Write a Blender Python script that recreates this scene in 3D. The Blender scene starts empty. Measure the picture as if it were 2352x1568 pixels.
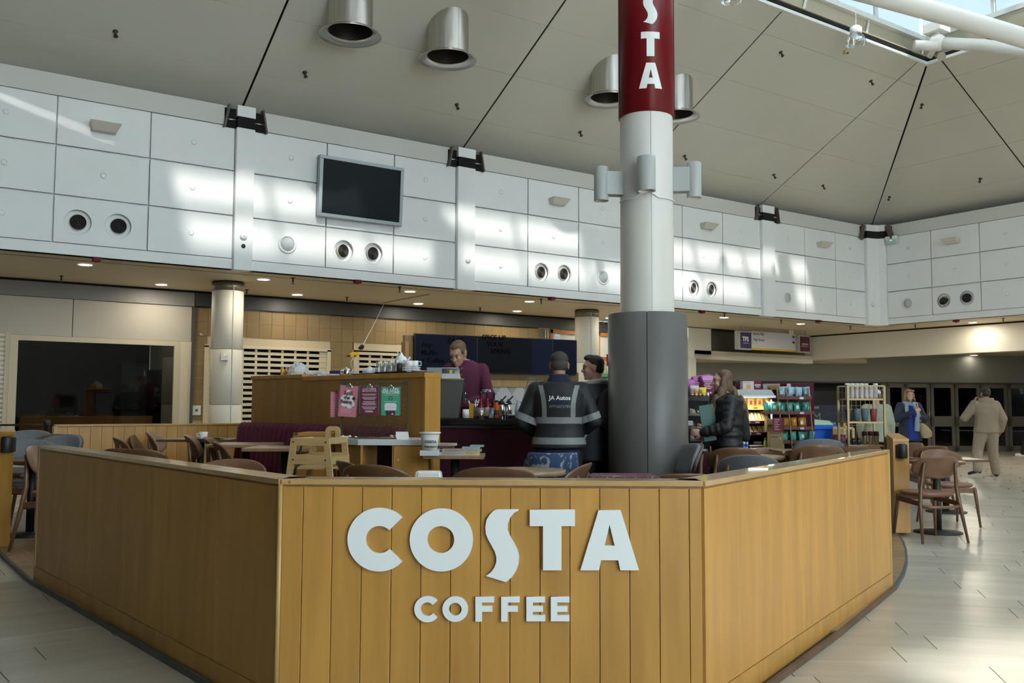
import bpy, bmesh, math, random
from mathutils import Vector, Matrix
from mathutils.bvhtree import BVHTree
random.seed(7)
PI = math.pi
SC = bpy.context.scene
COL = SC.collection

# ------------------------------------------------------------------ camera
H = 1.3                                     # eye height
FPX, YAW, TILT, ROLL = 2096.8, math.radians(34.4977), math.radians(3.9612), math.radians(0.2358)
FW = Vector((math.sin(YAW)*math.cos(TILT), math.cos(YAW)*math.cos(TILT), math.sin(TILT)))
RT0 = Vector((math.cos(YAW), -math.sin(YAW), 0))
UP0 = RT0.cross(FW)
RT = RT0*math.cos(ROLL) + UP0*math.sin(ROLL)
UP = UP0*math.cos(ROLL) - RT0*math.sin(ROLL)
cd = bpy.data.cameras.new('camera'); cam = bpy.data.objects.new('camera', cd); COL.objects.link(cam)
m3 = Matrix((RT, UP, -FW)).transposed()
cam.matrix_world = Matrix.Translation((0, 0, H)) @ m3.to_4x4()
cd.sensor_width = 36.0; cd.lens = FPX/2352*36.0; cd.clip_end = 300
cd.dof.use_dof = True; cd.dof.focus_distance = 4.0; cd.dof.aperture_fstop = 16.0
SC.camera = cam

# ------------------------------------------------------------------ light
SC.view_settings.view_transform = 'Standard'
SC.view_settings.look = 'None'
SC.view_settings.gamma = 1.0
SC.view_settings.use_curve_mapping = False
SC.view_settings.exposure = EXPOSURE = 1.2
w = bpy.data.worlds.new('overcast_sky'); SC.world = w; w.use_nodes = True
bgn = w.node_tree.nodes['Background']
bgn.inputs['Color'].default_value = (0.80, 0.92, 1.0, 1); bgn.inputs['Strength'].default_value = 5.0
sl = bpy.data.lights.new('sun', 'SUN'); sl.energy = 7.5; sl.angle = math.radians(1.6); sl.color = (1.0, 0.96, 0.90)
sun = bpy.data.objects.new('sun', sl); COL.objects.link(sun)
SUN_TO = Vector((0.18, 0.757, -0.652)).normalized()          # direction the light travels
sun.rotation_euler = SUN_TO.to_track_quat('-Z', 'Y').to_euler()

# ------------------------------------------------------------------ survey helpers (pixel of the 2352x1568 frame + a real plane or depth)
FH = Vector((math.sin(YAW), math.cos(YAW), 0)); RH = Vector((math.cos(YAW), -math.sin(YAW), 0))
EYE = Vector((0, 0, H))
def ray(u, v): return FW + RT*((u-1176)/FPX) - UP*((v-784)/FPX)
def A(u, v, d): q = ray(u, v); return EYE + q*(d/q.dot(FH))
def onY(u, v, Y): q = ray(u, v); return EYE + q*(Y/q.y)
def onX(u, v, X): q = ray(u, v); return EYE + q*(X/q.x)
def onZ(u, v, z): q = ray(u, v); return EYE + q*((z-H)/q.z)
def depth(p): return Vector(p).dot(FH)
def zat(u, v, d): return A(u, v, d).z
def F2(s, d, z=0): v = RH*s + FH*d; return Vector((v.x, v.y, z))      # lateral, depth -> world
CAMROT = -YAW                                # rotation that turns local x to the right of the picture, local y away

# ------------------------------------------------------------------ materials
MATS = {}
def mat(name, col, rough=.5, metal=0., noise=None, bump=None, emit=0, spec=.5, rnd=0., coat=0., coords='Object'):
    if name in MATS: return MATS[name]
    m = bpy.data.materials.new(name); m.use_nodes = True; nt = m.node_tree; N = nt.nodes; L = nt.links
    b = N['Principled BSDF']
    b.inputs['Roughness'].default_value = rough; b.inputs['Metallic'].default_value = metal
    b.inputs['Specular IOR Level'].default_value = spec
    b.inputs['Coat Weight'].default_value = coat
    c4 = (col[0], col[1], col[2], 1)
    src = None
    if noise or rnd or bump:
        tc = N.new('ShaderNodeTexCoord'); mp = N.new('ShaderNodeMapping'); L.new(tc.outputs[coords], mp.inputs['Vector'])
        rgb = N.new('ShaderNodeRGB'); rgb.outputs[0].default_value = c4; src = rgb.outputs[0]
        if noise:
            sc, amt = noise; mp.inputs['Scale'].default_value = sc if isinstance(sc, tuple) else (sc, sc, sc)
            if rnd:
                oi0 = N.new('ShaderNodeObjectInfo'); mu = N.new('ShaderNodeMath'); mu.operation = 'MULTIPLY'; mu.inputs[1].default_value = 40
                L.new(oi0.outputs['Random'], mu.inputs[0]); L.new(mu.outputs[0], mp.inputs['Location'])
            nz = N.new('ShaderNodeTexNoise'); nz.inputs['Scale'].default_value = 1.0; nz.inputs['Detail'].default_value = 5; nz.inputs['Roughness'].default_value = .6
            L.new(mp.outputs[0], nz.inputs['Vector'])
            mr = N.new('ShaderNodeMapRange'); mr.inputs[1].default_value = .25; mr.inputs[2].default_value = .75
            mr.inputs[3].default_value = 1-amt; mr.inputs[4].default_value = 1+amt*.6
            L.new(nz.outputs['Fac'], mr.inputs[0])
            vm = N.new('ShaderNodeVectorMath'); vm.operation = 'SCALE'; L.new(src, vm.inputs[0]); L.new(mr.outputs[0], vm.inputs['Scale']); src = vm.outputs[0]
        if rnd:
            oi = N.new('ShaderNodeObjectInfo'); mr2 = N.new('ShaderNodeMapRange'); mr2.inputs[3].default_value = 1-rnd; mr2.inputs[4].default_value = 1+rnd
            L.new(oi.outputs['Random'], mr2.inputs[0])
            vm2 = N.new('ShaderNodeVectorMath'); vm2.operation = 'SCALE'; L.new(src, vm2.inputs[0]); L.new(mr2.outputs[0], vm2.inputs['Scale']); src = vm2.outputs[0]
        L.new(src, b.inputs['Base Color'])
        if bump:
            bs, bst = bump; n2 = N.new('ShaderNodeTexNoise'); n2.inputs['Scale'].default_value = bs; n2.inputs['Detail'].default_value = 4
            L.new(tc.outputs[coords], n2.inputs['Vector']); bp = N.new('ShaderNodeBump'); bp.inputs['Strength'].default_value = bst; bp.inputs['Distance'].default_value = .01
            L.new(n2.outputs['Fac'], bp.inputs['Height']); L.new(bp.outputs[0], b.inputs['Normal'])
    else:
        b.inputs['Base Color'].default_value = c4
    if emit:
        b.inputs['Emission Color'].default_value = c4; b.inputs['Emission Strength'].default_value = emit
    MATS[name] = m; return m
def glass(name, tint=(1, 1, 1), gloss=.08, rough=.02):
    if name in MATS: return MATS[name]
    m = bpy.data.materials.new(name); m.use_nodes = True; nt = m.node_tree; N = nt.nodes; L = nt.links
    N.remove(N['Principled BSDF']); out = N['Material Output']
    t = N.new('ShaderNodeBsdfTransparent'); t.inputs[0].default_value = (*tint, 1)
    g = N.new('ShaderNodeBsdfGlossy'); g.inputs['Roughness'].default_value = rough; g.inputs['Color'].default_value = (1, 1, 1, 1)
    lw = N.new('ShaderNodeLayerWeight'); lw.inputs['Blend'].default_value = .25
    ma = N.new('ShaderNodeMath'); ma.operation = 'MULTIPLY_ADD'; ma.inputs[1].default_value = .5; ma.inputs[2].default_value = gloss
    L.new(lw.outputs['Fresnel'], ma.inputs[0])
    mx = N.new('ShaderNodeMixShader'); L.new(ma.outputs[0], mx.inputs[0]); L.new(t.outputs[0], mx.inputs[1]); L.new(g.outputs[0], mx.inputs[2])
    L.new(mx.outputs[0], out.inputs[0]); MATS[name] = m; return m
def opal(name, col):
    if name in MATS: return MATS[name]
    m = bpy.data.materials.new(name); m.use_nodes = True; nt = m.node_tree; N = nt.nodes; L = nt.links
    N.remove(N['Principled BSDF']); out = N['Material Output']
    t = N.new('ShaderNodeBsdfTranslucent'); t.inputs[0].default_value = (*col, 1)
    L.new(t.outputs[0], out.inputs[0]); MATS[name] = m; return m

oak = mat('oak_veneer', (.51, .262, .058), .38, noise=((9, 9, .8), .26), rnd=.06, bump=(60, .03))
oak_pale = mat('oak_pale', (.54, .34, .115), .4, noise=((22, 22, 1.5), .24), rnd=.05)
oak_dark = mat('oak_dark', (.28, .15, .042), .42, noise=((22, 22, 1.5), .28), rnd=.06)
oak_top = mat('oak_lacquered_top', (.33, .23, .12), .22, noise=((3, 3, 3), .2), coat=.4)
walnut = mat('walnut', (.165, .085, .042), .38, noise=((9, 9, 9), .3), rnd=.08, coat=.15)
beech = mat('beech', (.55, .38, .17), .42, noise=((6, 6, 30), .16))
white_paint = mat('white_paint', (.80, .82, .81), .55, noise=((2, 2, 2), .03), bump=(90, .04))
white_metal = mat('white_metal', (.78, .79, .77), .4)
offwhite = mat('offwhite_paint', (.64, .61, .52), .55)
cream = mat('cream_paint', (.60, .54, .40), .55)
ceil_m = mat('ceiling_paint', (.60, .58, .50), .6, noise=((.6, .6, .6), .05))
black = mat('black_matt', (.012, .012, .012), .5)
gap_black = mat('gap_black', (.006, .006, .006), .9)
black_gloss = mat('black_gloss', (.008, .008, .01), .12)
steel = mat('brushed_steel', (.55, .53, .49), .28, 1.0, noise=((40, 40, 1), .22))
chrome = mat('chrome', (.75, .75, .75), .12, 1.0)
clad = mat('grey_cladding', (.125, .123, .115), .42, noise=((1.5, 1.5, 1.5), .1))
col_paint = mat('column_paint', (.70, .69, .63), .38)
maroon = mat('maroon_gloss', (.12, .007, .017), .5, spec=.2)
maroon_dark = mat('maroon_laminate', (.05, .007, .016), .55, spec=.2)
sign_white = mat('sign_white', (.80, .83, .83), .4)
dkgrey = mat('dark_grey_paint', (.06, .06, .06), .5)
gry = mat('grey_paint', (.17, .165, .15), .5)
gfelt = mat('grey_felt', (.19, .20, .215), .95, noise=((120, 120, 120), .35), bump=(300, .3))
lamp_glow = mat('lamp_glow', (1, .93, .80), .5, emit=14)
wh_plastic = mat('white_plastic', (.74, .75, .75), .35)
china = mat('white_china', (.82, .83, .84), .15)

# ------------------------------------------------------------------ mesh builder
class MB:
    def __init__(s): s.v = []; s.f = []; s.mi = []; s.sm = []; s.cur = 0
    def m(s, i): s.cur = i; return s
    def add(s, vs, fs, smooth=False, M=None):
        o = len(s.v)
        for p in vs:
            p = Vector(p)
            s.v.append(M @ p if M is not None else p)
        for f in fs:
            s.f.append([i+o for i in f]); s.mi.append(s.cur); s.sm.append(smooth)
        return s
    def box(s, c, sz, M=None):
        x, y, z = sz[0]/2, sz[1]/2, sz[2]/2; c = Vector(c)
        vs = [c+Vector((a*x, b*y, d*z)) for a in (-1, 1) for b in (-1, 1) for d in (-1, 1)]
        return s.add(vs, [(0,1,3,2),(4,6,7,5),(0,4,5,1),(2,3,7,6),(0,2,6,4),(1,5,7,3)], False, M)
    def bb(s, x0, x1, y0, y1, z0, z1, M=None):
        return s.box(((x0+x1)/2, (y0+y1)/2, (z0+z1)/2), (x1-x0, y1-y0, z1-z0), M)
    def hexa(s, p, M=None):   # 8 corners: bottom 4 ccw then top 4
        return s.add(p, [(3,2,1,0),(4,5,6,7),(0,1,5,4),(1,2,6,5),(2,3,7,6),(3,0,4,7)], False, M)
    def beam(s, p0, p1, wd, th, up=(0,0,1)):
        p0, p1 = Vector(p0), Vector(p1); d = (p1-p0).normalized(); x = d.cross(Vector(up))
        if x.length < 1e-4: x = d.cross(Vector((1,0,0)))
        x.normalize(); y = x.cross(d)
        a, b = x*wd/2, y*th/2
        return s.hexa([p0-a-b, p0+a-b, p0+a+b, p0-a+b, p1-a-b, p1+a-b, p1+a+b, p1-a+b])
    def lathe(s, prof, n=20, M=None, smooth=True, cap0=True, cap1=True, a0=0, a1=2*PI):
        full = abs(a1-a0-2*PI) < 1e-6
        k = n if full else n+1; vs = []; fs = []
        for (r, z) in prof:
            for i in range(k):
                a = a0+(a1-a0)*i/n; vs.append((r*math.cos(a), r*math.sin(a), z))
        for j in range(len(prof)-1):
            for i in range(n):
                i2 = (i+1) % k
                fs.append((j*k+i, j*k+i2, (j+1)*k+i2, (j+1)*k+i))
        s.add(vs, fs, smooth, M)
        if full:
            caps = []
            if cap0 and prof[0][0] > 1e-5: caps.append([k-1-i for i in range(k)])
            if cap1 and prof[-1][0] > 1e-5: caps.append([(len(prof)-1)*k+i for i in range(k)])
            if caps: s.add(vs, caps, False, M)
        return s
    def cyl(s, p0, p1, r0, r1=None, n=14, smooth=True):
        r1 = r0 if r1 is None else r1; p0, p1 = Vector(p0), Vector(p1); d = p1-p0
        M = Matrix.Translation(p0) @ d.to_track_quat('Z', 'Y').to_matrix().to_4x4()
        return s.lathe([(r0, 0), (r1, d.length)], n, M, smooth)
    def tube(s, pts, r, n=8, caps=True):
        pts = [Vector(p) for p in pts]; rs = r if isinstance(r, (list, tuple)) else [r]*len(pts)
        vs = []; fs = []; prev = None
        for i, p in enumerate(pts):
            t = (pts[min(i+1, len(pts)-1)]-pts[max(i-1, 0)]).normalized()
            if prev is None:
                x = t.cross(Vector((0, 0, 1)))
                if x.length < 1e-3: x = t.cross(Vector((1, 0, 0)))
            else: x = prev - t*prev.dot(t)
            x.normalize(); prev = x; y = t.cross(x)
            for k in range(n):
                a = 2*PI*k/n; vs.append(p + x*math.cos(a)*rs[i] + y*math.sin(a)*rs[i])
        for i in range(len(pts)-1):
            for k in range(n):
                k2 = (k+1) % n; fs.append((i*n+k, i*n+k2, (i+1)*n+k2, (i+1)*n+k))
        s.add(vs, fs, True)
        if caps: s.add(vs, [[n-1-k for k in range(n)], [(len(pts)-1)*n+k for k in range(n)]], False)
        return s
    def ell(s, c, r, M=None, n=14, k=9):
        vs = []; fs = []; c = Vector(c)
        for j in range(k+1):
            th = PI*j/k
            for i in range(n):
                a = 2*PI*i/n; q = Vector((r[0]*math.sin(th)*math.cos(a), r[1]*math.sin(th)*math.sin(a), -r[2]*math.cos(th)))
                vs.append(c + (M @ q if M is not None else q))
        for j in range(k):
            for i in range(n):
                i2 = (i+1) % n; fs.append((j*n+i, j*n+i2, (j+1)*n+i2, (j+1)*n+i))
        return s.add(vs, fs, True)
    def cap(s, p0, p1, r0, r1, n=12):          # tapered capsule with round ends
        p0, p1 = Vector(p0), Vector(p1); d = p1-p0; L = max(d.length, 1e-4)
        M = Matrix.Translation(p0) @ d.to_track_quat('Z', 'Y').to_matrix().to_4x4()
        pr = [(max(r0*math.sin(t), 1e-4), -r0*math.cos(t)) for t in (0.02, .5, 1.0, 1.4)] + [(r0, 0), (r1, L)] + [(max(r1*math.cos(t), 1e-4), L+r1*math.sin(t)) for t in (.3, .7, 1.15, 1.55)]
        return s.lathe(pr, n, M, True, False, False)
    def prism(s, poly, y0, y1, M=None):        # poly in (x,z), extruded along y
        n = len(poly)
        vs = [(p[0], y0, p[1]) for p in poly] + [(p[0], y1, p[1]) for p in poly]
        fs = [tuple(range(n)), tuple(range(2*n-1, n-1, -1))] + [(i+n, (i+1) % n+n, (i+1) % n, i) for i in range(n)]
        return s.add(vs, fs, False, M)
    def slab(s, poly, z0, z1, M=None):         # poly in (x,y), extruded along z
        n = len(poly)
        vs = [(p[0], p[1], z0) for p in poly] + [(p[0], p[1], z1) for p in poly]
        fs = [tuple(range(n-1, -1, -1)), tuple(range(n, 2*n))] + [(i, (i+1) % n, (i+1) % n+n, i+n) for i in range(n)]
        return s.add(vs, fs, False, M)
    def loft(s, rings, smooth=True, caps=True, M=None):
        n = len(rings[0]); vs = [p for r in rings for p in r]; fs = []
        for j in range(len(rings)-1):
            for i in range(n):
                i2 = (i+1) % n; fs.append((j*n+i, j*n+i2, (j+1)*n+i2, (j+1)*n+i))
        s.add(vs, fs, smooth, M)
        if caps: s.add(vs, [list(range(n-1, -1, -1)), [(len(rings)-1)*n+i for i in range(n)]], smooth, M)
        return s
    def mesh(s, name, mats):
        me = bpy.data.meshes.new(name); me.from_pydata([tuple(v) for v in s.v], [], s.f)
        for m in (mats if isinstance(mats, (list, tuple)) else [mats]): me.materials.append(m)
        me.polygons.foreach_set('material_index', s.mi); me.polygons.foreach_set('use_smooth', s.sm)
        bm = bmesh.new(); bm.from_mesh(me); bmesh.ops.remove_doubles(bm, verts=bm.verts, dist=1e-6)
        bmesh.ops.recalc_face_normals(bm, faces=bm.faces)
        bm.to_mesh(me); bm.free(); me.update(); return me
    def build(s, name, mats, parent=None, loc=None, rz=None, bevel=0, kind=None):
        return obj(name, s.mesh(name, mats), parent, loc, rz, bevel, kind)
def obj(name, me, parent=None, loc=None, rz=None, bevel=0, kind=None):
    o = bpy.data.objects.new(name, me); COL.objects.link(o)
    if parent is not None: o.parent = parent
    if loc is not None: o.location = loc
    if rz is not None: o.rotation_euler = (0, 0, rz)
    if kind: o['kind'] = kind
    if bevel:
        b = o.modifiers.new('bevel', 'BEVEL'); b.width = bevel; b.segments = 2; b.limit_method = 'ANGLE'; b.angle_limit = .6
    return o
def tag(o, label, cat, group=None):
    o['label'] = label; o['category'] = cat
    if group: o['group'] = group
    return o
def thing(name, label, cat, loc=(0, 0, 0), rz=0, group=None):
    o = bpy.data.objects.new(name, None); COL.objects.link(o); o.empty_display_size = .1
    o.location = loc; o.rotation_euler = (0, 0, rz); return tag(o, label, cat, group)
def struct(name): 
    o = bpy.data.objects.new(name, None); COL.objects.link(o); o['kind'] = 'structure'; o.empty_display_size = .1; return o
def kids(o): return [c for c in ALLKIDS.get(o, [])] if False else list(o.children)
def dup(root, loc, rz, label, group=None, scale=None):
    r = root.copy(); COL.objects.link(r); r.location = loc; r.rotation_euler = (0, 0, rz); r['label'] = label
    if group: r['group'] = group
    if scale: r.scale = scale if isinstance(scale, tuple) else (scale,)*3
    for ch in list(root.children):
        c = ch.copy(); COL.objects.link(c); c.parent = r
        for g in list(ch.children):
            e = g.copy(); COL.objects.link(e); e.parent = c
    return r
ORD = ['first', 'second', 'third', 'fourth', 'fifth', 'sixth', 'seventh', 'eighth', 'ninth', 'tenth', 'eleventh', 'twelfth', 'thirteenth', 'fourteenth', 'fifteenth']

def text_mesh(s, size, ext=.0006, align='CENTER', bold=0., sx=1.0, spacing=1.0):
    cu = bpy.data.curves.new('txt', 'FONT'); cu.body = s; cu.size = size; cu.extrude = ext; cu.align_x = align; cu.offset = bold*size
    cu.resolution_u = 2; cu.space_character = spacing; cu.space_line = .95
    o = bpy.data.objects.new('txt', cu); me = bpy.data.meshes.new_from_object(o)
    bpy.data.objects.remove(o); bpy.data.curves.remove(cu)
    for v in me.vertices:
        x, y, z = v.co; v.co = (x*sx, -z, y)               # upright, facing local -y
    return me
def text(s, size, m, parent, loc, ext=.0006, align='CENTER', bold=0., sx=1.0, name='lettering', rz=None, spacing=1.0):
    me = text_mesh(s, size, ext, align, bold, sx, spacing); me.materials.clear(); me.materials.append(m)
    for p in me.polygons: p.material_index = 0
    return obj(name, me, parent, loc, rz)
def outline_mesh(polys, ext):               # filled 2D outline with holes; outline in (x,z), thickness along y
    cu = bpy.data.curves.new('o', 'CURVE'); cu.dimensions = '2D'; cu.fill_mode = 'BOTH'; cu.extrude = ext/2
    for p in polys:
        sp = cu.splines.new('POLY'); sp.points.add(len(p)-1); sp.use_cyclic_u = True
        for i, q in enumerate(p): sp.points[i].co = (q[0], q[1], 0, 1)
    o = bpy.data.objects.new('o', cu); me = bpy.data.meshes.new_from_object(o)
    bpy.data.objects.remove(o); bpy.data.curves.remove(cu)
    for v in me.vertices:
        x, y, z = v.co; v.co = (x, -z, y)
    return me
def clip_poly(poly, nx, ny, c):             # keep nx*x+ny*y<=c
    out = []
    for i in range(len(poly)):
        p, q = poly[i], poly[(i+1) % len(poly)]; a = nx*p[0]+ny*p[1]-c; b = nx*q[0]+ny*q[1]-c
        if a <= 0: out.append(p)
        if a*b < 0: t = a/(a-b); out.append((p[0]+(q[0]-p[0])*t, p[1]+(q[1]-p[1])*t))
    return out
def clip_convex(poly, hull):                # hull ccw
    for i in range(len(hull)):
        (x0, y0), (x1, y1) = hull[i], hull[(i+1) % len(hull)]
        nx, ny = (y1-y0), -(x1-x0); poly = clip_poly(poly, nx, ny, nx*x0+ny*y0)
        if len(poly) < 3: return []
    return poly
# ------------------------------------------------------------------ setting: floor of curved paving
YW, XR, ZF, ZE, ZU = 12.6, 18.94, 3.166, 5.455, 5.182
XL, YS = -1.6, -11.40
PLAT = [tuple(onZ(u, v, 0).xy) for u, v in [(84, 1337)]] # left end of the kiosk
KL = Vector((1.389, 3.695, 0)); KR = Vector((2.802, 2.696, 0)); KLE = Vector((.975, 7.50, 0)); KRE = Vector((5.978, 3.928, 0))
KE = .03                                   # thickness of the timber kiosk floor
plat_poly = [(1.36, 3.65), (2.80, 2.64), (4.5, 3.285), (6.01, 3.90), (6.55, 4.18), (7.05, 4.47), (7.55, 4.79), (8.05, 5.14), (8.55, 5.53), (9.05, 5.97), (9.9, 6.85), (10.6, 7.8), (11.0, 8.9), (11.0, 10.2), (10.4, 11.4), (8.9, 12.35), (1.4, 12.35), (.86, 10.2), (.88, 9.0), (.93, 7.50)]
tile_m = mat('paving_tile', (.47, .44, .37), .26, noise=((.6, 5.0, 1.0), .13), rnd=.07, spec=.5)
tile_far = mat('paving_far', (.46, .43, .36), .24, noise=((.5, 3.0, 1.0), .14))
grout = mat('tile_joint', (.10, .105, .105), .8)
floor = struct('floor')
MB().bb(-6, 34, -13, 32, -.06, -.012).build('joint_bed', grout, floor)
PC = Vector((1.1, -.75, 0)); RW = .30
def arc_tile(r0, r1, a0, a1, n=2):
    vs = []
    for k in range(n+1):
        a = a0+(a1-a0)*k/n
        vs += [(PC.x+r0*math.cos(a), PC.y+r0*math.sin(a)), (PC.x+r1*math.cos(a), PC.y+r1*math.sin(a))]
    return [vs[2*k] for k in range(n+1)] + [vs[2*k+1] for k in range(n, -1, -1)]
def proj(p):
    q = Vector(p)-EYE; z = q.dot(FW)
    return (1176+FPX*q.dot(RT)/z, 784-FPX*q.dot(UP)/z, z)
def in_plat(x, y, grow=0):
    for i in range(len(plat_poly)):
        (x0, y0), (x1, y1) = plat_poly[i], plat_poly[(i+1) % len(plat_poly)]
        if (x1-x0)*(y-y0)-(y1-y0)*(x-x0) < -grow*math.hypot(x1-x0, y1-y0): return False
    return True
far = MB(); cells = []
for ri in range(2, 96):
    r0 = 1.2+RW*ri; r1 = r0+RW
    n = max(12, int(2*PI*(r0+.15)/.98)); off = random.random()
    for k in range(n):
        a0 = 2*PI*(k+off)/n; a1 = 2*PI*(k+1+off)/n; am = (a0+a1)/2; rm = (r0+r1)/2
        cx, cy = PC.x+rm*math.cos(am), PC.y+rm*math.sin(am)
        if cx < -5 or cx > 33 or cy < -12.5 or cy > 31: continue
        inn = all(in_plat(PC.x+r*math.cos(a), PC.y+r*math.sin(a), -.0) for r in (r0, r1) for a in (a0, am, a1))
        if inn: continue
        u, v, z = proj((cx, cy, 0)); vis = z > .5 and -140 < u < 2500 and 960 < v < 1680
        if vis and u > 1500 and cy < 9: vis = True
        elif vis and u < 420: vis = True
        else: vis = False
        cells.append((not vis, (cx**2+cy**2), r0, r1, a0, a1))
cells.sort()
for i, (nv, d2, r0, r1, a0, a1) in enumerate(cells):
    gr = .0026/r0 if d2 < 260 else .0006
    poly = arc_tile(r0+.0007, r1-.0007, a0+gr, a1-gr, 3 if r0 < 8 else 1)
    if i < 300 and not nv:
        rm, am = (r0+r1)/2, (a0+a1)/2
        c = Vector((PC.x+rm*math.cos(am), PC.y+rm*math.sin(am), 0)); ca, sa = math.cos(am-PI/2), math.sin(am-PI/2)
        loc = [((p[0]-c.x)*ca+(p[1]-c.y)*sa, -(p[0]-c.x)*sa+(p[1]-c.y)*ca) for p in poly]
        MB().slab(loc, -.012, random.uniform(-.0008, 0)).build('tile', tile_m, floor, c, am-PI/2)
    else: far.slab(poly, -.012, -.0005)
far.build('paving', tile_far, floor, kind='stuff')

# ------------------------------------------------------------------ the long upper wall (left) with its panels
pil = [(.26, .53), (3.92, 4.18), (7.53, 7.86), (11.19, 11.52), (14.91, 15.28)]
wl = struct('wall_left')
MB().bb(XL-.2, XR+.1, YW+.04, YW+.12, ZF, ZE-.08).build('wall_core', white_paint, wl); MB().bb(XL-.2, XR+.6, YW+.40, YW+.44, ZF, 6.1).build('light_stop', gap_black, wl)  # black panel added behind the cove to stop light leaking in
MB().bb(XL-.2, XR, YW-.01, YW+.06, ZF, 3.307).build('fascia_band', white_paint, wl, bevel=.006)
HOLES = {}                                  # (wall, bay, col) -> vent centres
vr = .158
def disc(c, r, n=24): return [(c[0]+r*math.cos(2*PI*i/n), c[1]+r*math.sin(2*PI*i/n)) for i in range(n)]
rows = [(3.316, 3.905), (3.925, 4.54), (4.56, 5.172)]
ventsL = []
for (u, v) in [(179, 510), (272, 519), (789, 576), (857, 582), (1243, 625), (1295, 629), (1593, 661), (1634, 665)]:
    p = onY(u, v, YW); ventsL.append((p.x, p.z))
pair = [(ventsL[i], ventsL[i+1]) for i in range(0, 8, 2)]
bays = [(-1.5, .26), (.53, 3.92), (4.18, 7.53), (7.86, 11.19), (11.52, 14.91), (15.28, 18.49)]
for bi, (x0, x1) in enumerate(bays):
    n = 3 if bi else 1
    for ci in range(n):
        a = x0+(x1-x0)*ci/n+.009; b = x0+(x1-x0)*(ci+1)/n-.009
        for ri, (z0, z1) in enumerate(rows):
            holes = [disc(h, vr) for pr in pair for h in pr if ri == 0 and a < h[0] < b]
            me = outline_mesh([[(a, z0), (b, z0), (b, z1), (a, z1)]]+holes, .03)
            me.materials.clear(); me.materials.append(white_paint)
            o = obj('panel', me, wl, (0, YW+.002+random.uniform(-.003, .003), 0))
            if not holes:
                MB().lathe([(.028, 0), (.036, .004), (.026, .006)], 16, Matrix.Translation(((a+b)/2, YW-.012, (z0+z1)/2)) @ Matrix.Rotation(PI/2, 4, 'X')).build('fixing_cap', white_paint, wl)
upst = mat('upstand_paint', (.62, .61, .57), .6)
for bi, (x0, x1) in enumerate(bays):
    a, b = x0-.02+.12, x1-.10
    MB().hexa([(a-.05, YW-.02, ZU), (b+.05, YW-.02, ZU), (b+.05, YW+.05, ZU), (a-.05, YW+.05, ZU), (a, YW-.02, ZE), (b, YW-.02, ZE), (b, YW+.05, ZE), (a, YW+.05, ZE)]).build('upstand', upst, wl)
for (a, b) in pil:
    MB().bb(a, b, YW-.09, YW+.05, 3.15, 5.16).build('pilaster', white_paint, wl, bevel=.008)
    MB().bb(a, b, YW-.09, YW+.05, 5.32, ZE+.02).build('pilaster_cap', white_paint, wl)
    MB().bb(a+.01, b-.01, YW-.085, YW+.05, 5.16, 5.32).build('bracket', gap_black, wl)
    for sx, xx in ((-1, a), (1, b)):
        MB().hexa([(xx+sx*.17-.012, YW-.1, 5.14), (xx+sx*.17+.012, YW-.1, 5.14), (xx+sx*.17+.012, YW+.04, 5.14), (xx+sx*.17-.012, YW+.04, 5.14),
                   (xx+sx*.11-.012, YW-.1, ZE+.01), (xx+sx*.11+.012, YW-.1, ZE+.01), (xx+sx*.11+.012, YW+.04, ZE+.01), (xx+sx*.11-.012, YW+.04, ZE+.01)]).build('bracket_plate', mat('bracket_bronze', (.10, .085, .065), .5), wl)
        MB().bb(min(xx, xx+sx*.16), max(xx, xx+sx*.16), YW-.03, YW+.045, ZU-.03, ZE-.03).build('bracket_gap', gap_black, wl)
        MB().cyl((xx, YW-.06, 5.26), (xx+sx*.14, YW-.06, 5.26), .012, n=8).build('tie_bolt', steel, wl)
# right upper wall (faces -x)
wr = struct('wall_right')
MB().bb(XR+.04, XR+.12, YS, YW+.1, ZF, ZE-.08).build('wall_core', white_paint, wr); MB().bb(XR+.40, XR+.44, YS, YW+.44, ZF, 6.1).build('light_stop', gap_black, wr)
MB().bb(XR-.01, XR+.06, YS, YW, ZF, 3.307).build('fascia_band', white_paint, wr, bevel=.006)
ventsR = [(onX(u, v, XR).y, onX(u, v, XR).z) for u, v in [(2168, 690), (2221, 684)]]
RM = Matrix.Translation((XR+.002, 0, 0)) @ Matrix.Rotation(-PI/2, 4, 'Z')     # local x -> -world y ; local -y (front) -> -world x
baysR = [(9.05, 12.31), (5.40, 8.72), (1.74, 5.07), (-1.9, 1.41), (-5.6, -2.2)]
for bi, (y0, y1) in enumerate(baysR):
    for ci in range(3):
        a = y0+(y1-y0)*ci/3+.009; b = y0+(y1-y0)*(ci+1)/3-.009
        for ri, (z0, z1) in enumerate(rows):
            holes = [disc((-h[0], h[1]), vr) for h in ventsR if ri == 0 and a < h[0] < b]
            me = outline_mesh([[(-b, z0), (-a, z0), (-a, z1), (-b, z1)]]+holes, .03)
            me.transform(RM); me.materials.clear(); me.materials.append(white_paint)
            obj('panel', me, wr)
            if not holes and bi == 0:
                MB().lathe([(.028, 0), (.036, .004), (.026, .006)], 16, Matrix.Translation((XR-.012, (a+b)/2, (z0+z1)/2)) @ Matrix.Rotation(-PI/2, 4, 'Y')).build('fixing_cap', white_paint, wr)
    MB().bb(XR-.02, XR+.05, y0+.06, y1-.06, ZU, ZE).build('upstand', upst, wr)
for (a, b) in [(8.72, 9.05), (5.07, 5.40), (1.41, 1.74), (-2.2, -1.9)]:
    MB().bb(XR-.09, XR+.05, a, b, 3.15, ZE+.02).build('pilaster', white_paint, wr, bevel=.008)
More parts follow.
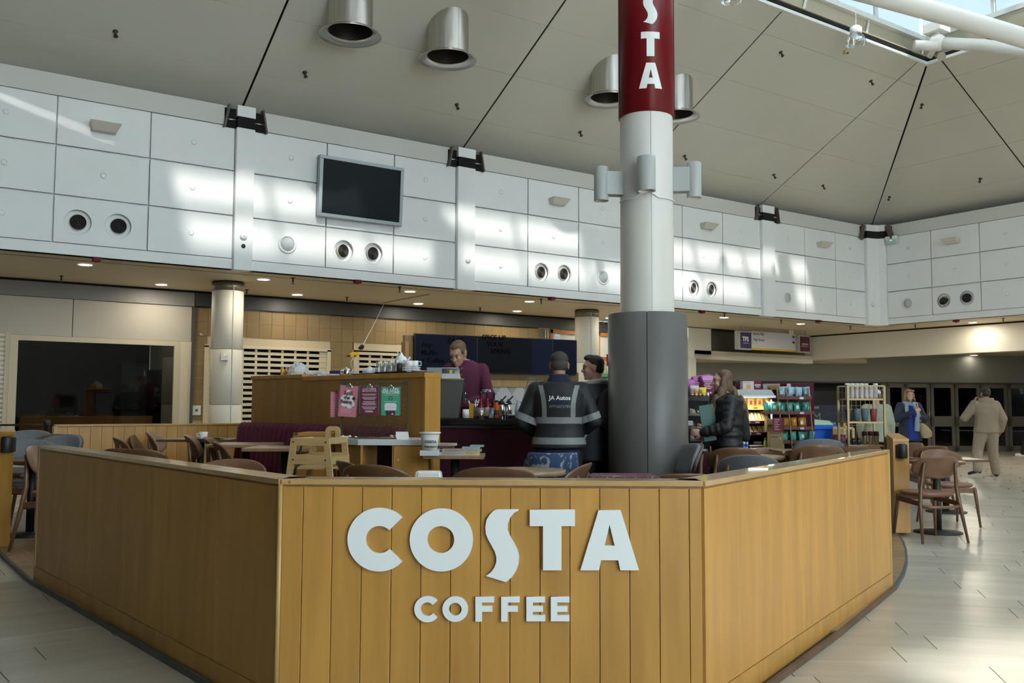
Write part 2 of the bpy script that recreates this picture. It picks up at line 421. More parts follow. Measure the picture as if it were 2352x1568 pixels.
MB().slab([(18.49, YW-.09), (18.72, YW-.14), (XR-.14, 12.42), (XR-.09, 12.31), (XR+.03, 12.31), (XR+.03, YW+.03), (18.49, YW+.03)], 3.15, 5.16).build('corner_pilaster', white_paint, wr)
MB().slab([(18.49, YW-.085), (18.72, YW-.13), (XR-.13, 12.42), (XR-.085, 12.31), (XR+.03, 12.31), (XR+.03, YW+.03), (18.49, YW+.03)], 5.16, 5.33).build('corner_bracket', gap_black, wr)
MB().slab([(18.49, YW-.09), (18.72, YW-.14), (XR-.14, 12.42), (XR-.09, 12.31), (XR+.03, 12.31), (XR+.03, YW+.03), (18.49, YW+.03)], 5.33, ZE+.02).build('corner_cap', white_paint, wr)
for p, q in (((18.30, YW-.06), (18.42, YW-.06)), ((XR-.06, 12.12), (XR-.06, 12.24))):
    MB().beam((p[0], p[1], 5.12), (q[0], q[1], ZE), .03, .12).build('bracket_plate', MATS['bracket_bronze'], wr)
MB().bb(18.33, 18.5, YW-.03, YW+.045, ZU-.03, ZE-.03).build('bracket_gap', gap_black, wr)
MB().bb(XR-.03, XR+.045, 12.15, 12.31, ZU-.03, ZE-.03).build('bracket_gap', gap_black, wr)
# walls behind the camera
plain = mat('plain_wall', (.06, .058, .052), .6)
wn = struct('wall_near'); MB().bb(-5.2, -2.2, YS-.2, YS, 0, 4.2).bb(4.1, 34, YS-.2, YS, 0, 4.2).bb(-5.2, .6, YS-.2, YS, 4.2, 6).bb(8.6, 34, YS-.2, YS, 4.2, 6).build('wall_core', plain, wn)
we = struct('wall_east'); MB().bb(33.4, 33.6, YS, 31, 0, 3).bb(-5.2, 33.6, 31, 31.2, 0, 3.2).bb(-5.2, -5, 16, 31, 0, 3.2).build('wall_core', plain, we)
ww = struct('wall_west'); MB().bb(XL-.2, XL, YS, YW, ZF, 6.2).build('fascia', plain, ww); MB().bb(-5.2, -5.0, YS, 16, 0, ZF).build('wall_core', plain, ww)

# ------------------------------------------------------------------ ceilings
S_ = .54; ZC = 5.885+S_*12.28
def zc(t): return 5.885+S_*(t-.32)          # height at distance t in from the wall face
ribs = [-1.6, .40, 4.10, 7.82, 11.50, 15.25, 19.3]
rowt = [-.36, .32, 1.23, 2.11, 3.00, 3.44]
ceil = struct('ceiling')
def roof_pt(side, a, t, dz=0):
    if side == 'N': return (a, YW-t, zc(t)+dz)
    return (XR-t, YW-(XR-a), zc(t)+dz)      # east plane: a runs like x on the north one, mirrored in the hip
for side in 'NE':
    bounds = ribs if side == 'N' else [XR-(YW-YS), -1.6, .40, 4.10, 7.82, 11.50, 15.25, 19.3]
    for i in range(len(bounds)-1):
        for j in range(len(rowt)-1):
            g, h = .016, .004
            pl = [(bounds[i]+g, rowt[j]+h), (bounds[i+1]-g, rowt[j]+h), (bounds[i+1]-g, rowt[j+1]-h), (bounds[i]+g, rowt[j+1]-h)]
            pl = clip_poly(pl, 1, 1, XR-.026)                       # right hip: a <= XR - t
            if side == 'N': pl = clip_poly(pl, -1, 1, 1.6-.026)
            if len(pl) < 3: continue
            n = len(pl)
            vs = [roof_pt(side, a, t) for a, t in pl]+[roof_pt(side, a, t, .02) for a, t in pl]
            MB().add(vs, [tuple(range(n)), tuple(range(2*n-1, n-1, -1))]+[(k, k+n, (k+1) % n+n, (k+1) % n) for k in range(n)]).build('ceiling_panel', ceil_m, ceil)
    lo, hi = bounds[0]-.2, XR+.3
    bk = [(lo, -.42), (hi+.1, -.42), (XR-3.43, 3.43), (lo if side == 'E' else XL+3.43, 3.43)]
    MB().add([roof_pt(side, a, t, .06) for a, t in bk]+[roof_pt(side, a, t, .10) for a, t in bk], [(0,1,2,3),(7,6,5,4),(0,4,5,1),(1,5,6,2),(2,6,7,3),(3,7,4,0)]).build('ceiling_backing', gap_black, ceil)
# plain slopes on the two sides the photograph does not show
MB().add([(XL, YW, zc(0)), (XL, YS, zc(0)), (XL+3.44, YS+3.44, zc(3.44)), (XL+3.44, YW-3.44, zc(3.44))], [(0,1,2,3)]).build('ceiling_slope', ceil_m, ceil)
MB().add([(XR, YS, zc(0)), (XR-3.44, YS+3.44, zc(3.44)), (8.6, YS+3.44, zc(3.44)), (8.6, YS, zc(0))], [(0,1,2,3)]).add([(XL, YS, zc(0)), (XL+3.44, YS+3.44, zc(3.44)), (2.2, YS+3.44, zc(3.44)), (.6, YS, zc(0))], [(0,1,2,3)]).build('ceiling_slope', ceil_m, ceil)
clear = glass('clear_glass', (.93, .96, .96), .05)
w7 = struct('window_7'); w8 = struct('window_8')             # unseen glazing added behind the camera to light the kiosk front
for k in range(12):
    a, b = k/12, (k+1)/12; xa, xb, xc, xd = .6+8*a, .6+8*b, 2.2+6.4*b, 2.2+6.4*a; xe, xf = -2.2+6.3*a, -2.2+6.3*b
    MB().add([(xe+.03, YS-.1, .1), (xf-.03, YS-.1, .1), (xf-.03, YS-.1, 4.2), (xe+.03, YS-.1, 4.2)], [(0,1,2,3)]).build('pane', clear, w7); MB().beam((xe, YS-.1, 0), (xe, YS-.1, 4.2), .07, .07, (1, 0, 0)).build('mullion', white_metal, w7)
    MB().add([(xa+.03, YS-.1, 4.2), (xb-.03, YS-.1, 4.2), (xb-.03, YS-.1, zc(0)), (xa+.03, YS-.1, zc(0))], [(0,1,2,3)]).build('pane', clear, w7)
    MB().add([(xa+.03, YS, zc(0)), (xb-.03, YS, zc(0)), (xc-.03, YS+3.44, zc(3.44)), (xd+.03, YS+3.44, zc(3.44))], [(0,1,2,3)]).build('pane', clear, w8)
    MB().beam((xa, YS-.1, 4.2), (xa, YS-.1, zc(0)), .07, .07, (1, 0, 0)).build('mullion', white_metal, w7)
    MB().beam((xa, YS, zc(0)), (xd, YS+3.44, zc(3.44)), .07, .07).build('mullion', white_metal, w8)
# balcony soffits
soff = mat('soffit_paint', (.62, .54, .39), .55)
SB = 15.45                                   # plane of the shopfronts
MB().bb(-5, 20.7, YW, SB+.3, ZF, ZF+.1).build('soffit', soff, ceil)
MB().bb(XR, 20.7, YS, YW, ZF, ZF+.1).build('soffit', soff, ceil)
MB().bb(-5, XL, YS, YW, ZF, ZF+.1).build('soffit', soff, ceil)
MB().bb(15.9, 22.7, SB, 24.0, 2.50, 2.62).build('low_soffit', soff, ceil)
MB().bb(20.6, 33, -12, 31, 2.80, 2.9).build('low_soffit', mat('low_soffit_paint', (.50, .45, .35), .6), ceil)
MB().bb(-5, 20.4, SB+.3, 31, 2.95, 3.05).build('low_soffit', MATS['low_soffit_paint'], ceil)

# ------------------------------------------------------------------ roof lantern
OX0, OX1, OY0, OY1 = XL+3.44, XR-3.44, YS+3.44, YW-3.44; ZR = zc(3.44)
ln = struct('trim_1')                        # white rim of the roof opening
for (x0, x1, y0, y1) in [(OX0-.1, OX1+.1, OY1, OY1+.07), (OX1, OX1+.07, OY0, OY1), (OX0-.07, OX0, OY0, OY1), (OX0-.1, OX1+.1, OY0-.07, OY0)]:
    MB().bb(x0, x1, y0, y1, ZR-.02, ZR+.03).build('rim_angle', white_metal, ln)
concrete = mat('upstand_board', (.45, .41, .30), .7, noise=((.5, .5, 4), .18))
up = struct('wall_lantern')
ZT = 8.08
for (x0, x1, y0, y1) in [(OX0-.3, OX1+.3, OY1+.22, OY1+.3), (OX1+.22, OX1+.3, OY0-.3, OY1+.3), (OX0-.3, OX0-.22, OY0-.3, OY1+.3), (OX0-.3, OX1+.3, OY0-.3, OY0-.22)]:
    MB().bb(x0, x1, y0, y1, ZR-.05, ZT).build('upstand', concrete, up)
    MB().bb(x0-.02, x1+.02, y0-.08, y1+.02, ZT, ZT+.09).build('sill_bar', white_metal, up)
    MB().bb(x0-.02, x1+.02, y0-.04, y1+.02, 9.5, 9.62).build('head_bar', white_metal, up)
MB().bb(OX0-.3, OX1+.3, OY1, OY1+.3, ZR+.12, ZR+.14).build('gutter', concrete, up)
for i in range(9):
    x = OX0+(OX1-OX0)*i/8; MB().beam((x, OY1+.12, ZR+.02), (x+.25, OY1+.20, ZR+.52), .03, .03).build('strut', white_metal, up)
opal_m = opal('opal_glazing', (.11, .113, .113))  # made-up translucent panes that spread soft light from the unseen roof
dimming = glass('dimming_glass', (.075, .088, .094), .02); south_g = glass('clerestory_glass', (.6, .62, .62), .05); strip_g = glass('strip_glass', (.42, .43, .43), .05); wnd = 0; block_m = mat('light_block', (.30, .30, .29), .7)  # glass tints chosen to dim the sky and weaken the sun patches
for (p, q) in [((OX0-.26, OY1+.26), (OX1+.26, OY1+.26)), ((OX1+.26, OY0-.26), (OX1+.26, OY1+.26)), ((OX0-.26, OY0-.26), (OX0-.26, OY1+.26)), ((OX0-.26, OY0-.26), (OX1+.26, OY0-.26))]:
    wnd += 1; wn_ = struct('window_%d' % wnd)
    p, q = Vector((*p, 0)), Vector((*q, 0)); n = round((q-p).length/1.4)
    for i in range(n):
        a, b = p.lerp(q, i/n), p.lerp(q, (i+1)/n); d = (b-a).normalized()*.03
        MB().add([(a+d)+Vector((0, 0, ZT+.09)), (b-d)+Vector((0, 0, ZT+.09)), (b-d)+Vector((0, 0, 9.5)), (a+d)+Vector((0, 0, 9.5))], [(0,1,2,3)]).build('pane' if wnd != 3 else 'light_block_infill', (dimming if wnd < 3 else south_g) if wnd != 3 else block_m, wn_)  # west side blanked with added panels to keep light off the left
        MB().beam(a+Vector((0, 0, ZT)), a+Vector((0, 0, 9.55)), .06, .06, (1, 0, 0)).build('mullion', white_metal, wn_)
rf = struct('window_5')                      # unseen lantern roof, its clear and opaque panes laid out to shape the light
nx, ny = 10, 26
for i in range(nx):
    for j in range(ny):
        x0 = OX0-.3+(OX1-OX0+.6)*i/nx; x1 = OX0-.3+(OX1-OX0+.6)*(i+1)/nx; y0 = OY0-.3+(OY1-OY0+.6)*j/ny; y1 = OY0-.3+(OY1-OY0+.6)*(j+1)/ny
        is_clear = j in (20, 21, 22) and (i, j) not in ((0, 22), (1, 22), (2, 21), (3, 22), (4, 22), (5, 21), (6, 22), (7, 22), (8, 20), (9, 22))
        MB().add([(x0+.03, y0+.03, 9.58), (x1-.03, y0+.03, 9.58), (x1-.03, y1-.03, 9.58), (x0+.03, y1-.03, 9.58)], [(0,1,2,3)]).build('pane' if is_clear or 2 < i < 8 else 'light_block_panel', strip_g if is_clear else (opal_m if 2 < i < 8 else block_m), rf)  # opaque panels added at both ends to block the sky
for i in range(nx+1):
    x = OX0-.3+(OX1-OX0+.6)*i/nx; MB().bb(x-.03, x+.03, OY0-.3, OY1+.3, 9.52, 9.64).build('glazing_bar', white_metal, rf)
for j in range(ny+1):
    y = OY0-.3+(OY1-OY0+.6)*j/ny; MB().bb(OX0-.3, OX1+.3, y-.03, y+.03, 9.50, 9.62).build('glazing_bar', white_metal, rf)
# white tubular roof steelwork
tube_m = mat('tube_paint', (.80, .79, .74), .35)
t = thing('roof_tie', 'thick white steel tube crossing the roof light at the top right corner', 'roof tube')
MB().tube([A(1800, -68, 12.4), A(2000, -14, 12.9), A(2180, 36, 13.3), A(2352, 88, 13.7), A(2560, 150, 14.2)], .145, 18).build('tube', tube_m, t)
nd = A(2152, 98, 15.3)
t = thing('corner_strut', 'white steel tube running right from the corner node of the roof opening', 'roof tube')
MB().tube([nd, A(2200, 101, 15.1), A(2260, 104, 14.8), A(2352, 118, 14.2), A(2480, 145, 13.2)], .10, 16).build('tube', tube_m, t)
MB().ell(nd, (.15, .15, .15)).cyl(nd, nd+Vector((0, 0, .55)), .06).build('node', tube_m, t)
MB().bb(nd.x-.16, nd.x+.16, nd.y-.16, nd.y+.16, nd.z+.16, nd.z+.32).build('node_plate', tube_m, t, bevel=.01)
MB().cyl(nd+Vector((-.1, -.05, -.1)), nd+Vector((-.36, .2, -.06)), .085).cyl(nd+Vector((0, 0, -.05)), nd+Vector((.1, .2, -.16)), .05).build('bracket', tube_m, t)
MB().cyl(nd+Vector((.05, -.05, -.25)), nd+Vector((.3, .2, -.02)), .07).build('bracket', mat('old_paint', (.42, .39, .31), .6), t)

# ------------------------------------------------------------------ round columns
def column(p, r, label, name='round_column'):
    t = thing(name, label, 'column', (p.x, p.y, 0))
    for (z0, z1) in [(0, .555), (.56, 1.28), (1.285, 2.12), (2.125, 3.02)]:
        MB().lathe([(r-.004, z0), (r, z0+.004), (r, z1-.004), (r-.004, z1)], 40).build('shell', offwhite, t)
    MB().lathe([(r-.02, 0), (r-.02, 3.1)], 24).build('joint', dkgrey, t)
    MB().lathe([(r+.004, 3.02), (r+.004, 3.15)], 40).build('collar', mat('bronze_collar', (.19, .165, .125), .35, .4), t)
    MB().lathe([(r-.01, 3.148), (r-.01, ZF)], 30).build('top_gap', gap_black, t)
    a = math.atan2(-p.y, -p.x)+.35
    MB().box((math.cos(a)*r, math.sin(a)*r, 1.6), (.012, .012, 3.0), None).build('seam', mat('seam', (.40, .38, .33), .6), t)
    return t
c1 = column(Vector((4.31, 14.0, 0)), .236, 'white round column beside the tiled wall with slotted shutters')
b = MB().bb(-.05, .05, -.29, -.225, 1.95, 2.02).bb(-.05, -.01, -.29, -.225, 2.02, 2.06); b.build('sensor_box', wh_plastic, c1, rz=-.4)
column(Vector((11.36, 13.93, 0)), .236, 'white round column behind the two men at the counter')
# ------------------------------------------------------------------ shopfronts below the balcony
wb = struct('wall_back')
MB().bb(-5, 1.2, SB, SB+.2, 0, ZF).build('wall_core', cream, wb)
MB().bb(-5, 4.19, SB-.05, SB+.2, 2.905, 3.13).build('bulkhead', mat('bulkhead_grey', (.20, .195, .185), .55), wb)
MB().bb(-5, 12.6, SB-.03, SB+.2, 3.13, ZF).build('shadow_gap', gap_black, wb)
MB().bb(4.20, 14.2, SB-.06, SB+.2, 2.91, 3.13).build('bulkhead', mat('bulkhead_dark', (.040, .042, .040), .5), wb)
for (a, b) in [(-5, .1), (.11, 2.36), (2.37, 4.16)]:
    MB().bb(a, b, SB-.02, SB+.2, 2.32, 2.90).build('sign_panel', mat('sign_panel_beige', (.42, .39, .32), .5), wb)
MB().bb(4.165, 4.21, SB-.05, SB+.2, 0, 2.90).build('shadow_strip', dkgrey, wb)
MB().bb(3.99, 4.165, SB-.03, SB+.1, 0, 2.315).build('jamb', cream, wb)
# big dark shop window
w1 = struct('window_6'); x0, x1, z0, z1 = 1.63, 3.99, .62, 2.315
fr = mat('window_frame_cream', (.50, .44, .31), .5)
MB().bb(x0-.11, x0, SB-.05, SB+.05, 0, z1).build('frame', fr, w1); MB().bb(x0, x1-.10, SB-.045, SB+.045, z1-.08, z1).build('frame', fr, w1)
MB().bb(x1-.10, x1, SB-.05, SB+.05, 0, z1).build('frame', fr, w1); MB().bb(x0, x1-.10, SB-.045, SB+.045, 0, .62).build('frame', fr, w1)
shop_glass = glass('shop_glass', (.55, .58, .58), .08)
MB().bb(x0, x1-.1, SB-.005, SB+.005, z0, z1-.08).build('pane', shop_glass, w1)
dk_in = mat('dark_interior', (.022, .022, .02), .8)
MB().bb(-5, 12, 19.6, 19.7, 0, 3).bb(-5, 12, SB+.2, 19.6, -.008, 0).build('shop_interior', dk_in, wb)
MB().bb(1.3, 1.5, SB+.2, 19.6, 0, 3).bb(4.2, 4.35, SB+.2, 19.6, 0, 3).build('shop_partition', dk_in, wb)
cb = thing('shop_cabinet', 'pale cabinet inside the dark shop window near its right edge', 'cabinet', (3.62, 17.2, 0))
MB().bb(-.22, .22, -.2, .2, 0, 2.0).build('body', mat('cabinet_olive', (.10, .10, .07), .6), cb, bevel=.01)
MB().bb(-.20, .20, -.215, -.2, .05, 1.95).build('door', mat('cabinet_door', (.12, .12, .09), .5), cb)
bl = thing('barrier_post', 'black queue barrier post with a thin rail at the left end of the kiosk', 'barrier', (0, 0, 0))
p = A(107, 972, 12.4); MB().lathe([(.16, 0), (.16, .02), (.035, .05), (.035, p.z-.03), (.045, p.z-.03), (.045, p.z+.04), (.02, p.z+.05)], 16, Matrix.Translation((p.x, p.y, 0))).build('post', black, bl)
q = A(-40, 976, 12.6); MB().cyl((p.x, p.y, p.z-.02), q, .014).build('rail', black, bl)
MB().lathe([(.14, 0), (.14, .02), (.03, .05), (.03, q.z)], 12, Matrix.Translation((q.x, q.y, 0))).build('post', black, bl)
# roller shutters
sh_m = mat('shutter_cream', (.56, .50, .36), .5)
def slot_shutter(xa, xb, z0, z1, label, step=.098, slot=.235):
    t = thing('roller_shutter', label, 'shutter', ((xa+xb)/2, SB+.03, 0)); hw = (xb-xa)/2
    for s in (-1, 1): MB().bb(s*hw-.035 if s > 0 else -hw-.035, s*hw+.035 if s > 0 else -hw+.035, -.05, .05, 0, z1+.03).build('guide_rail', sh_m, t)
    MB().bb(-hw-.035, hw+.035, -.05, .05, z1, z1+.05).build('head_rail', sh_m, t)
    n = int((2*hw-.07)/slot); e = (2*hw-.07-n*slot)/2
    mb = MB(); mb.bb(-hw+.035, hw-.035, -.012, .012, 0, step*.52)
    mb.bb(-hw+.035, -hw+.035+e+.02, -.01, .01, step*.52, step-.004); mb.bb(hw-.035-e-.02, hw-.035, -.01, .01, step*.52, step-.004)
    for k in range(1, n): x = -hw+.035+e+k*slot; mb.bb(x-.02, x+.02, -.01, .01, step*.52, step-.004)
    me = mb.mesh('slat', sh_m); k = 0; z = z1-step
    while z > z0: obj('slat', me, t, (0, 0, z)); z -= step; k += 1
    MB().bb(-hw, hw, .5, .52, 0, z1).build('dark_backing', gap_black, t)
    return t
slot_shutter(4.42, 6.60, .55, 2.24, 'cream slotted roller shutter behind the white column, wider of two')
slot_shutter(7.13, 8.9, .9, 2.21, 'cream slotted roller shutter left of the dark menu screens')
t = thing('roller_shutter', 'cream solid slatted roller shutter at the left edge beside the dark shop window', 'shutter', (.6, SB+.0, 0))
mb = MB(); mb.add([(-.86, 0, 0), (.86, 0, 0), (.86, -.02, .02), (-.86, -.02, .02), (.86, -.02, .052), (-.86, -.02, .052), (.86, 0, .068), (-.86, 0, .068)], [(0,1,2,3), (3,2,4,5), (5,4,6,7)])
me = mb.mesh('slat', mat('shutter_white', (.66, .62, .50), .5))
for k in range(32): obj('slat', me, t, (0, 0, .10+k*.07))
MB().bb(.86, .93, -.04, .04, 0, 2.34).build('guide_rail', fr, t)
# tiled wall
tile_b = mat('wall_tile_beige', (.24, .165, .072), .35, rnd=.06, noise=((3, 3, 3), .08)); jt = mat('tile_grout', (.50, .42, .28), .8)
MB().bb(4.21, 4.42, SB+.012, SB+.1, 0, 2.92).bb(6.64, 7.09, SB+.012, SB+.1, 0, 2.92).bb(8.9, 11.30, SB+.012, SB+.1, 0, 2.92).bb(4.21, 11.30, SB+.012, SB+.1, 2.29, 2.92).build('tile_bed', jt, wb)
TW, TH = .2195, .235; z = 2.90
tme = MB().bb(.002, TW-.002, 0, .012, .002, TH-.002).mesh('tile', tile_b)
row = 0
while z > 1.2:
    z -= TH; row += 1; x = 4.215
    while x < 11.25:
        mid = x+TW/2; hide = (4.40 < mid < 6.62 and z < 2.28) or (7.1 < mid and z < 2.2 and mid < 8.95) or (mid > 8.9 and z < 1.7)
        if not hide: obj('tile', tme, wb, (x, SB+random.uniform(0, .0015), z))
        x += TW
p = onY(451, 942, SB); sw = thing('wall_socket', 'small white socket plate on the tiled strip left of the shutter', 'socket', (p.x, SB, p.z))
MB().bb(-.07, .07, -.012, 0, -.08, .08).build('plate', wh_plastic, sw, bevel=.003); MB().bb(-.02, .02, -.016, -.012, -.02, .02).build('rocker', dkgrey, sw)
p = onY(462, 769, SB); sw = thing('blank_disc', 'small round cap on the tiles above the socket', 'cap', (p.x, SB, p.z)); MB().lathe([(.03, 0), (.03, .02), (.012, .03)], 14, Matrix.Rotation(PI/2, 4, 'X')).build('disc', steel, sw)
# shop beyond: lattice gate, orange framed front, white interior
og = mat('orange_wood', (.42, .165, .035), .45)
g1 = thing('lattice_gate', 'folded dark lattice gate beside the orange framed shopfront', 'gate', (11.45, SB, 0))
for k in range(5): MB().bb(-.13+k*.065-.008, -.13+k*.065+.008, -.02, .02, 0, 2.9).build('bar', gry, g1)
for z in (.9, 1.5, 2.1, 2.65): MB().bb(-.14, .14, -.02, .02, z, z+.02).build('crossbar', gry, g1)
lit = mat('lit_shop_wall', (.66, .62, .52), .6)
MB().bb(11.3, 15.75, 18.0, 18.1, 0, 3.1).build('shop_back_wall', lit, wb)
MB().bb(11.3, 11.35, SB+.1, 18, 0, 3.1).build('shop_side_wall', lit, wb)
MB().bb(11.35, 15.7, SB+.2, 18, 2.95, 3.0).build('shop_ceiling', lit, wb)
sf = thing('orange_shopfront', 'orange wood framed shopfront with pale glass behind the second white column', 'shopfront', (0, 0, 0))
MB().bb(11.60, 11.66, SB-.02, SB+.06, 0, 2.9).build('frame_post', og, sf); MB().bb(11.6, 14.4, SB-.02, SB+.06, 2.82, 2.90).build('frame_head', og, sf)
MB().bb(11.6, 14.4, SB-.02, SB+.06, 2.28, 2.36).build('frame_rail', og, sf); MB().bb(12.9, 12.96, SB-.02, SB+.06, 0, 2.9).build('frame_post', og, sf)
MB().bb(11.66, 14.4, SB+.03, SB+.05, 2.36, 2.82).build('fanlight', mat('frosted_pane', (.56, .58, .55), .35), sf)
MB().bb(11.6, 14.4, SB-.02, SB+.06, 1.72, 1.78).build('frame_rail', og, sf)
for k, (u, v0, v1) in enumerate([(1397, 815, 840), (1376, 836, 841)]):
    pa, pb = onY(u-3, v0, 15.35), onY(u+5, v1, 15.35); s_ = thing('shop_sign', ['narrow maroon hanging sign in the bright shopfront beside the grey column', 'tiny maroon tag low in the bright shopfront beside the grey column'][k], 'sign', ((pa.x+pb.x)/2, 15.35, pb.z))
    MB().bb(-.05, .05, -.01, .01, 0, pa.z-pb.z).build('board', maroon, s_); MB().bb(-.055, .055, -.012, .012, pa.z-pb.z, pa.z-pb.z+.015).build('batten', black, s_)
gl = bpy.data.lights.new('shop_lamp', 'AREA'); gl.energy = 30; gl.size = 2.2; gl.color = (1, .93, .8); go = bpy.data.objects.new('shop_lamp', gl); COL.objects.link(go); go.location = (13.4, 16.8, 2.9)
# pier, dark recess and bulkhead by the passage
MB().bb(14.3, 15.72, SB+.02, SB+.3, 0, 2.9).build('pier', offwhite, wb)
pier_m = mat('pier_cream', (.74, .71, .60), .55)
MB().bb(15.70, 16.47, SB, SB+.3, 2.42, 3.15).build('bulkhead', pier_m, wb); MB().bb(15.9, 20.32, SB, SB+.28, 2.42, 2.53).build('beam', pier_m, wb)
MB().bb(15.55, 16.0, SB+.05, SB+.45, 0, 2.42).build('pier', pier_m, wb)
MB().bb(16.47, 20.32, SB+.25, SB+.3, 2.5, 3.15).build('recess', mat('recess_dark', (.09, .09, .082), .6), wb)
for u in (1725, 1747): p = onY(u, 800, SB+.24); MB().bb(p.x-.012, p.x+.012, SB+.23, SB+.25, 2.53, 3.1).build('recess_strip', dkgrey, wb)
MB().bb(20.32, 20.6, YS, SB+.3, 2.52, 3.13).build('bulkhead', pier_m, wb); MB().bb(20.33, 20.6, YS, SB, 3.13, ZF).build('shadow_gap', gap_black, wb)
MB().bb(15.7, 20.4, SB+.03, SB+.28, 3.13, ZF).build('shadow_gap', gap_black, wb)
# row of glazed doors at the end of the passage
D0 = Vector((24.519, 15.214, 0)); dv = (Vector((27.523, 13.773, 0))-D0).normalized(); dn = Vector((dv.y, -dv.x, 0))   # dn points to the camera side
if dn.dot(-D0) < 0: dn = -dn
DM = Matrix((Vector((dv.x, dv.y, 0)), -dn, Vector((0, 0, 1)))).transposed().to_4x4(); DM = Matrix.Translation(D0) @ DM
ang = math.atan2(dv.y, dv.x)
def dx(u): # position along the door line of pixel column u
    q = ray(u, 960); n = Vector((dv.y, -dv.x, 0)); tt = D0.dot(n)/Vector((q.x, q.y, 0)).dot(n); return (Vector((q.x*tt, q.y*tt, 0))-D0).dot(dv)
wd = struct('wall_passage')
MB().bb(-14, 9, .02, .3, 1.96, 3.0, DM).build('fascia', mat('fascia_grey', (.24, .235, .20), .6), wd)
MB().bb(-14, 9, -.01, .05, 1.955, 2.0, DM).build('fascia_edge', dkgrey, wd)
dfr = mat('door_frame_taupe', (.125, .118, .098), .5)
door_glass = glass('door_glass', (.35, .36, .36), .05)
edges = [2036, 2080, 2137, 2193, 2252, 2315, 2380]
for i in range(len(edges)-1):
    d_ = struct('door_%d' % (i+1)); a, b = dx(edges[i])+.012, dx(edges[i+1])-.012; fw = .10
    MB().bb(a, a+fw, -.03, .04, 0, 1.95, DM).build('frame', dfr, d_); MB().bb(b-fw, b, -.03, .04, 0, 1.95, DM).build('frame', dfr, d_)
    MB().bb(a, b, -.03, .04, 1.84, 1.95, DM).build('frame', dfr, d_); MB().bb(a, b, -.03, .04, .72, 1.02, DM).build('middle_rail', dfr, d_); MB().bb(a, b, -.03, .04, 0, .16, DM).build('frame', dfr, d_)
    MB().bb(a+fw, b-fw, 0, .01, 1.02, 1.84, DM).build('pane', door_glass, d_); MB().bb(a+fw, b-fw, 0, .01, .16, .72, DM).build('pane', door_glass, d_)
    if i % 2: MB().cyl(DM @ Vector((b-.05, -.06, .95)), DM @ Vector((b-.05, -.06, 1.2)), .012).build('pull_handle', steel, d_)
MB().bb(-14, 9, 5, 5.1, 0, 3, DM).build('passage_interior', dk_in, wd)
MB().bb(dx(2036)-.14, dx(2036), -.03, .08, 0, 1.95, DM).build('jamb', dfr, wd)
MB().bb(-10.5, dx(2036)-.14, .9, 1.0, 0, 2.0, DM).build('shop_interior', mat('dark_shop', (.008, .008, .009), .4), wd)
# objects glimpsed through the dark doors
for k, (u, v0, v1, w_, c) in enumerate([(2205, 900, 960, .55, (.10, .10, .11)), (2330, 905, 955, .5, (.12, .12, .13)), (2110, 910, 930, .6, (.09, .09, .10)), (2092, 905, 930, .35, (.06, .06, .06))]):
    pa = A(u, v0, 29.0); pb = A(u, v1, 29.0)
    t = thing('ticket_machine', ['tall pale machine glimpsed behind the dark glass doors near the walker', 'grey machine glimpsed behind the last dark glass door at the right edge', 'low grey machine behind the doors beside the woman in the scarf', 'dark machine behind the doors left of the woman in the scarf'][k], 'machine', (pa.x, pa.y, 0), CAMROT)
    MB().bb(-w_/2, w_/2, -.1, .2, 0, pa.z).build('body', mat('machine_%d' % k, c, .5), t, bevel=.02); MB().bb(-w_*.3, w_*.3, -.12, -.1, pa.z-.35, pa.z-.1).build('screen', black_gloss, t)
# dim jeweller's sign in the dark shop left of the doors
p = A(1912, 952, 24.6); t = thing('shop_sign', 'dark blue sign lettered M JAMIESON above the blue bin', 'sign', tuple(p), CAMROT)
MB().bb(-.55, .55, 0, .04, -.26, .26).build('board', mat('sign_navy', (.006, .01, .04), .5), t)
text('M', .30, gry, t, (-.42, -.008, -.16), name='lettering'); text('JAMIESON', .135, mat('sign_text_dim', (.035, .05, .10), .5), t, (.12, -.008, -.02)); 
MB().bb(-.5, -.36, -.01, 0, .16, .22).build('emblem', gry, t)

# ------------------------------------------------------------------ vents, speakers, wedge lights
def vent(label, loc, rot, tilt, group='air nozzles in the upper walls'):
    t = thing('air_nozzle', label, 'vent', loc, rot, group)
    R = Matrix.Rotation(PI/2, 4, 'X')                          # local z of lathe -> -y (towards the hall)
    MB().lathe([(vr-.002, -.03), (vr-.002, .004), (vr+.012, .004), (vr+.016, 0), (vr+.004, -.002)], 36, R, cap0=False, cap1=False).build('bezel', white_metal, t)
    MB().lathe([(vr, -.001), (vr, -.16), (.001, -.16)], 30, R, cap0=False, cap1=False).build('cup', gap_black, t)
    T = Matrix.Rotation(tilt[0], 4, 'Z') @ Matrix.Rotation(tilt[1], 4, 'X')
    MB().lathe([(.095, -.15), (.104, -.03), (.103, -.012), (.097, -.012), (.092, -.1)], 30, T @ R, cap0=False, cap1=False).build('nozzle', mat('nozzle_white', (.60, .57, .50), .5), t)
    mb = MB()
    for r in (.094, .073, .052, .031, .012): mb.lathe([(r-.004, -.045), (r-.004, -.008), (r+.003, -.008), (r+.003, -.045)], 26, T @ R, cap0=False, cap1=False)
    mb.build('louvre_rings', mat('louvre_bronze', (.045, .04, .036), .5), t)
    MB().lathe([(.096, -.03), (.001, -.03)], 24, T @ R, cap0=False, cap1=False).build('throat', gap_black, t)
    return t
tl = [(0, 0), (.1, .05), (-.35, .08), (-.25, .12), (-.25, .1), (-.2, .12), (-.35, .2), (-.35, .2)]
for i, (x, z) in enumerate(ventsL):
    vent('black round air nozzle in the long upper wall, %s from the left' % ORD[i], (x, YW-.012, z), 0, (-tl[i][0]-.12, tl[i][1]*.6))
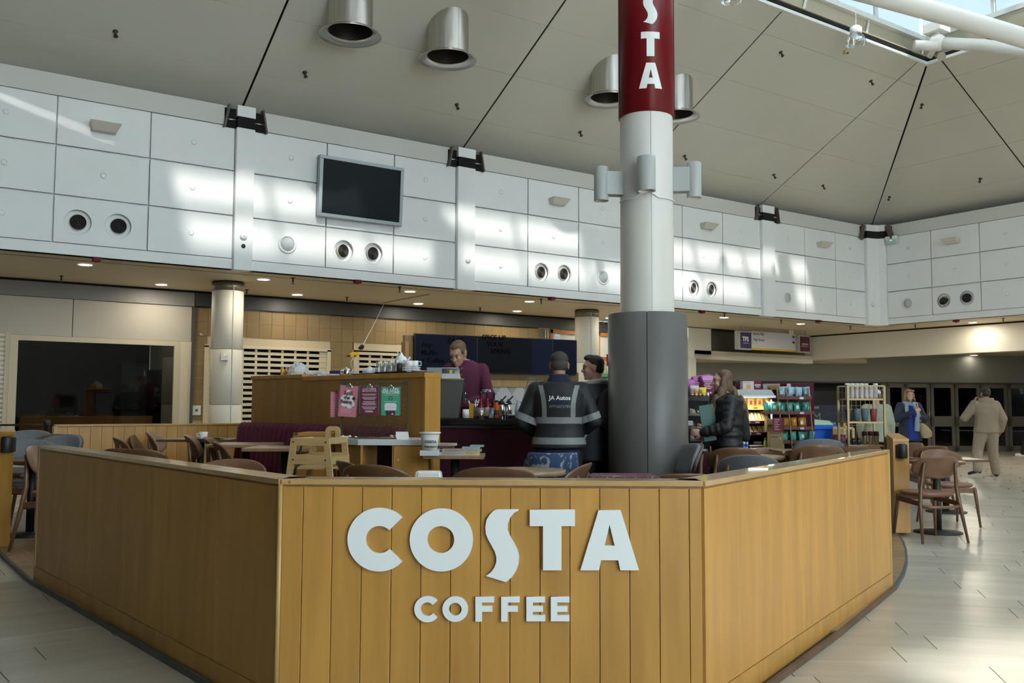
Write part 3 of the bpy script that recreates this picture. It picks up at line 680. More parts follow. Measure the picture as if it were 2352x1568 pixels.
for i, (y, z) in enumerate(ventsR):
    vent('black round air nozzle in the right upper wall, %s from the corner' % ORD[i], (XR-.012, y, z), -PI/2, ((.1, -.35), (.3, .0))[i], 'air nozzles in the upper walls')
grille = mat('speaker_grille', (.50, .53, .54), .7)
def speaker(label, loc, rot):
    t = thing('wall_speaker', label, 'speaker', loc, rot, 'round wall speakers'); R = Matrix.Rotation(PI/2, 4, 'X')
    MB().lathe([(.135, 0), (.135, .012), (.105, .016), (.105, .008)], 28, R, cap0=False, cap1=False).build('rim', white_paint, t); MB().lathe([(.105, .0), (.105, .01), (.001, .013)], 24, R).build('grille', grille, t)
for k, (u, v) in enumerate([(659, 561), (1384, 637), (1807, 684)]):
    p = onY(u, v, YW); speaker('flush round grey speaker in the long upper wall, %s from the left' % ORD[k], (p.x, YW-.013, p.z), 0)
p = onX(2086, 697, XR); speaker('flush round grey speaker in the right upper wall', (XR-.015, p.y, p.z), -PI/2)
for k, (u, v) in enumerate([(554, 545), (1068, 599)]):
    p = onY(u, v, YW); t = thing('smoke_sensor', ['small round white sensor near the foot of the first pilaster', 'small round white sensor near the foot of the second pilaster'][k], 'sensor', (p.x, YW-.09, p.z))
    MB().lathe([(.05, 0), (.05, .015), (.03, .03), (.015, .032)], 20, Matrix.Rotation(PI/2, 4, 'X')).build('housing', wh_plastic, t); MB().lathe([(.014, .03), (.001, .036)], 10, Matrix.Rotation(PI/2, 4, 'X')).build('lens', grille, t)
p = onY(554, 567, YW); t = thing('cable_hole', 'small black hole plug low on the first pilaster', 'plug', (p.x, YW-.09, p.z)); MB().lathe([(.03, 0), (.03, .006), (.001, .003)], 16, Matrix.Rotation(PI/2, 4, 'X')).build('plug', black, t)
for k, (u, v) in enumerate([(2000, 702), (2019, 702)]):
    p = onX(u, v, 18.75); t = thing('smoke_sensor', ['left of two round sensors on the corner pilaster', 'right of two round sensors on the corner pilaster'][k], 'sensor', (18.62+.16*k, YW-.135, p.z), -.4)
    MB().lathe([(.05, 0), (.05, .015), (.03, .03), (.015, .032)], 20, Matrix.Rotation(PI/2, 4, 'X')).build('housing', wh_plastic, t); MB().lathe([(.014, .03), (.001, .036)], 10, Matrix.Rotation(PI/2, 4, 'X')).build('lens', grille, t)
wedge_m = mat('wedge_beige', (.60, .57, .49), .5)
def wedge(label, loc, rot):
    t = thing('wedge_uplighter', label, 'wall light', loc, rot, 'wedge shaped uplighters')
    MB().hexa([(-.14, -.10, -.05), (.14, -.10, -.05), (.15, 0, -.05), (-.15, 0, -.05), (-.19, -.20, .06), (.19, -.20, .06), (.17, 0, .06), (-.17, 0, .06)]).build('housing', wedge_m, t, bevel=.006)
    MB().bb(-.13, .13, -.15, -.03, .06, .066).build('diffuser', wh_plastic, t)
for k, (u, v) in enumerate([(237, 298), (1276, 466), (1620, 522), (1885, 564)]):
    p = onY(u, v, YW); wedge('beige wedge shaped uplighter on the long upper wall, %s from the left' % ORD[k], (p.x, YW-.012, p.z), 0)
p = onX(2190, 555, XR); wedge('beige wedge shaped uplighter on the right upper wall', (XR-.015, p.y, p.z), -PI/2)
p = onX(2053, 553, XR); t = thing('emergency_light', 'small twin emergency light box beside the corner bracket', 'emergency light', (XR-.02, p.y, p.z), -PI/2)
MB().bb(-.13, .13, -.1, 0, -.08, .04).build('box', mat('sign_pale_blue', (.52, .60, .62), .4), t, bevel=.006)
for s in (-1, 1): MB().cyl((s*.09, -.02, .07), (s*.09, -.13, .05), .045).build('lamp_head', wh_plastic, t)
MB().box((0, -.102, -.0), (.04, .004, .01)).build('indicator', mat('green_led', (.1, .9, .3), .4, emit=2), t)
# wall screen
pa, pb, pc_, pd = onY(735, 353, YW-.15), onY(927, 388, YW-.15), onY(922, 517, YW-.15), onY(730, 495, YW-.15)
cx_ = (pa.x+pb.x)/2; w_ = (pb.x-pa.x+pc_.x-pd.x)/2; z1_ = (pa.z+pb.z)/2; z0_ = (pc_.z+pd.z)/2; hh = z1_-z0_
tv = thing('wall_screen', 'large blank television with silver frame high on the white panelled wall', 'television', (cx_, YW-.12, (z0_+z1_)/2))
tv.rotation_euler = (.05, 0, 0)
MB().bb(-w_/2, w_/2, -.03, .06, -hh/2, -hh/2+.05).bb(-w_/2, w_/2, -.03, .06, hh/2-.05, hh/2).bb(-w_/2, -w_/2+.05, -.03, .06, -hh/2+.05, hh/2-.05).bb(w_/2-.05, w_/2, -.03, .06, -hh/2+.05, hh/2-.05).bb(-w_/2, w_/2, .04, .06, -hh/2, hh/2).build('frame', mat('silver_frame', (.36, .40, .42), .35, .3), tv, bevel=.004)
MB().bb(-w_/2+.05, w_/2-.05, -.02, .04, -hh/2+.05, hh/2-.05).build('screen', mat('screen_dark', (.010, .014, .016), .35, spec=.12), tv)
MB().bb(-.3, .3, .06, .11, -.2, .2).build('bracket', black, tv)

# ------------------------------------------------------------------ soffit fittings
def downlight(label, x, y, pw=5):
    t = thing('downlight', label, 'ceiling light', (x, y, ZF), 0, 'recessed downlights')
    MB().lathe([(.105, -.002), (.105, -.012), (.085, -.012), (.085, 0)], 24, cap0=False, cap1=False).build('trim_ring', white_metal, t); MB().lathe([(.086, -.006), (.001, -.006)], 20, cap0=False, cap1=False).build('diffuser', lamp_glow, t)
    l = bpy.data.lights.new('downlight_lamp', 'AREA'); l.energy = pw; l.shape = 'DISK'; l.size = .17; l.color = (1, .9, .74)
    lo = bpy.data.objects.new('downlight_lamp', l); COL.objects.link(lo); lo.parent = t; lo.location = (0, 0, -.03)
for i, x in enumerate([2.17, 4.63, 7.11, 9.54, 12.05, 14.61, 17.13]): downlight('glowing round downlight under the long wall, front row, %s from the left' % ORD[i], x, 13.33)
for i, x in enumerate([3.53, 5.76, 8.10, 10.34, 12.75]): downlight('glowing round downlight under the long wall, back row, %s from the left' % ORD[i], x, 14.87)
downlight('glowing round downlight under the right upper wall', 19.86, 10.84, 6)
for k, y in enumerate([8.3, 5.8, 3.3]): downlight('added unseen downlight under the right upper wall, %s beyond the frame' % ORD[k], 19.86, y, 20)  # extra downlights out of view, stronger, added to brighten the right bulkhead
p = onZ(2237, 815, 2.80); t = thing('downlight', 'glowing round downlight in the low ceiling above the glass doors', 'ceiling light', (p.x, p.y, 2.80), 0, 'recessed downlights')
MB().lathe([(.12, -.002), (.12, -.012), (.1, -.012), (.1, 0)], 24, cap0=False, cap1=False).build('trim_ring', white_metal, t); MB().lathe([(.1, -.006), (.001, -.006)], 20, cap0=False, cap1=False).build('diffuser', lamp_glow, t)
for (x, y) in [(22.5, 12.5), (23.5, 9), (21.6, 6), (17.5, 18.5)]:  # added fill lamps without fittings, kept away from the fascia
    l = bpy.data.lights.new('passage_fill', 'AREA'); l.energy = 20; l.shape = 'DISK'; l.size = .2; l.color = (1, .9, .74)
    lo = bpy.data.objects.new('passage_fill', l); COL.objects.link(lo); lo.location = (x, y, 2.45 if y > 16 and x < 22 else 2.75)
spr_m = mat('sprinkler_bronze', (.05, .045, .035), .5, .4)
def sprinkler(label, loc, tilt=None):
    t = thing('sprinkler_head', label, 'sprinkler', loc, 0, 'sprinkler heads')
    MB().lathe([(.034, 0), (.034, -.006), (.012, -.012), (.012, -.05), (.02, -.06)], 12).build('escutcheon', spr_m, t); MB().lathe([(.006, -.06), (.006, -.085), (.028, -.087), (.028, -.091), (.001, -.091)], 10).build('deflector', spr_m, t)
    if tilt: t.rotation_euler = tilt
for i, (u, v) in enumerate([(141, 636), (673, 641), (567, 668), (797, 685), (918, 661), (1243, 689), (1103, 709), (1664, 722), (1794, 737), (1953, 751), (2102, 748), (2304, 734)]):
    p = onZ(u, v-3, ZF); sprinkler('small bronze sprinkler head under the balcony, %s from the left' % (ORD[i]), (p.x, p.y, ZF))
def onC(u, v): q = ray(u, v); t_ = (ZC-H)/(q.z+S_*q.y); return EYE+q*t_
for i, (u, v) in enumerate([(265, 72), (700, 166), (1049, 240), (1332, 303), (1572, 358), (1777, 401), (1793, 120), (1890, 426), (2000, 186)]):
    p = onC(u, v); sprinkler('dark sprinkler head on the sloping ceiling, %s from the left' % ORD[i], tuple(p), (-.49, 0, 0))
def onE(u, v): q = ray(u, v); k = 5.885+S_*(XR-.32); t_ = (k-H)/(q.z+S_*q.x); return EYE+q*t_
for i, (u, v) in enumerate([(2043, 452), (2118, 240), (2252, 410)]):
    p = onE(u, v); sprinkler('dark sprinkler head on the far right ceiling slope, %s from the left' % ORD[i], tuple(p), (0, .49, 0))
p = onC(1944, 117); t = thing('smoke_detector', 'small cream smoke detector on the ceiling below the hanging bell lamp', 'detector', tuple(p)); t.rotation_euler = (-.49, 0, 0)
MB().lathe([(.06, 0), (.06, -.02), (.035, -.045)], 18).build('housing', mat('old_plastic', (.55, .46, .28), .5), t); MB().lathe([(.02, -.045), (.015, -.06)], 10).build('sensor', dkgrey, t)
for i, (u, v) in enumerate([(222, 595), (821, 647), (1267, 686), (1612, 717), (1880, 739), (2196, 738)]):
    p = onZ(u, v-4, ZF); t = thing('alarm_beacon', 'small dark red alarm box under the balcony edge, %s from the left' % ORD[i], 'alarm', (p.x, p.y, ZF), 0, 'red alarm boxes')
    MB().bb(-.05, .05, -.05, .05, -.05, 0).build('box', maroon, t, bevel=.006); MB().lathe([(.03, -.05), (.02, -.065)], 12).build('lens', mat('red_lens', (.35, .01, .02), .2), t)
# ceiling ducts
for i, (x, y) in enumerate([(4.87, 10.88), (6.36, 10.88), (9.34, 10.88), (10.80, 10.88)]):
    t = thing('ceiling_duct', 'brushed steel duct with flared rim hanging from the sloping ceiling, %s from the left' % ORD[i], 'duct', (x, y, 6.14), 0, 'steel ceiling ducts')
    n = 40; r = .292; vs = []; fs = []
    for k in range(n):
        a = 2*PI*k/n; px_, py_ = r*math.cos(a), r*math.sin(a); vs += [(px_, py_, .06), (px_, py_, zc(YW-(y+py_))-6.14+.01)]
    fs = [(2*k, 2*((k+1) % n), 2*((k+1) % n)+1, 2*k+1) for k in range(n)]
    MB().add(vs, fs, True).build('tube', steel, t)
    MB().lathe([(r-.012, .9), (r-.012, .10), (r-.004, .06)], n, cap0=False, cap1=False).build('liner', mat('duct_liner', (.06, .055, .045), .5, .6), t)
    MB().lathe([(r-.004, .062), (r+.004, .075), (.408, .005), (.411, 0), (.407, -.003), (r, .055)], n, cap0=False, cap1=False).build('flared_rim', steel, t)
    MB().lathe([(r-.012, .45), (.001, .45)], 20, cap0=False, cap1=False).build('dark_plug', gap_black, t)
    MB().bb(-.004, .004, -r-.003, -r, .07, zc(YW-(y-r))-6.14).build('seam', steel, t)
# bell lamps
bell_g = glass('lamp_glass', (.80, .85, .86), .18)
def bell(u, v, d, top, label):
    p = A(u, v, d); t = thing('bell_lamp', label, 'pendant lamp', tuple(p))
    MB().lathe([(.07, .02), (.095, .03), (.095, .13), (.06, .16), (.02, .165)], 24).build('cap', white_metal, t)
    MB().lathe([(.09, .03), (.12, -.01), (.155, -.08), (.165, -.14), (.160, -.15)], 28, cap0=False, cap1=False).build('shade', bell_g, t)
    MB().lathe([(.02, .03), (.035, -.03), (.02, -.075)], 12).build('bulb', china, t)
    MB().tube([(0, 0, .16), (.01, 0, .3), (-.005, 0, top)], .006, 6).build('cord', white_metal, t)
bell(1966, 82, 14.6, .48, 'white bell shaped pendant lamp hanging below the roof opening, fully in view')
bell(1681, -22, 12.5, .6, 'bell shaped pendant lamp cut by the top edge of the frame')
# cable tie and tape on soffit, hazard warning tag
t = thing('cable_strip', 'thin perforated cable strip and pull cord slanting across the soffit', 'cable')
a, b = onZ(883, 694, ZF), onZ(985, 675, ZF)
MB().beam((a.x, a.y, ZF-.012), (b.x, b.y, ZF-.012), .03, .01).build('strip', mat('strip_beige', (.42, .38, .29), .5), t)
c_ = A(832, 795, 15.1); MB().tube([(a.x, a.y, ZF-.01), tuple(a.lerp(c_, .5)-Vector((0, 0, .02))), tuple(c_)], .006, 6).build('cord', wh_plastic, t)
MB().ell(c_, (.04, .03, .03)).ell(A(829, 799, 15.1), (.05, .03, .03)).build('clamp', black, t)
p = A(812, 815, 15.2); t = thing('warning_tag', 'yellow warning tag with black marks hanging on the cord beside the second shutter', 'tag', tuple(p))
MB().prism([(-.11, -.02), (.03, -.04), (.10, -.03), (.09, .06), (-.02, .05)], -.01, .01).build('tag', mat('warning_yellow', (.75, .48, .01), .5), t)
MB().prism([(-.14, -.02), (-.08, -.04), (-.05, .01)], -.014, .012).prism([(0, 0), (.02, -.04), (.07, .02), (.03, -.01)], -.014, -.01).build('mark', black, t)
MB().tube([(.0, 0, -.04), (-.05, 0, -.12), (-.03, 0, -.22), (.02, 0, -.16), (0, 0, -.04)], .005, 6).build('loop', wh_plastic, t)
# hanging direction sign
SY = 14.7
pL, pR = onY(1723, 762, SY), onY(1829, 768, SY); zb = onY(1723, 803, SY).z; zt = (pL.z+pR.z)/2+.01
ds = thing('direction_sign', 'hanging white direction sign reading North Mall and High Street with yellow stripe', 'sign', ((pL.x+pR.x)/2, SY, zb)); hw = (pR.x-pL.x)/2; hz = zt-zb
MB().bb(-hw, hw, -.05, .05, 0, hz).build('board', mat('sign_board', (.50, .50, .53), .5), ds); MB().bb(-hw, hw, -.053, .053, 0, hz*.1).build('stripe', mat('sign_yellow', (.62, .36, .02), .5), ds)
for k in (1, 2): MB().bb(-hw, hw, -.053, -.05, hz*(1-.315*k)-.004, hz*(1-.315*k)).build('divider', mat('sign_line', (.42, .42, .44), .5), ds)
text('North Mall', hz*.20, black, ds, (-hw+.05, -.054, hz*.80), align='LEFT', sx=.95); text('High Street', hz*.20, black, ds, (-hw+.05, -.054, hz*.49), align='LEFT', sx=.95)
for zz in (.76, .46):
    MB().prism([(-.022, 0), (.022, 0), (.022, hz*.05), (.07, hz*.05), (0, hz*.15), (-.07, hz*.05), (-.022, hz*.05)], -.056, -.052, Matrix.Translation((hw-.18, 0, hz*zz))).build('arrow', black, ds)
MB().bb(hw*.72-.09, hw*.72+.09, -.04, .04, hz, ZF-zb).build('hanger', cream, ds)
for (u0, u1, v0, v1, colr, big, small, lab, nm) in [(1690, 1724, 759, 804, (.012, .012, .09), 'TFS', 'The Fragrance Shop', 'navy hanging sign lettered TFS at the left end of the direction sign', 'tfs'), (1831, 1858, 769, 811, (.09, .006, .02), 'TIMPSON', '', 'maroon hanging sign lettered TIMPSON at the right end of the direction sign', 'tim')]:
    a = onY(u0, v0, SY-.1); b = onY(u1, v1, SY-.1); t = thing('projecting_sign', lab, 'sign', ((a.x+b.x)/2, SY-.1, b.z)); hw2 = (b.x-a.x)/2; h2 = a.z-b.z
    MB().bb(-hw2, hw2, -.04, .04, 0, h2).build('case', mat('sign_case', (.36, .35, .31), .5), t); off = hw2*.12 if nm == 'tfs' else 0
    MB().bb(-hw2*.76+off*1.6, hw2*.9, -.046, -.04, h2*.08, h2*.92).build('face', mat('face_'+nm, colr, .5), t)
    if nm == 'tfs': text(big, .15, sign_white, t, (.03, -.048, h2*.46), bold=.03, sx=.95); text(small, .028, sign_white, t, (.05, -.048, h2*.34), sx=.9)
    else: text(big, .06, sign_white, t, (0.01, -.048, h2*.44), sx=.95); MB().bb(-hw2*.6, hw2*.6, -.048, -.046, h2*.36, h2*.375).build('rule', sign_white, t)
    for s in (-.4, .4): MB().cyl((s*hw2, 0, h2), (s*hw2, 0, ZF-b.z), .012, n=8).build('hanger', steel, t)
# ------------------------------------------------------------------ main column through the kiosk
MC = A(1488, 900, 8.5); MC.z = 0; mr, cr = .250, .368
t = thing('kiosk_column', 'tall column through the cafe, grey clad at the foot with red lettered sleeve above', 'column', tuple(MC))
zc_top = 1.3+(929-712)/2097*8.15
for k in range(2):
    a0 = -YAW-PI/2-.16+k*PI
    MB().lathe([(cr-.006, 0), (cr, .006), (cr, zc_top-.004), (cr-.01, zc_top), (mr, zc_top)], 30, a0=a0+.008, a1=a0+PI-.008).build('cladding', clad, t)
MB().lathe([(cr-.012, 0), (cr-.012, zc_top-.01)], 40, cap0=False, cap1=False).build('cladding_joint', gap_black, t)
MB().lathe([(mr, .5), (mr, 3.06)], 44, cap0=False, cap1=False).build('lower_shaft', col_paint, t)
MB().lathe([(mr-.002, 3.06), (mr-.002, 9.5)], 44, cap0=False, cap1=False).build('shaft', mat('upper_shaft', (.68, .68, .65), .38), t)
zs0 = zat(1488, 262, 8.35); sr = .262
red = mat('sleeve_red', (.15, .005, .010), .32, spec=.3)
MB().lathe([(mr, zs0), (sr, zs0+.004), (sr, 6.75), (mr, 6.75)], 48, cap0=False, cap1=False).build('sleeve', red, t)
for s in (-1, 1): a = -YAW-PI/2+s*1.42; MB().bb(-.012, .012, sr-.002, sr+.006, zs0, 6.75, Matrix.Rotation(a-PI/2, 4, 'Z')).build('sleeve_seam', mat('sleeve_edge', (.10, .006, .01), .3), t)
a = -YAW-PI/2+.03; MB().bb(-.003, .003, mr-.001, mr+.002, zc_top, zs0, Matrix.Rotation(a-PI/2, 4, 'Z')).build('shaft_seam', mat('shaft_seam', (.58, .57, .52), .5), t)
# letter outlines (units of the crop they were measured in), x right, y down
def arc(cx, cy, r, a0, a1, n): return [(cx+r*math.cos(math.radians(a0+(a1-a0)*i/n)), cy-r*math.sin(math.radians(a0+(a1-a0)*i/n))) for i in range(n+1)]
LET = {
 'C': [arc(352, 307, 229, 44, 316, 48)+arc(352, 307, 98, 317, 43, 36)],
 'O': [arc(797, 309, 227, 0, 352.5, 47), arc(793, 307, 97, 0, 350, 35)],
 'S': [[(1195,90),(1353,90),(1352,97),(1320,115),(1292,150),(1275,195),(1273,235),(1290,280),(1320,330),(1345,380),(1356,430),(1352,480),(1335,530),(1305,575),(1262,612),(1115,567),(1150,545),(1177,510),(1192,470),(1193,435),(1182,395),(1158,350),(1133,305),(1117,265),(1113,215),(1122,165),(1145,127),(1168,104)]],
 'T': [[(1432,92),(1757,92),(1757,210),(1660,210),(1660,527),(1527,527),(1527,210),(1432,210)]],
 'A': [[(1927,95),(2085,95),(2217,527),(2083,527),(2067,455),(1945,455),(1930,527),(1795,527)], [(2005,200),(1970,350),(2042,350)]],
 'c': [arc(697, 806, 94, 40, 320, 36)+arc(697, 806, 49, 321, 39, 28)],
 'o': [arc(897, 806, 92, 0, 350, 35), arc(897, 806, 46, 0, 346, 25)],
}
def barred(x0, x1, mids, stem=47):
    p = [(x0, 717), (x1, 717), (x1, 758), (x0+stem, 758), (x0+stem, 784), (mids, 784), (mids, 825), (x0+stem, 825)]
    return p
LET['f1'] = [barred(1042, 1177, 1164)+[(1089, 895), (1042, 895)]]; LET['f2'] = [barred(1227, 1360, 1347)+[(1274, 895), (1227, 895)]]
LET['e1'] = [barred(1408, 1542, 1528)+[(1455, 850), (1544, 850), (1544, 893), (1408, 893)]]; LET['e2'] = [barred(1583, 1718, 1704)+[(1630, 850), (1718, 850), (1718, 893), (1583, 893)]]
# vertical lettering on the sleeve
pxm = 8.3/FPX
for ch, cxu, ytop, hgt in [('C', 1495, -160, 62), ('O', 1495, -80, 62), ('S', 1495, -8, 68), ('T', 1495, 77, 56), ('A', 1495, 148, 58)]:
    P = LET[ch]; xs = [q[0] for q in P[0]]; ys = [q[1] for q in P[0]]; k = hgt/(max(ys)-min(ys)); xc = (max(xs)+min(xs))/2
    zt_ = zat(cxu, ytop, 8.28); zb_ = zat(cxu, ytop+hgt, 8.28); kz = (zt_-zb_)/(max(ys)-min(ys)); kx = kz*(54/58*1.0 if ch == 'A' else 1)
    me = outline_mesh([[((q[0]-xc)*kx, zt_-(q[1]-min(ys))*kz) for q in L_] for L_ in P], .004)
    bm = bmesh.new(); bm.from_mesh(me); bmesh.ops.triangulate(bm, faces=bm.faces)
    for _ in range(2):
        lng = [e for e in bm.edges if abs(e.verts[0].co.x-e.verts[1].co.x) > .03]
        if lng: bmesh.ops.subdivide_edges(bm, edges=lng, cuts=1); bmesh.ops.triangulate(bm, faces=bm.faces)
    for v in bm.verts:
        a = v.co.x/sr+.022; rr = sr+.0025-v.co.y; an = -YAW-PI/2+a
        v.co = (rr*math.cos(an), rr*math.sin(an), v.co.z)
    bm.to_mesh(me); bm.free(); me.materials.clear(); me.materials.append(sign_white); obj('letter', me, t)
# cylinder spotlights round the column
spot_m = mat('spot_grey', (.40, .43, .42), .4)
def col_spot(du, side, label, zt_, zb_, r):
    an = -YAW-PI/2+side; d = Vector((math.cos(an), math.sin(an), 0)); off = .44 if abs(side) > 1 else .34
    p = MC+d*off; t2 = thing('column_spotlight', label, 'spotlight', (p.x, p.y, zb_), an+PI/2, 'cylinder spotlights on the column'); h_ = zt_-zb_
    MB().lathe([(r, .004), (r, h_-.006), (r-.006, h_)], 26, cap0=False).build('housing', spot_m, t2)
    MB().lathe([(r-.003, .004), (r-.012, .004), (r-.012, .03)], 26, cap0=False, cap1=False).build('rim', white_metal, t2)
    MB().lathe([(r-.012, .02), (.001, .022)], 20, cap0=False, cap1=False).build('lens', mat('spot_lens', (.45, .36, .40), .2), t2)
    MB().bb(-.055, .055, r*.6, off-mr+.02, h_*.18, h_*.86).build('arm', spot_m, t2, bevel=.004)
zt_, zb_ = zat(1386, 388, 8.5), zat(1386, 466, 8.5)
col_spot(0, -1.42, 'grey cylinder spotlight on the left side of the main column', zt_, zb_, .068)
zt_, zb_ = zat(1589, 378, 8.5), zat(1589, 459, 8.5)
col_spot(0, 1.42, 'grey cylinder spotlight on the right side of the main column', zt_, zb_, .068)
zt_, zb_ = zat(1473, 360, 8.17), zat(1473, 440, 8.17)
col_spot(0, -.15, 'grey cylinder spotlight on the front of the main column', zt_, zb_, .084)
pts = []
for k in range(41):
    an = -YAW-PI/2-1.45+2.9*k/40; sag = .04*abs(math.cos((k-20)/20*PI))*1.2
    pts.append((MC.x+(mr+.008)*math.cos(an), MC.y+(mr+.008)*math.sin(an), 3.22-.02+(.05 if abs(k-18) < 6 else 0)*math.cos((k-18)/6*PI/2)))
t3 = thing('spotlight_cable', 'thin cable looped round the main column under the spotlights', 'cable'); MB().tube(pts, .007, 6).build('cable', white_metal, t3)

# ------------------------------------------------------------------ kiosk floor
pf = struct('floor_kiosk'); wood_f = mat('timber_floor', (.30, .195, .095), .4, noise=((30, 2, 3), .3), rnd=.14)
MB().slab(plat_poly, -.011, KE-.012).build('deck', mat('deck_joint', (.03, .02, .012), .7), pf)
trim_m = mat('deck_edge', (.07, .08, .08), .5); tb = MB(); fb = MB(); n = len(plat_poly)
for i in range(n):
    p, q = plat_poly[i], plat_poly[(i+1) % n]; (fb if i < 3 else tb).beam((p[0], p[1], KE/2), (q[0], q[1], KE/2), .02, KE+.002)
tb.build('edge_strip', trim_m, pf); fb.build('edge_strip', mat('edge_brown', (.13, .075, .045), .5, noise=((6, 6, 6), .4)), pf)
pd = Vector((math.cos(math.radians(-20)), math.sin(math.radians(-20)))); pn = Vector((-pd.y, pd.x)); np_ = 0
for k in range(-40, 140):
    o0 = k*.15
    for j in range(-4, 12):
        s0 = j*1.6+(k % 3)*.55
        quad = [pd*s0+pn*o0, pd*(s0+1.597)+pn*o0, pd*(s0+1.597)+pn*(o0+.148), pd*s0+pn*(o0+.148)]
        seen = False
        for f_ in (0, .2, .4, .6, .8, 1):
            c = (quad[0]+quad[3])/2*(1-f_)+(quad[1]+quad[2])/2*f_
            if Vector((c.x, c.y, 0)).dot(FH) < 1: continue
            u, v, z = proj((c.x, c.y, KE)); seen = seen or (-150 < u < 140 and 1160 < v < 1440) or (1990 < u < 2150 and 1130 < v < 1440)
        if not seen: continue
        pl = clip_convex([tuple(q) for q in quad], plat_poly)
        if len(pl) >= 3 and np_ < 280: MB().slab(pl, KE-.011, KE).build('plank', wood_f, pf); np_ += 1

# ------------------------------------------------------------------ kiosk screen walls
def screen_wall(name, label, p0, p1, h, z0, pw, m, thick=.12, outer=1, joints=None, post0=False, post1=False, capm=None, skirt=.10, cat='screen wall'):
    """p0->p1, planks on the side to the right of that direction when outer=1"""
    p0, p1 = Vector(p0), Vector(p1); d = (p1-p0); L = d.length; a = math.atan2(d.y, d.x)
    t = thing(name, label, cat, (p0.x, p0.y, z0), a); s = -outer
    MB().bb(.012, L-.012, min(0, -s*(thick-.0)), max(0, -s*(thick-.0)), 0, h-.02).build('core', oak_dark, t)
    xs = joints if joints else [L*i/max(1, round(L/pw)) for i in range(max(1, round(L/pw))+1)]
    for i in range(len(xs)-1):
        g = .0012; x0, x1 = xs[i]+g, xs[i+1]-g; y0, y1 = sorted((s*.001, s*.017)); yo = s*.017; yi = s*.001; e = .0018
        mb = MB()
        mb.slab([(x0, yi), (x1, yi), (x1, yo-s*e), (x1-e, yo), (x0+e, yo), (x0, yo-s*e)] if s < 0 else [(x0, yi), (x0, yo-s*e), (x0+e, yo), (x1-e, yo), (x1, yo-s*e), (x1, yi)][::-1], skirt if skirt else .0, h-.032); mb.build('plank' if pw < .3 else 'panel', m, t)
    if skirt: y0, y1 = sorted((0, s*.022)); MB().bb(0, L, y0, y1, 0, skirt-.003).build('skirting', m, t, bevel=.003)
    y0, y1 = sorted((s*.024, -s*thick)); MB().bb(-.004, L+.004, y0, y1, h-.022, h).build('cap_rail', capm or m, t, bevel=.002)
    MB().bb(-.002, L+.002, min(s*.012, 0), max(s*.012, 0), h-.034, h-.020).build('shadow_bead', oak_dark, t)
    y0, y1 = sorted((-s*thick, -s*(thick+.016))); MB().bb(.01, L-.01, y0, y1, 0, h-.022).build('inner_panel', m, t)
    for f, x in ((post0, 0), (post1, L)):
        if f: y0, y1 = sorted((s*.02, -s*(thick+.01))); MB().bb(x-.018 if x else -.018, x+.018, y0, y1, 0, h-.022).build('end_panel', oak_pale, t)
    return t
HW = .989; cap_m = mat('oak_cap', (.50, .31, .12), .28, noise=((5, 5, 5), .2), coat=.7)
def lerpj(u0, u1, us): return [(u-u0)/(u1-u0) for u in us]
ju = [652]+[700+67.75*k for k in range(14)]+[1609]; L = (KR-KL).length
front = screen_wall('front_screen', 'oak plank front of the cafe enclosure carrying the big white lettering', KL, KR, HW, 0, .124, oak, joints=[L*(u-652)/(1609-652) for u in ju], capm=cap_m, skirt=.09)
LL = (KLE-KL).length
left = screen_wall('left_screen', 'long shaded oak side screen of the cafe on the left', KLE, KL, HW, 0, .62, mat('oak_shaded', (.44, .228, .046), .42, noise=((7, 7, .7), .24), rnd=.04), post0=True, skirt=.12, capm=cap_m)  # oak darkened in colour to deepen the shade on this side
right = screen_wall('right_screen', 'sunlit oak side screen of the cafe on the right', KR, KRE, HW, 0, .75, oak, post1=True, skirt=.12, capm=cap_m)
MB().cyl((.03, -.026, HW-.012), (.03, -.020, HW-.012), .006, n=10).build('peg', oak_dark, front)
# lettering on the front
fd = (KR-KL).normalized(); fa = math.atan2(fd.y, fd.x); fdep = lambda u: None
def front_pt(cx, cy):
    u, v = 760+cx/3.136, 1140+cy/3.136
    q = ray(u, v); n_ = Vector((fd.y, -fd.x, 0)); base = KL+n_*.020
    tt = (base-EYE).dot(n_)/q.dot(n_); P = EYE+q*tt; return ((P-KL).dot(fd), P.z)
FM = Matrix.Rotation(fa, 4, 'Z')
def sign_word(label, keys, nm):
    t = thing(nm, label, 'sign', tuple(KL), fa)
    for k in keys:
        me = outline_mesh([[front_pt(*q) for q in P] for P in LET[k]], .014); me.materials.clear(); me.materials.append(sign_white)
        o = obj('letter', me, t, (0, -.026, 0))
sign_word('large white cut-out letters COSTA on the oak front', ['C', 'O', 'S', 'T', 'A'], 'lettering_costa')
sign_word('smaller white cut-out letters COFFEE below the large word', ['c', 'o', 'f1', 'f2', 'e1', 'e2'], 'lettering_coffee')
# corner post
MB().cyl((0, 0, 0), (0, 0, HW-.02), .012, n=10).build('corner_bead', oak_pale, left, loc=(LL, -.012, 0))
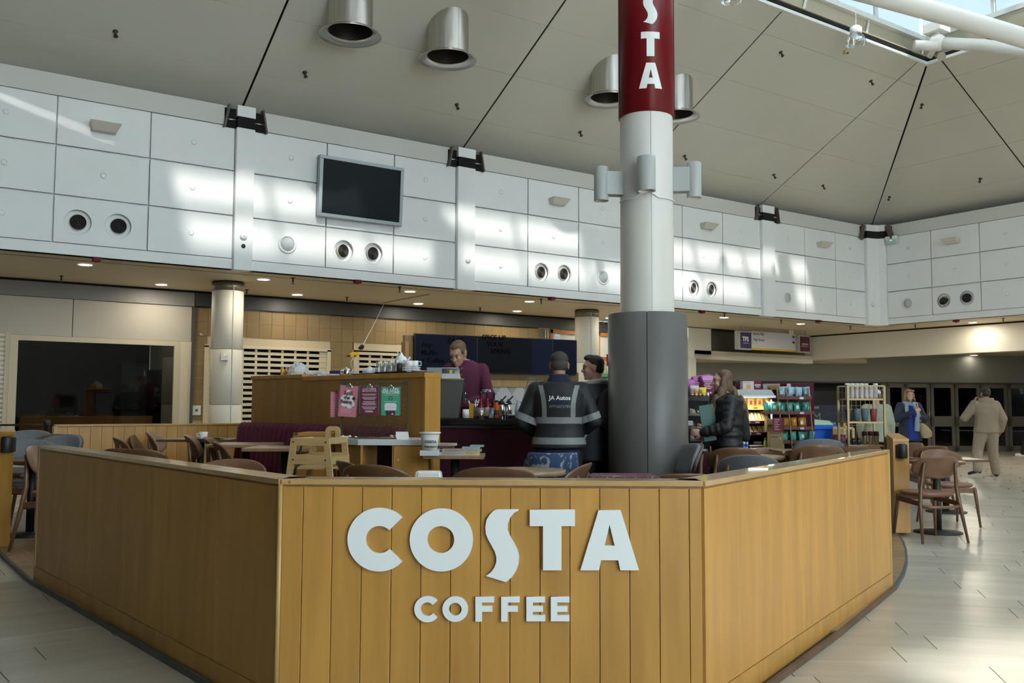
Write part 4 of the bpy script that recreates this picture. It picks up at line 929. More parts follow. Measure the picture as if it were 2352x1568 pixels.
# further screens: gate posts at both ends and the planked wall at the back
ps = A(2088, 1003, 7.3); pe = A(2058, 1003, 8.6)
gp = Vector((ps.x, ps.y, 0)); ge = Vector((pe.x, pe.y, 0)); zt_ = zat(2070, 1008, 7.3)
tR = thing('end_screen', 'oak end screen with black socket box beyond the right side screen', 'screen wall', tuple(F2(0, 0)))
def quadpost(tt, u0, u1, vt, d0, d1, u0b, name, m, h=None):
    a, b = A(u0, vt, d0), A(u1, vt, d0); h = a.z if h is None else h
    c = A(u0b, vt, d1); dvec = Vector((c.x-a.x, c.y-a.y, 0)); a0, b0 = Vector((a.x, a.y, 0)), Vector((b.x, b.y, 0))
    P = [a0, b0, b0+dvec, a0+dvec]; MB().slab([p.xy for p in P], KE, h).build(name, m, tt); return a0, b0, h, P
a0, b0, h, P = quadpost(tR, 2051, 2087, 1013, 9.3, 11.2, 2034, 'body', oak)
MB().slab([(p+(p-sum(P, Vector())/4)*.03).xy for p in P], h-.0, h+.025).build('cap_rail', oak, tR)
so = thing('socket_box', 'black charging socket box on the oak end screen at the right', 'socket', tuple((a0+b0)/2+Vector((0, 0, zat(2070, 1035, 9.3)))), CAMROT)
MB().lathe([(.046, -.072), (.049, -.066), (.049, .058), (.044, .066)], 20).build('housing', black, so); MB().bb(-.053, .053, 0, .05, -.066, .06).build('back_plate', black, so); MB().lathe([(.036, .066), (.03, .072)], 16).build('lid', black_gloss, so); so.location -= FH*.03
tL = thing('end_screen', 'oak end screen with black socket box at the left edge of the frame', 'screen wall', (0, 0, 0))
a, b = A(-60, 995, 8.2), A(33, 995, 8.2); a.z = b.z = 0
MB().slab([a.xy, b.xy, (b*1.06).xy, (a*1.06).xy], 0, zat(30, 997, 8.2)).build('body', oak, tL)
MB().slab([(a-RH*.01-FH*.012).xy, (b+RH*.01-FH*.012).xy, (b*1.062+RH*.01).xy, (a*1.062).xy], zat(30, 997, 8.2), zat(30, 991, 8.2)).build('cap_rail', oak, tL)
so2 = dup(so, tuple(A(16, 1020, 8.15)), CAMROT, 'black charging socket box on the oak end screen at the left edge', scale=1.0)
# planked back wall
p0 = onY(128, 975, 11.8); p1 = onY(600, 971, 11.8); hb = p0.z
back = screen_wall('back_screen', 'low planked oak wall at the back of the cafe below the dark shop window', (p0.x, p0.y, 0), (p1.x+.3, p1.y, 0), hb-KE, KE, .125, oak, post0=True, skirt=.1)
# tall oak wall behind the bench
q0 = A(583, 868, 10.4); q1 = A(978, 853, 8.25); zw = (q0.z+q1.z)/2
tw = thing('tall_screen', 'tall oak wall behind the maroon bench with crockery along its top', 'screen wall', (q0.x, q0.y, KE), math.atan2(q1.y-q0.y, q1.x-q0.x)); Lw = (q1-q0).xy.length; hw_ = zw-KE
xs = [0, .62, 1.24, 1.86, 2.48, Lw]
for i in range(len(xs)-1): MB().bb(xs[i]+.001, xs[i+1]-.001, -.02, 0, 0, hw_-(.02 if xs[i] < 1.0 else .02)).build('panel', mat('oak_wall', (.38, .19, .045), .42, noise=((8, 8, .8), .24), rnd=.05), tw)
MB().bb(0, Lw, 0, .15, 0, hw_-.05).build('core', oak_dark, tw); MB().bb(.02, Lw-.75, .15, .45, hw_-.06, hw_-.03).build('shelf', oak_dark, tw)
MB().bb(-.02, 1.05, -.03, .47, hw_-.02, hw_+.02).build('cap_rail', oak, tw, bevel=.003); MB().bb(1.05, Lw+.02, -.03, .17, hw_-.05, hw_-.005).bb(1.05, Lw-.75, .17, .47, hw_-.03, hw_-.005).build('cap_rail', oak, tw, bevel=.003)
MB().bb(Lw, Lw+.02, -.022, .16, 0, hw_-.05).build('end_panel', oak, tw); MB().bb(Lw-.02, Lw, .15, .16, 0, hw_-.05).build('end_return', oak_dark, tw)
TWM = tw.matrix_basis.copy()
def wtop(u, v=None, y=.15):                 # a point on top of the tall wall seen in picture column u (y = metres behind its face)
    b_ = Vector((q0.x, q0.y, 0)); dd = Vector((q1.x-q0.x, q1.y-q0.y, 0)).normalized(); nn = Vector((-dd.y, dd.x, 0)); bb_ = b_+nn*y
    q = ray(u, 860); q2 = Vector((q.x, q.y, 0)); den = q2.x*nn.x+q2.y*nn.y; tt = bb_.dot(nn)/den; P_ = q2*tt
    along = (P_-b_).dot(dd); P_.z = zw+(.02 if along < 1.05 else -.005)-.0; return P_
# bench with channelled maroon back
bench_m = mat('bench_maroon', (.115, .008, .030), .75, bump=(200, .15)); seat_m = mat('bench_seat', (.085, .05, .045), .45)
b_ = thing('bench', 'maroon channel backed bench along the tall oak wall', 'bench', (q0.x, q0.y, KE), math.atan2(q1.y-q0.y, q1.x-q0.x))
MB().bb(-.10, 2.75, -.48, -.16, .0, .36).build('plinth', oak_dark, b_); MB().bb(-.10, 2.75, -.52, -.14, .36, .49).build('seat', seat_m, b_, bevel=.03)
mb = MB(); N_ = 240; r0_, r1_ = [], []
topz = zat(640, 970, 10.3)-KE
prof = [(-.19, .46), (-.17, .60), (-.12, topz-.06), (-.09, topz-.012), (-.06, topz), (-.03, topz-.01), (-.025, .46)]
rings = []
for i in range(N_+1):
    x = -.12+2.9*i/N_; w_ = .014*abs(math.sin(PI*i/8.0)); tp = 1.0 if 0 else 1
    rings.append([(x, y-(w_ if j < 4 else 0), z+(w_*.5 if 2 < j < 5 else 0)) for j, (y, z) in enumerate(prof)])
mb.loft(rings, True, True).build('backrest', bench_m, b_)
# ------------------------------------------------------------------ chairs
def curved_back(mb, wd, hg, zc_, thick, y0, curve, lean=.10, n=14, k=8, flat=.0):
    """oval shell, concave towards +y (the sitter)"""
    fr, bk = [], []
    rings = []
    def pt(a, r, off):
        x = math.copysign(abs(math.cos(a))**.8, math.cos(a))*wd/2*r; z = math.copysign(abs(math.sin(a))**.85, math.sin(a))*hg/2*r
        y = y0 + curve*(x/(wd/2))**2 - lean*(z/hg) + off
        return (x, y, zc_+z)
    n = 28
    R = [0.02, .35, .7, .93, 1.0]
    front_ = [[pt(2*PI*i/n, r, thick/2*(1-.5*(r > .95))) for i in range(n)] for r in R]
    back_ = [[pt(2*PI*i/n, r, -thick/2*(1-.5*(r > .95))) for i in range(n)] for r in reversed(R)]
    mb.loft(front_+back_, True, True)
    return mb
CH_Z = .83
def make_chair(name, label, kind, loc, rz, sc, group):
    t = thing(name, label, 'chair', loc, rz, group); t.scale = (sc,)*3
    fab = gfelt if kind == 'grey' else walnut
    sm = mat('seat_leather', (.235, .105, .070), .38, noise=((6, 6, 6), .12)) if kind != 'grey' else gfelt
    mb = MB(); rings = []
    for (r, z) in [(.02, .425), (.88, .425), (.98, .44), (1.0, .455), (.97, .468), (.6, .472), (.02, .468)]:
        rings.append([(math.copysign(abs(math.cos(a))**.7, math.cos(a))*.225*r, math.copysign(abs(math.sin(a))**.7, math.sin(a))*.215*r+.02, z-.012*(1-r)*(z > .46)) for a in [2*PI*i/24 for i in range(24)]])
    mb.loft(rings, True, True).build('seat', sm, t)
    mb = MB(); curved_back(mb, .48, .225, .715, .020, -.215, .085); mb.build('backrest', walnut, t)
    if kind == 'grey':
        mb = MB(); curved_back(mb, .475, .24, .718, .036, -.19, .085); mb.build('back_pad', gfelt, t)
        mb = MB(); curved_back(mb, .475, .24, .718, .010, -.228, .085); mb.build('back_cover', gfelt, t)
    for s in (-1, 1):
        MB().tube([(s*.225, .235, .0), (s*.195, .195, .40), (s*.19, .19, .43)], [.012, .020, .020], 10).build('front_leg', walnut, t)
        MB().tube([(s*.235, -.275, .0), (s*.205, -.20, .36), (s*.185, -.185, .52), (s*.165, -.205, .70), (s*.16, -.22, .76)], [.012, .020, .020, .015, .010], 10).build('rear_leg', walnut, t)
    MB().beam((-.19, .19, .395), (.19, .19, .395), .022, .05).beam((-.195, .19, .385), (-.205, -.2, .365), .022, .045).beam((.195, .19, .385), (.205, -.2, .365), .022, .045).build('apron', walnut, t)
    MB().tube([(-.205, -.205, .345), (-.10, -.235, .335), (.10, -.235, .335), (.205, -.205, .345)], .016, 8).build('stretcher', walnut, t)
    return t
protos = {}
GR = 'oval backed cafe chairs'
def chair(kind, u, v, d, face, label, z0=KE, top=None):
    """u,v: top of the backrest; d: depth; face: heading of the sitter, degrees clockwise from 'away from the camera'"""
    p = A(u, v, d); sc = (p.z-z0)/CH_Z
    rz = CAMROT-math.radians(face)
    off = Vector((math.sin(-rz)*-.0, 0, 0)); fwd = Vector((-math.sin(rz), math.cos(rz), 0))
    loc = Vector((p.x, p.y, z0)) + fwd*.215*sc
    if kind not in protos: protos[kind] = make_chair('cafe_chair' if kind == 'wood' else 'padded_chair', label, kind, loc, rz, sc, GR); return protos[kind]
    return dup(protos[kind], loc, rz, label, GR, sc)
chair('grey', 70, 989, 10.6, 165, 'grey felt backed chair behind the others at the far left, highest in view')
chair('wood', 128, 996, 10.4, 195, 'dark wooden chair between two grey padded chairs at the far left')
chair('grey', 152, 999, 10.0, 190, 'grey felt backed chair just behind the corner of the left oak screen')
chair('grey', 72, 1011, 9.3, 170, 'grey felt backed chair nearest the left end screen')
chair('wood', 92, 1022, 8.15, 100, 'wooden chair seen from the side at the open end of the left oak screen')
chair('wood', 272, 1003, 10.0, 60, 'wooden chair turned towards the planked back wall behind the left screen')
chair('wood', 325, 997, 11.2, 110, 'wooden chair back edge-on against the planked back wall, smaller of the pair')
chair('wood', 349, 990, 10.7, 80, 'wooden chair back edge-on against the planked back wall, taller of the pair')
chair('wood', 278, 1028, 8.6, 10, 'wooden chair whose top just shows above the left screen, nearer its far end')
chair('wood', 320, 1029, 8.5, 5, 'wooden chair whose rim rises above the middle of the left screen')
chair('wood', 437, 997, 9.6, 75, 'wooden chair in front of the table with the white cup')
chair('wood', 482, 1002, 9.5, 80, 'wooden chair right of the cup table, half covered by a nearer chair')
chair('wood', 502, 1012, 8.6, 70, 'wooden chair right of the cup table, in front of its twin')
chair('wood', 537, 1053, 6.4, 180, 'wooden chair with pale inside rim just over the left screen near the corner')
chair('wood', 797, 1056, 6.2, 60, 'wooden chair turned sideways at the foot of the high chair')
chair('wood', 853, 1064, 5.9, 20, 'wooden chair in front of the condiment station')
chair('wood', 1136, 1069, 5.3, 0, 'wooden chair pulled up to the round table behind the front screen')
chair('wood', 1337, 1061, 5.9, 285, 'wooden chair edge right of the blue patterned chair')
chair('wood', 1572, 1084, 5.0, -8, 'wooden chair top just over the front screen right of the grey column')
chair('grey', 1590, 1020, 8.1, 255, 'grey padded chair half hidden by the grey column')
chair('wood', 1689, 1026, 8.6, 5, 'brown wooden chair at the round table by the snack shelves')
chair('wood', 1762, 1027, 9.9, 180, 'wooden chair across the round table facing the camera')
chair('grey', 1722, 1046, 7.3, 10, 'grey padded chair nearest the right side screen')
chair('grey', 1885, 1009, 9.4, 5, 'grey padded chair below the blue bin')
chair('wood', 1883, 1020, 8.6, 0, 'wooden chair in front of the grey one below the blue bin')
chair('wood', 1834, 1033, 8.9, 60, 'wooden chair with a low pointed side edge left of the pair below the blue bin')
chair('wood', 1982, 1020, 9.3, -10, 'wooden chair in front of the wire cup shelves')
chair('wood', 2158, 1045, 8.85, -8, 'nearest wooden chair outside the right end, legs fully in view', z0=0)
chair('wood', 2154, 1031, 10.4, 178, 'second wooden chair outside, facing the nearest one across the pedestal table', z0=0)
chair('wood', 2145, 1022, 11.6, -5, 'third wooden chair outside, behind the pair at the pedestal table', z0=0)
chair('wood', 2098, 1015, 12.4, -20, 'wooden chair half behind the right end screen below the woman in the scarf', z0=0)
# blue patterned tub chair and floral seat
fl = bpy.data.materials.new('blue_floral'); fl.use_nodes = True
def floral(m, base, light, scale):
    nt = m.node_tree; N = nt.nodes; L = nt.links; b = N['Principled BSDF']; b.inputs['Roughness'].default_value = .85
    tc = N.new('ShaderNodeTexCoord'); v = N.new('ShaderNodeTexNoise'); v.inputs['Scale'].default_value = scale; v.inputs['Detail'].default_value = 8; v.inputs['Distortion'].default_value = 2.5
    L.new(tc.outputs['Object'], v.inputs['Vector']); cr = N.new('ShaderNodeValToRGB'); cr.color_ramp.elements[0].position = .56; cr.color_ramp.elements[0].color = (*base, 1); cr.color_ramp.elements[1].position = .63; cr.color_ramp.elements[1].color = (*light, 1)
    L.new(v.outputs['Fac'], cr.inputs[0]); L.new(cr.outputs[0], b.inputs['Base Color'])
floral(fl, (.022, .055, .125), (.25, .27, .30), 13)
fm = bpy.data.materials.new('maroon_floral'); fm.use_nodes = True; floral(fm, (.10, .018, .035), (.30, .25, .24), 16)
p = A(1272, 1040, 6.0); z_ = p.z; t = thing('tub_chair', 'blue leaf patterned upholstered chair behind the round table', 'chair', (p.x, p.y, KE), CAMROT+.08)
rings = []
for (z, k, b) in [(.42, .86, 0), (.55, .95, 0), (z_-KE-.06, 1.0, 0), (z_-KE-.012, .985, .01), (z_-KE, .95, .02)]:
    o_ = []
    for i in range(25): a = PI+PI*i/24-.0; o_.append((math.cos(a)*.185*k*1.0, math.sin(a)*.20*k+.14, z-(.05 if i < 3 or i > 21 else 0)*(z > .6)))
    i_ = [(x*(1-.22-b), (y-.14)*(1-.26-b)+.14, z) for (x, y, z) in reversed(o_)]
    rings.append(o_+i_)
MB().loft(rings, True, True).build('back_shell', fl, t)
MB().lathe([(.01, .36), (.19, .36), (.20, .40), (.19, .45), (.01, .46)], 24, Matrix.Translation((0, .12, 0)) @ Matrix.Diagonal((.9, .95, 1, 1))).build('seat', fl, t)
for sx in (-.14, .14):
    for sy in (-.03, .24): MB().tube([(sx*1.1, sy, 0), (sx, sy*.9, .37)], [.012, .018], 8).build('leg', walnut, t)
p = A(1435, 1091, 4.9); t = thing('floral_stool', 'maroon flower patterned seat just over the front screen by the grey column', 'stool', (p.x, p.y, KE), CAMROT)
MB().bb(-.19, .19, -.14, .18, .30, p.z-KE).build('cushion', fm, t, bevel=.03); 
for sx in (-.16, .16):
    for sy in (-.10, .15): MB().cyl((sx, sy, 0), (sx, sy, .30), .014, .02, 8).build('leg', walnut, t)

# ------------------------------------------------------------------ tables
tb_oak = mat('table_top', (.34, .225, .125), .32, noise=((14, 2, 2), .25), rnd=.05); tb_dark = mat('table_top_dark', (.14, .075, .04), .3, noise=((14, 2, 2), .25))
def table(label, u, v, d, w_, dp, shape='rect', m=tb_oak, z0=KE, rot=0, th=.028, legs=1, hz=None):
    p = A(u, v, d); h = (hz or p.z)-z0; t = thing('cafe_table', label, 'table', (p.x, p.y, z0), CAMROT+rot, 'cafe tables')
    if shape == 'round': MB().lathe([(w_/2-.004, h-th), (w_/2, h-th+.004), (w_/2, h-.004), (w_/2-.004, h)], 44).build('top', m, t)
    else: MB().bb(-w_/2, w_/2, -dp/2, dp/2, h-th, h).build('top', m, t, bevel=.003)
    xs = [0] if legs == 1 else [-w_*.3, w_*.3]
    for x in xs:
        MB().cyl((x, 0, .02), (x, 0, h-th), .038, n=18).build('pillar', black, t)
        MB().lathe([(.235, 0), (.235, .012), (.06, .03), (.04, .035)], 30, Matrix.Translation((x, 0, 0))).build('base', black, t)
        MB().bb(x-.12, x+.12, -.12, .12, h-th-.012, h-th).build('mount_plate', black, t)
    return t
tcup = table('brown table with the white cup against the planked back wall', 462, 1007, 10.3, .80, .55, m=tb_dark)
table('pale oak table by the maroon bench, left of the pair', 565, 1018, 9.1, .62, .60)
table('pale oak table by the maroon bench, right of the pair', 655, 1026, 8.3, .62, .58)
table('round brown table just behind the front screen', 1205, 1078, 5.75, .52, .52, 'round', m=tb_oak)
table('round table by the snack shelves right of the grey column', 1722, 1046, 9.2, .70, .7, 'round')
table('small square table at the foot of the crisps rack', 1830, 1033, 9.6, .45, .5)
table('dark table among the grey padded chairs at the far left', 75, 1054, 8.9, .62, .6, m=tb_dark)
table('round pedestal table outside between two wooden chairs', 2150, 1058, 9.55, .56, .56, 'round', m=tb_dark, z0=0)
table('dark square table outside behind the chairs at the right', 2170, 1052, 11.4, .8, .6, m=tb_dark, z0=0)
tbook = table('small oak table stacked with paperbacks in front of the counter', 1045, 1043, 7.75, .50, .45)
# low oak end panel of the bench
p = A(674, 993, 8.2); q = A(766, 993, 8.2); t = thing('end_cabinet', 'oak end cabinet between bench tables and the high chair', 'cabinet', (p.x, p.y, KE), CAMROT); h = p.z-KE; w_ = (q-p).length
MB().bb(0, .045, -.02, .40, 0, h).build('side_panel', mat('oak_wall_b', (.30, .185, .08), .42, noise=((22, 22, 1.5), .26)), t); MB().bb(0, w_, -.02, .40, h-.03, h).build('top', oak, t, bevel=.002); MB().bb(.045, w_, .0, .02, 0, h-.03).build('front_panel', oak, t); MB().bb(w_-.04, w_, 0, .4, 0, h-.03).build('side_panel', oak, t)
# high chair
p = A(690, 1006, 7.25); zt_ = p.z; c = A(733, 1006, 7.35); t = thing('high_chair', 'pale wooden baby high chair with black harness', 'high chair', (c.x, c.y, KE), CAMROT-.20); h = zt_-KE
def hx(u): return (u-733)/FPX*7.3
dz = lambda v: (1006-v)/FPX*7.3+h
for side, y in ((-1, -.17), (1, .20)):
    w0 = .155 if side < 0 else .150
    for s in (-1, 1):
        MB().hexa([(s*(w0+.10)-.024, y-.012, 0), (s*(w0+.10)+.024, y-.012, 0), (s*(w0+.10)+.024, y+.012, 0), (s*(w0+.10)-.024, y+.012, 0), (s*w0-.024-.02*s, y-.012, h), (s*w0+.024-.02*s, y-.012, h), (s*w0+.024-.02*s, y+.012, h), (s*w0-.024-.02*s, y+.012, h)]).build('leg', beech, t)
    for (za, zb_, k) in ((h-.055, h, 1), (h-.20, h-.125, 1.12), (h-.42, h-.36, 1.4)):
        MB().bb(-w0*k+.0, w0*k, y-.011, y+.011, za, zb_).build('cross_rail', beech, t)
for s in (-1, 1):
    MB().beam((s*.145, -.18, h-.02), (s*.145, .21, h-.02), .03, .045).build('arm_rail', beech, t); MB().beam((s*.17, -.17, h-.17), (s*.17, .2, h-.17), .02, .06).build('side_rail', beech, t)
    for z in (h-.027, h-.165, h-.39): MB().cyl((s*.135, -.184, z), (s*.135, -.190, z), .006, n=8).build('bolt_cap', black, t)
MB().bb(-.16, .16, -.16, .19, h-.24, h-.225).build('seat', beech, t)
poly = [(-.062, -.02), (.062, -.02), (.062, .055), (.05, .078), (.03, .088), (-.03, .088), (-.05, .078), (-.062, .055)]
me = outline_mesh([[(x, z+h) for x, z in poly], [(-.024, h+.0), (.024, h+.0), (.024, h+.05), (-.024, h+.05)]], .022); me.materials.clear(); me.materials.append(beech); ob = obj('backrest', me, t, (.03, .21, 0))
MB().tube([(-.10, -.10, h-.03), (-.108, -.12, h-.12), (-.10, -.14, h-.2), (-.12, -.16, h-.23), (-.15, -.15, h-.33)], .009, 6).tube([(-.10, -.11, h-.17), (-.16, -.13, h-.19), (-.17, -.13, h-.23), (-.14, -.13, h-.24)], .011, 6).build('harness', black, t)
# ------------------------------------------------------------------ condiment station
d0 = 7.75; a_, b_ = A(822, 1018, d0), A(985, 1018, d0); ctop = zat(900, 1009, d0)
t = thing('condiment_station', 'oak condiment station with white top and one open shelf', 'cabinet', (a_.x, a_.y, KE), CAMROT); W_ = (b_-a_).length; hc = ctop-KE
lx = -.26
MB().slab([(0, 0), (W_, 0), (W_, .55), (lx, .55), (lx, .22)], hc-.05, hc).build('worktop', mat('solid_white', (.62, .63, .62), .3), t, bevel=.003)
MB().slab([(lx+.03, .235), (.02, .025), (.035, .04), (lx+.045, .25)], 0, hc-.05).build('side_panel', oak_dark, t)
MB().bb(.02, .04, .02, .5, 0, hc-.05).build('upright', oak, t); MB().bb(W_*.48, W_*.5, .02, .5, 0, hc-.05).build('upright', oak, t); MB().bb(W_-.02, W_, .02, .5, 0, hc-.05).build('side_panel', oak, t)
MB().bb(.04, W_*.48, .40, .42, 0, hc-.05).build('back_panel', black, t); MB().bb(.04, W_*.2, .3, .32, 0, hc-.05).build('shelf_panel', oak_dark, t)
MB().bb(W_*.5+.002, W_-.002, .01, .03, .05, hc-.055).build('door', oak, t, bevel=.002); MB().cyl((W_*.57, .012, hc-.17), (W_*.57, .0, hc-.17), .009, n=12).build('door_lock', chrome, t)
MB().bb(.02, W_, .03, .5, 0, .05).build('plinth', black, t)
# wire poster frame standing on it
pa, pb = A(783, 1003, 8.0), A(937, 1003, 8.0); ztf = zat(860, 874, 8.0); fr_m = mat('wire_bronze', (.085, .07, .035), .5, .3)
pf_ = thing('poster_frame', 'bronze wire mesh frame standing on the condiment station', 'frame', (pa.x, pa.y, ctop), CAMROT); W2 = (pb-pa).length; H2 = ztf-ctop
for x in (0, W2): MB().beam((x, 0, 0), (x, 0, H2), .016, .016, (0, 1, 0)).build('upright', fr_m, pf_)
for z in (.006, H2-.008): MB().beam((0, 0, z), (W2, 0, z), .016, .016).build('rail', fr_m, pf_)
MB().beam((-.04, .25, 0), (-.04, .25, H2), .016, .016, (0, 1, 0)).build('upright', fr_m, pf_); MB().beam((-.05, .25, H2-.006), (0, 0, H2-.006), .02, .02).build('rail', fr_m, pf_); MB().beam((W2-.08, .02, H2-.014), (W2, 0, H2-.014), .04, .02).build('rail', fr_m, pf_)
mb = MB(); k = 0
while k*.0185 < W2: mb.box((k*.0185, .004, H2/2), (.0024, .0024, H2)); k += 1
k = 0
while k*.0185 < H2: mb.box((W2/2, .006, k*.0185), (W2, .0024, .0024)); k += 1
k = 0
while k*.0185 < H2: mb.beam((0, .006, k*.0185), (-.04, .25, k*.0185), .0024, .0024); k += 1
mb.build('mesh_panel', fr_m, pf_, kind='stuff')
pink = mat('poster_pink', (.52, .17, .22), .6); plum = mat('poster_plum', (.11, .012, .035), .55); green = mat('poster_green', (.045, .33, .20), .6); paper = mat('paper_white', (.68, .68, .68), .6); plumtxt = mat('plum_ink', (.07, .01, .03), .6); palepink = mat('pale_pink_ink', (.62, .42, .46), .6)
def poster(label, u0, u1, v0, v1, m, tilt, fill):
    c = A((u0+u1)/2, v0, 7.985); cb_ = A((u0+u1)/2, v1, 7.985); w_ = (u1-u0)/FPX*7.98; h_ = c.z-cb_.z
    t = thing('clip_poster', label, 'poster', tuple(c-FH*.012), CAMROT, 'posters clipped to the wire frame'); t.rotation_euler = (0, tilt, CAMROT)
    MB().bb(-w_/2-.008, w_/2+.008, .002, .006, -h_+.01, .006).build('backing_board', mat('clip_board', (.12, .12, .115), .5), t); MB().bb(-w_/2, w_/2, -.001, .002, -h_, 0).build('sheet', m, t)
    mb = MB(); mb.prism([(-.028, -.012), (.028, -.012), (.024, .004), (.012, .010), (.008, .022), (-.008, .022), (-.012, .010), (-.024, .004)], -.008, -.001); mb.build('clip', chrome, t, bevel=.002)
    fill(t, w_, h_); return t
def f1(t, w, h):
    for (x, z, r) in [(0, -.24, .2), (-.2, -.42, .22), (.12, -.42, .22), (-.2, -.57, .2), (.1, -.62, .18), (.25, -.58, .14)]:
        MB().lathe([(r*w, 0), (r*w*.98, .0006)], 20, Matrix.Translation((x*w, -.0014, z*h)) @ Matrix.Rotation(PI/2, 4, 'X')).build('splash', paper, t)
    MB().lathe([(.10*w, 0), (.10*w, .0006)], 18, Matrix.Translation((.32*w, -.002, -.40*h)) @ Matrix.Rotation(PI/2, 4, 'X')).build('splash', plumtxt, t)
    text('Spill', w*.30, plumtxt, t, (-.02*w, -.003, -.29*h), bold=.035); text('the', w*.26, plumtxt, t, (-.08*w, -.003, -.43*h), bold=.035); text('Beans', w*.28, plumtxt, t, (-.10*w, -.003, -.57*h), bold=.035)
    for k in range(4): MB().bb(-w*.36, w*(.24-.06*(k % 2)), -.0016, -.001, -h*(.72+.045*k)-.003, -h*(.72+.045*k)).build('print_line', palepink, t)
def f2(t, w, h):
    text('CUSTOMER', w*.145, palepink, t, (0, -.002, -.12*h), bold=.02); text('BEHAVIOUR', w*.145, palepink, t, (0, -.002, -.19*h), bold=.02)
    for k in range(15): 
        if k in (2, 6, 11): continue
        MB().bb(-w*(.40-.05*(k % 3)), w*(.40-.05*(k % 3)), -.0016, -.001, -h*(.26+.037*k)-.0045, -h*(.26+.037*k)).build('print_line', palepink, t)
    text('COSTA', w*.13, sign_white, t, (0, -.002, -.90*h), bold=.03)
def f3(t, w, h):
    text('ALL CUPS', w*.20, paper, t, (0, -.002, -.13*h), bold=.03); text('WELCOME', w*.20, paper, t, (0, -.002, -.225*h), bold=.03)
    MB().bb(-w*.38, w*.38, -.0016, -.001, -h*.285, -h*.27).build('print_line', palepink, t)
    for k in range(3):
        a = k*2*PI/3+PI/2; MB().prism([(-.16*w, -.03*w), (.04*w, -.03*w), (.04*w, -.08*w), (.13*w, .0), (.04*w, .06*w), (.04*w, .03*w), (-.12*w, .03*w)], -.002, -.001, Matrix.Translation((math.cos(a)*.085*w, 0, -.39*h+math.sin(a)*.085*w)) @ Matrix.Rotation(-a+PI/2*3-.0, 4, 'Y') @ Matrix.Scale(.62, 4)).build('recycle_arrow', plumtxt, t)
    MB().bb(-w*.35, w*.35, -.0016, -.001, -h*.515, -h*.50).build('print_line', palepink, t)
    MB().prism([(-.23*w, -h), (.23*w, -h), (.29*w, -.80*h), (-.29*w, -.80*h)], -.0018, -.001).build('cup_print', plumtxt, t)
    MB().prism([(-.30*w, -.82*h), (.30*w, -.82*h), (.33*w, -.72*h), (-.33*w, -.72*h)], -.0022, -.001).prism([(-.32*w, -.715*h), (.32*w, -.715*h), (.33*w, -.62*h), (.25*w, -.56*h), (-.25*w, -.56*h), (-.33*w, -.62*h)], -.0022, -.001).build('lid_print', paper, t)
    MB().prism([(.04*w, -.96*h), (.12*w, -.90*h), (.16*w, -.98*h)], -.003, -.0018).build('leaf_print', paper, t)
poster('pink poster reading Spill the Beans, hanging askew', 783, 823, 886, 957, pink, .07, f1)
poster('plum customer behaviour poster, middle of the three', 828, 870, 887, 953, plum, 0, f2)
poster('green poster reading ALL CUPS WELCOME with a cup', 877, 919, 889, 954, green, 0, f3)
c = A(777, 900, 8.05); t = thing('clip_poster', 'narrow pink poster edge on the left flank of the frame', 'poster', tuple(c-RH*.02), CAMROT+1.15, 'posters clipped to the wire frame'); MB().bb(-.08, .08, -.002, .001, -.22, 0).build('sheet', pink, t)
for k in range(5): MB().bb(-.06, .06, -.0028, -.002, -.10-.022*k, -.096-.022*k).build('print_line', palepink, t)
MB().prism([(-.02, -.01), (.02, -.01), (.01, .015), (-.01, .015)], -.006, .002).build('clip', chrome, t)
# little things on the station
def on_station(u, v, d=None): return A(u, v, d or 7.9)
for k, (u, n_, lab) in enumerate([(790, 3, 'heap of white sugar sachets on the left of the condiment station'), (820, 1, 'lone white paper cup lid on the condiment station'), (803, 2, 'white milk pots beside the sachets on the condiment station')]):
    p = A(u, 1005, 7.95); t = thing('sachet_heap' if k != 1 else 'cup_cover', lab, 'sachets' if k != 1 else 'lid', (p.x, p.y, ctop), CAMROT)
    for j in range(n_): MB().ell((.02*(j-n_/2), .01*j, .012+.006*(j % 2)), (.013, .012, .010), n=10, k=6).build('sachet', paper, t)
p = A(948, 1007, 7.85); p2 = A(935, 998, 7.85); t = thing('card_holder', 'white leaflet tilted up on the right of the condiment station', 'leaflet holder', (A(924, 1000, 7.85).x, A(924, 1000, 7.85).y, ctop), CAMROT)
MB().hexa([(-.055, 0, 0), (.06, 0, 0), (.06, .006, 0), (-.055, .006, 0), (-.06, .03, .062), (.045, .03, .062), (.045, .036, .062), (-.06, .036, .062)]).build('card', wh_plastic, t); MB().hexa([(-.058, .03, 0), (-.05, .03, 0), (-.05, .06, 0), (-.058, .06, 0), (-.062, .03, .06), (-.055, .03, .06), (-.055, .034, .06), (-.062, .034, .06)]).build('stand', dkgrey, t)
p = A(904, 1003, 7.9); t = thing('napkin_scrap', 'crumpled tan napkin beside the leaflet on the condiment station', 'napkin', (p.x, p.y, ctop), CAMROT)
mb = MB(); 
for j in range(5): mb.ell((random.uniform(-.03, .03), random.uniform(-.01, .02), .012+random.uniform(0, .012)), (.018, .012, .012), n=8, k=5)
mb.build('paper', mat('tan_paper', (.52, .40, .28), .8), t)
p = A(860, 1004, 7.9); t = thing('condiment_tray', 'dark recessed tray of stirrers and sachets in the station top', 'tray', (p.x, p.y, ctop), CAMROT); MB().bb(-.17, .20, -.06, .1, 0, .008).build('tray', dkgrey, t, bevel=.002); MB().bb(-.06, .0, -.04, .04, .008, .018).build('sachets', mat('sachet_red', (.25, .05, .06), .6), t); MB().bb(.05, .14, -.04, .04, .008, .016).build('stirrers', gry, t)
# white tub
p = A(982, 1046, 7.6); zt_ = zat(988, 992, 7.6)
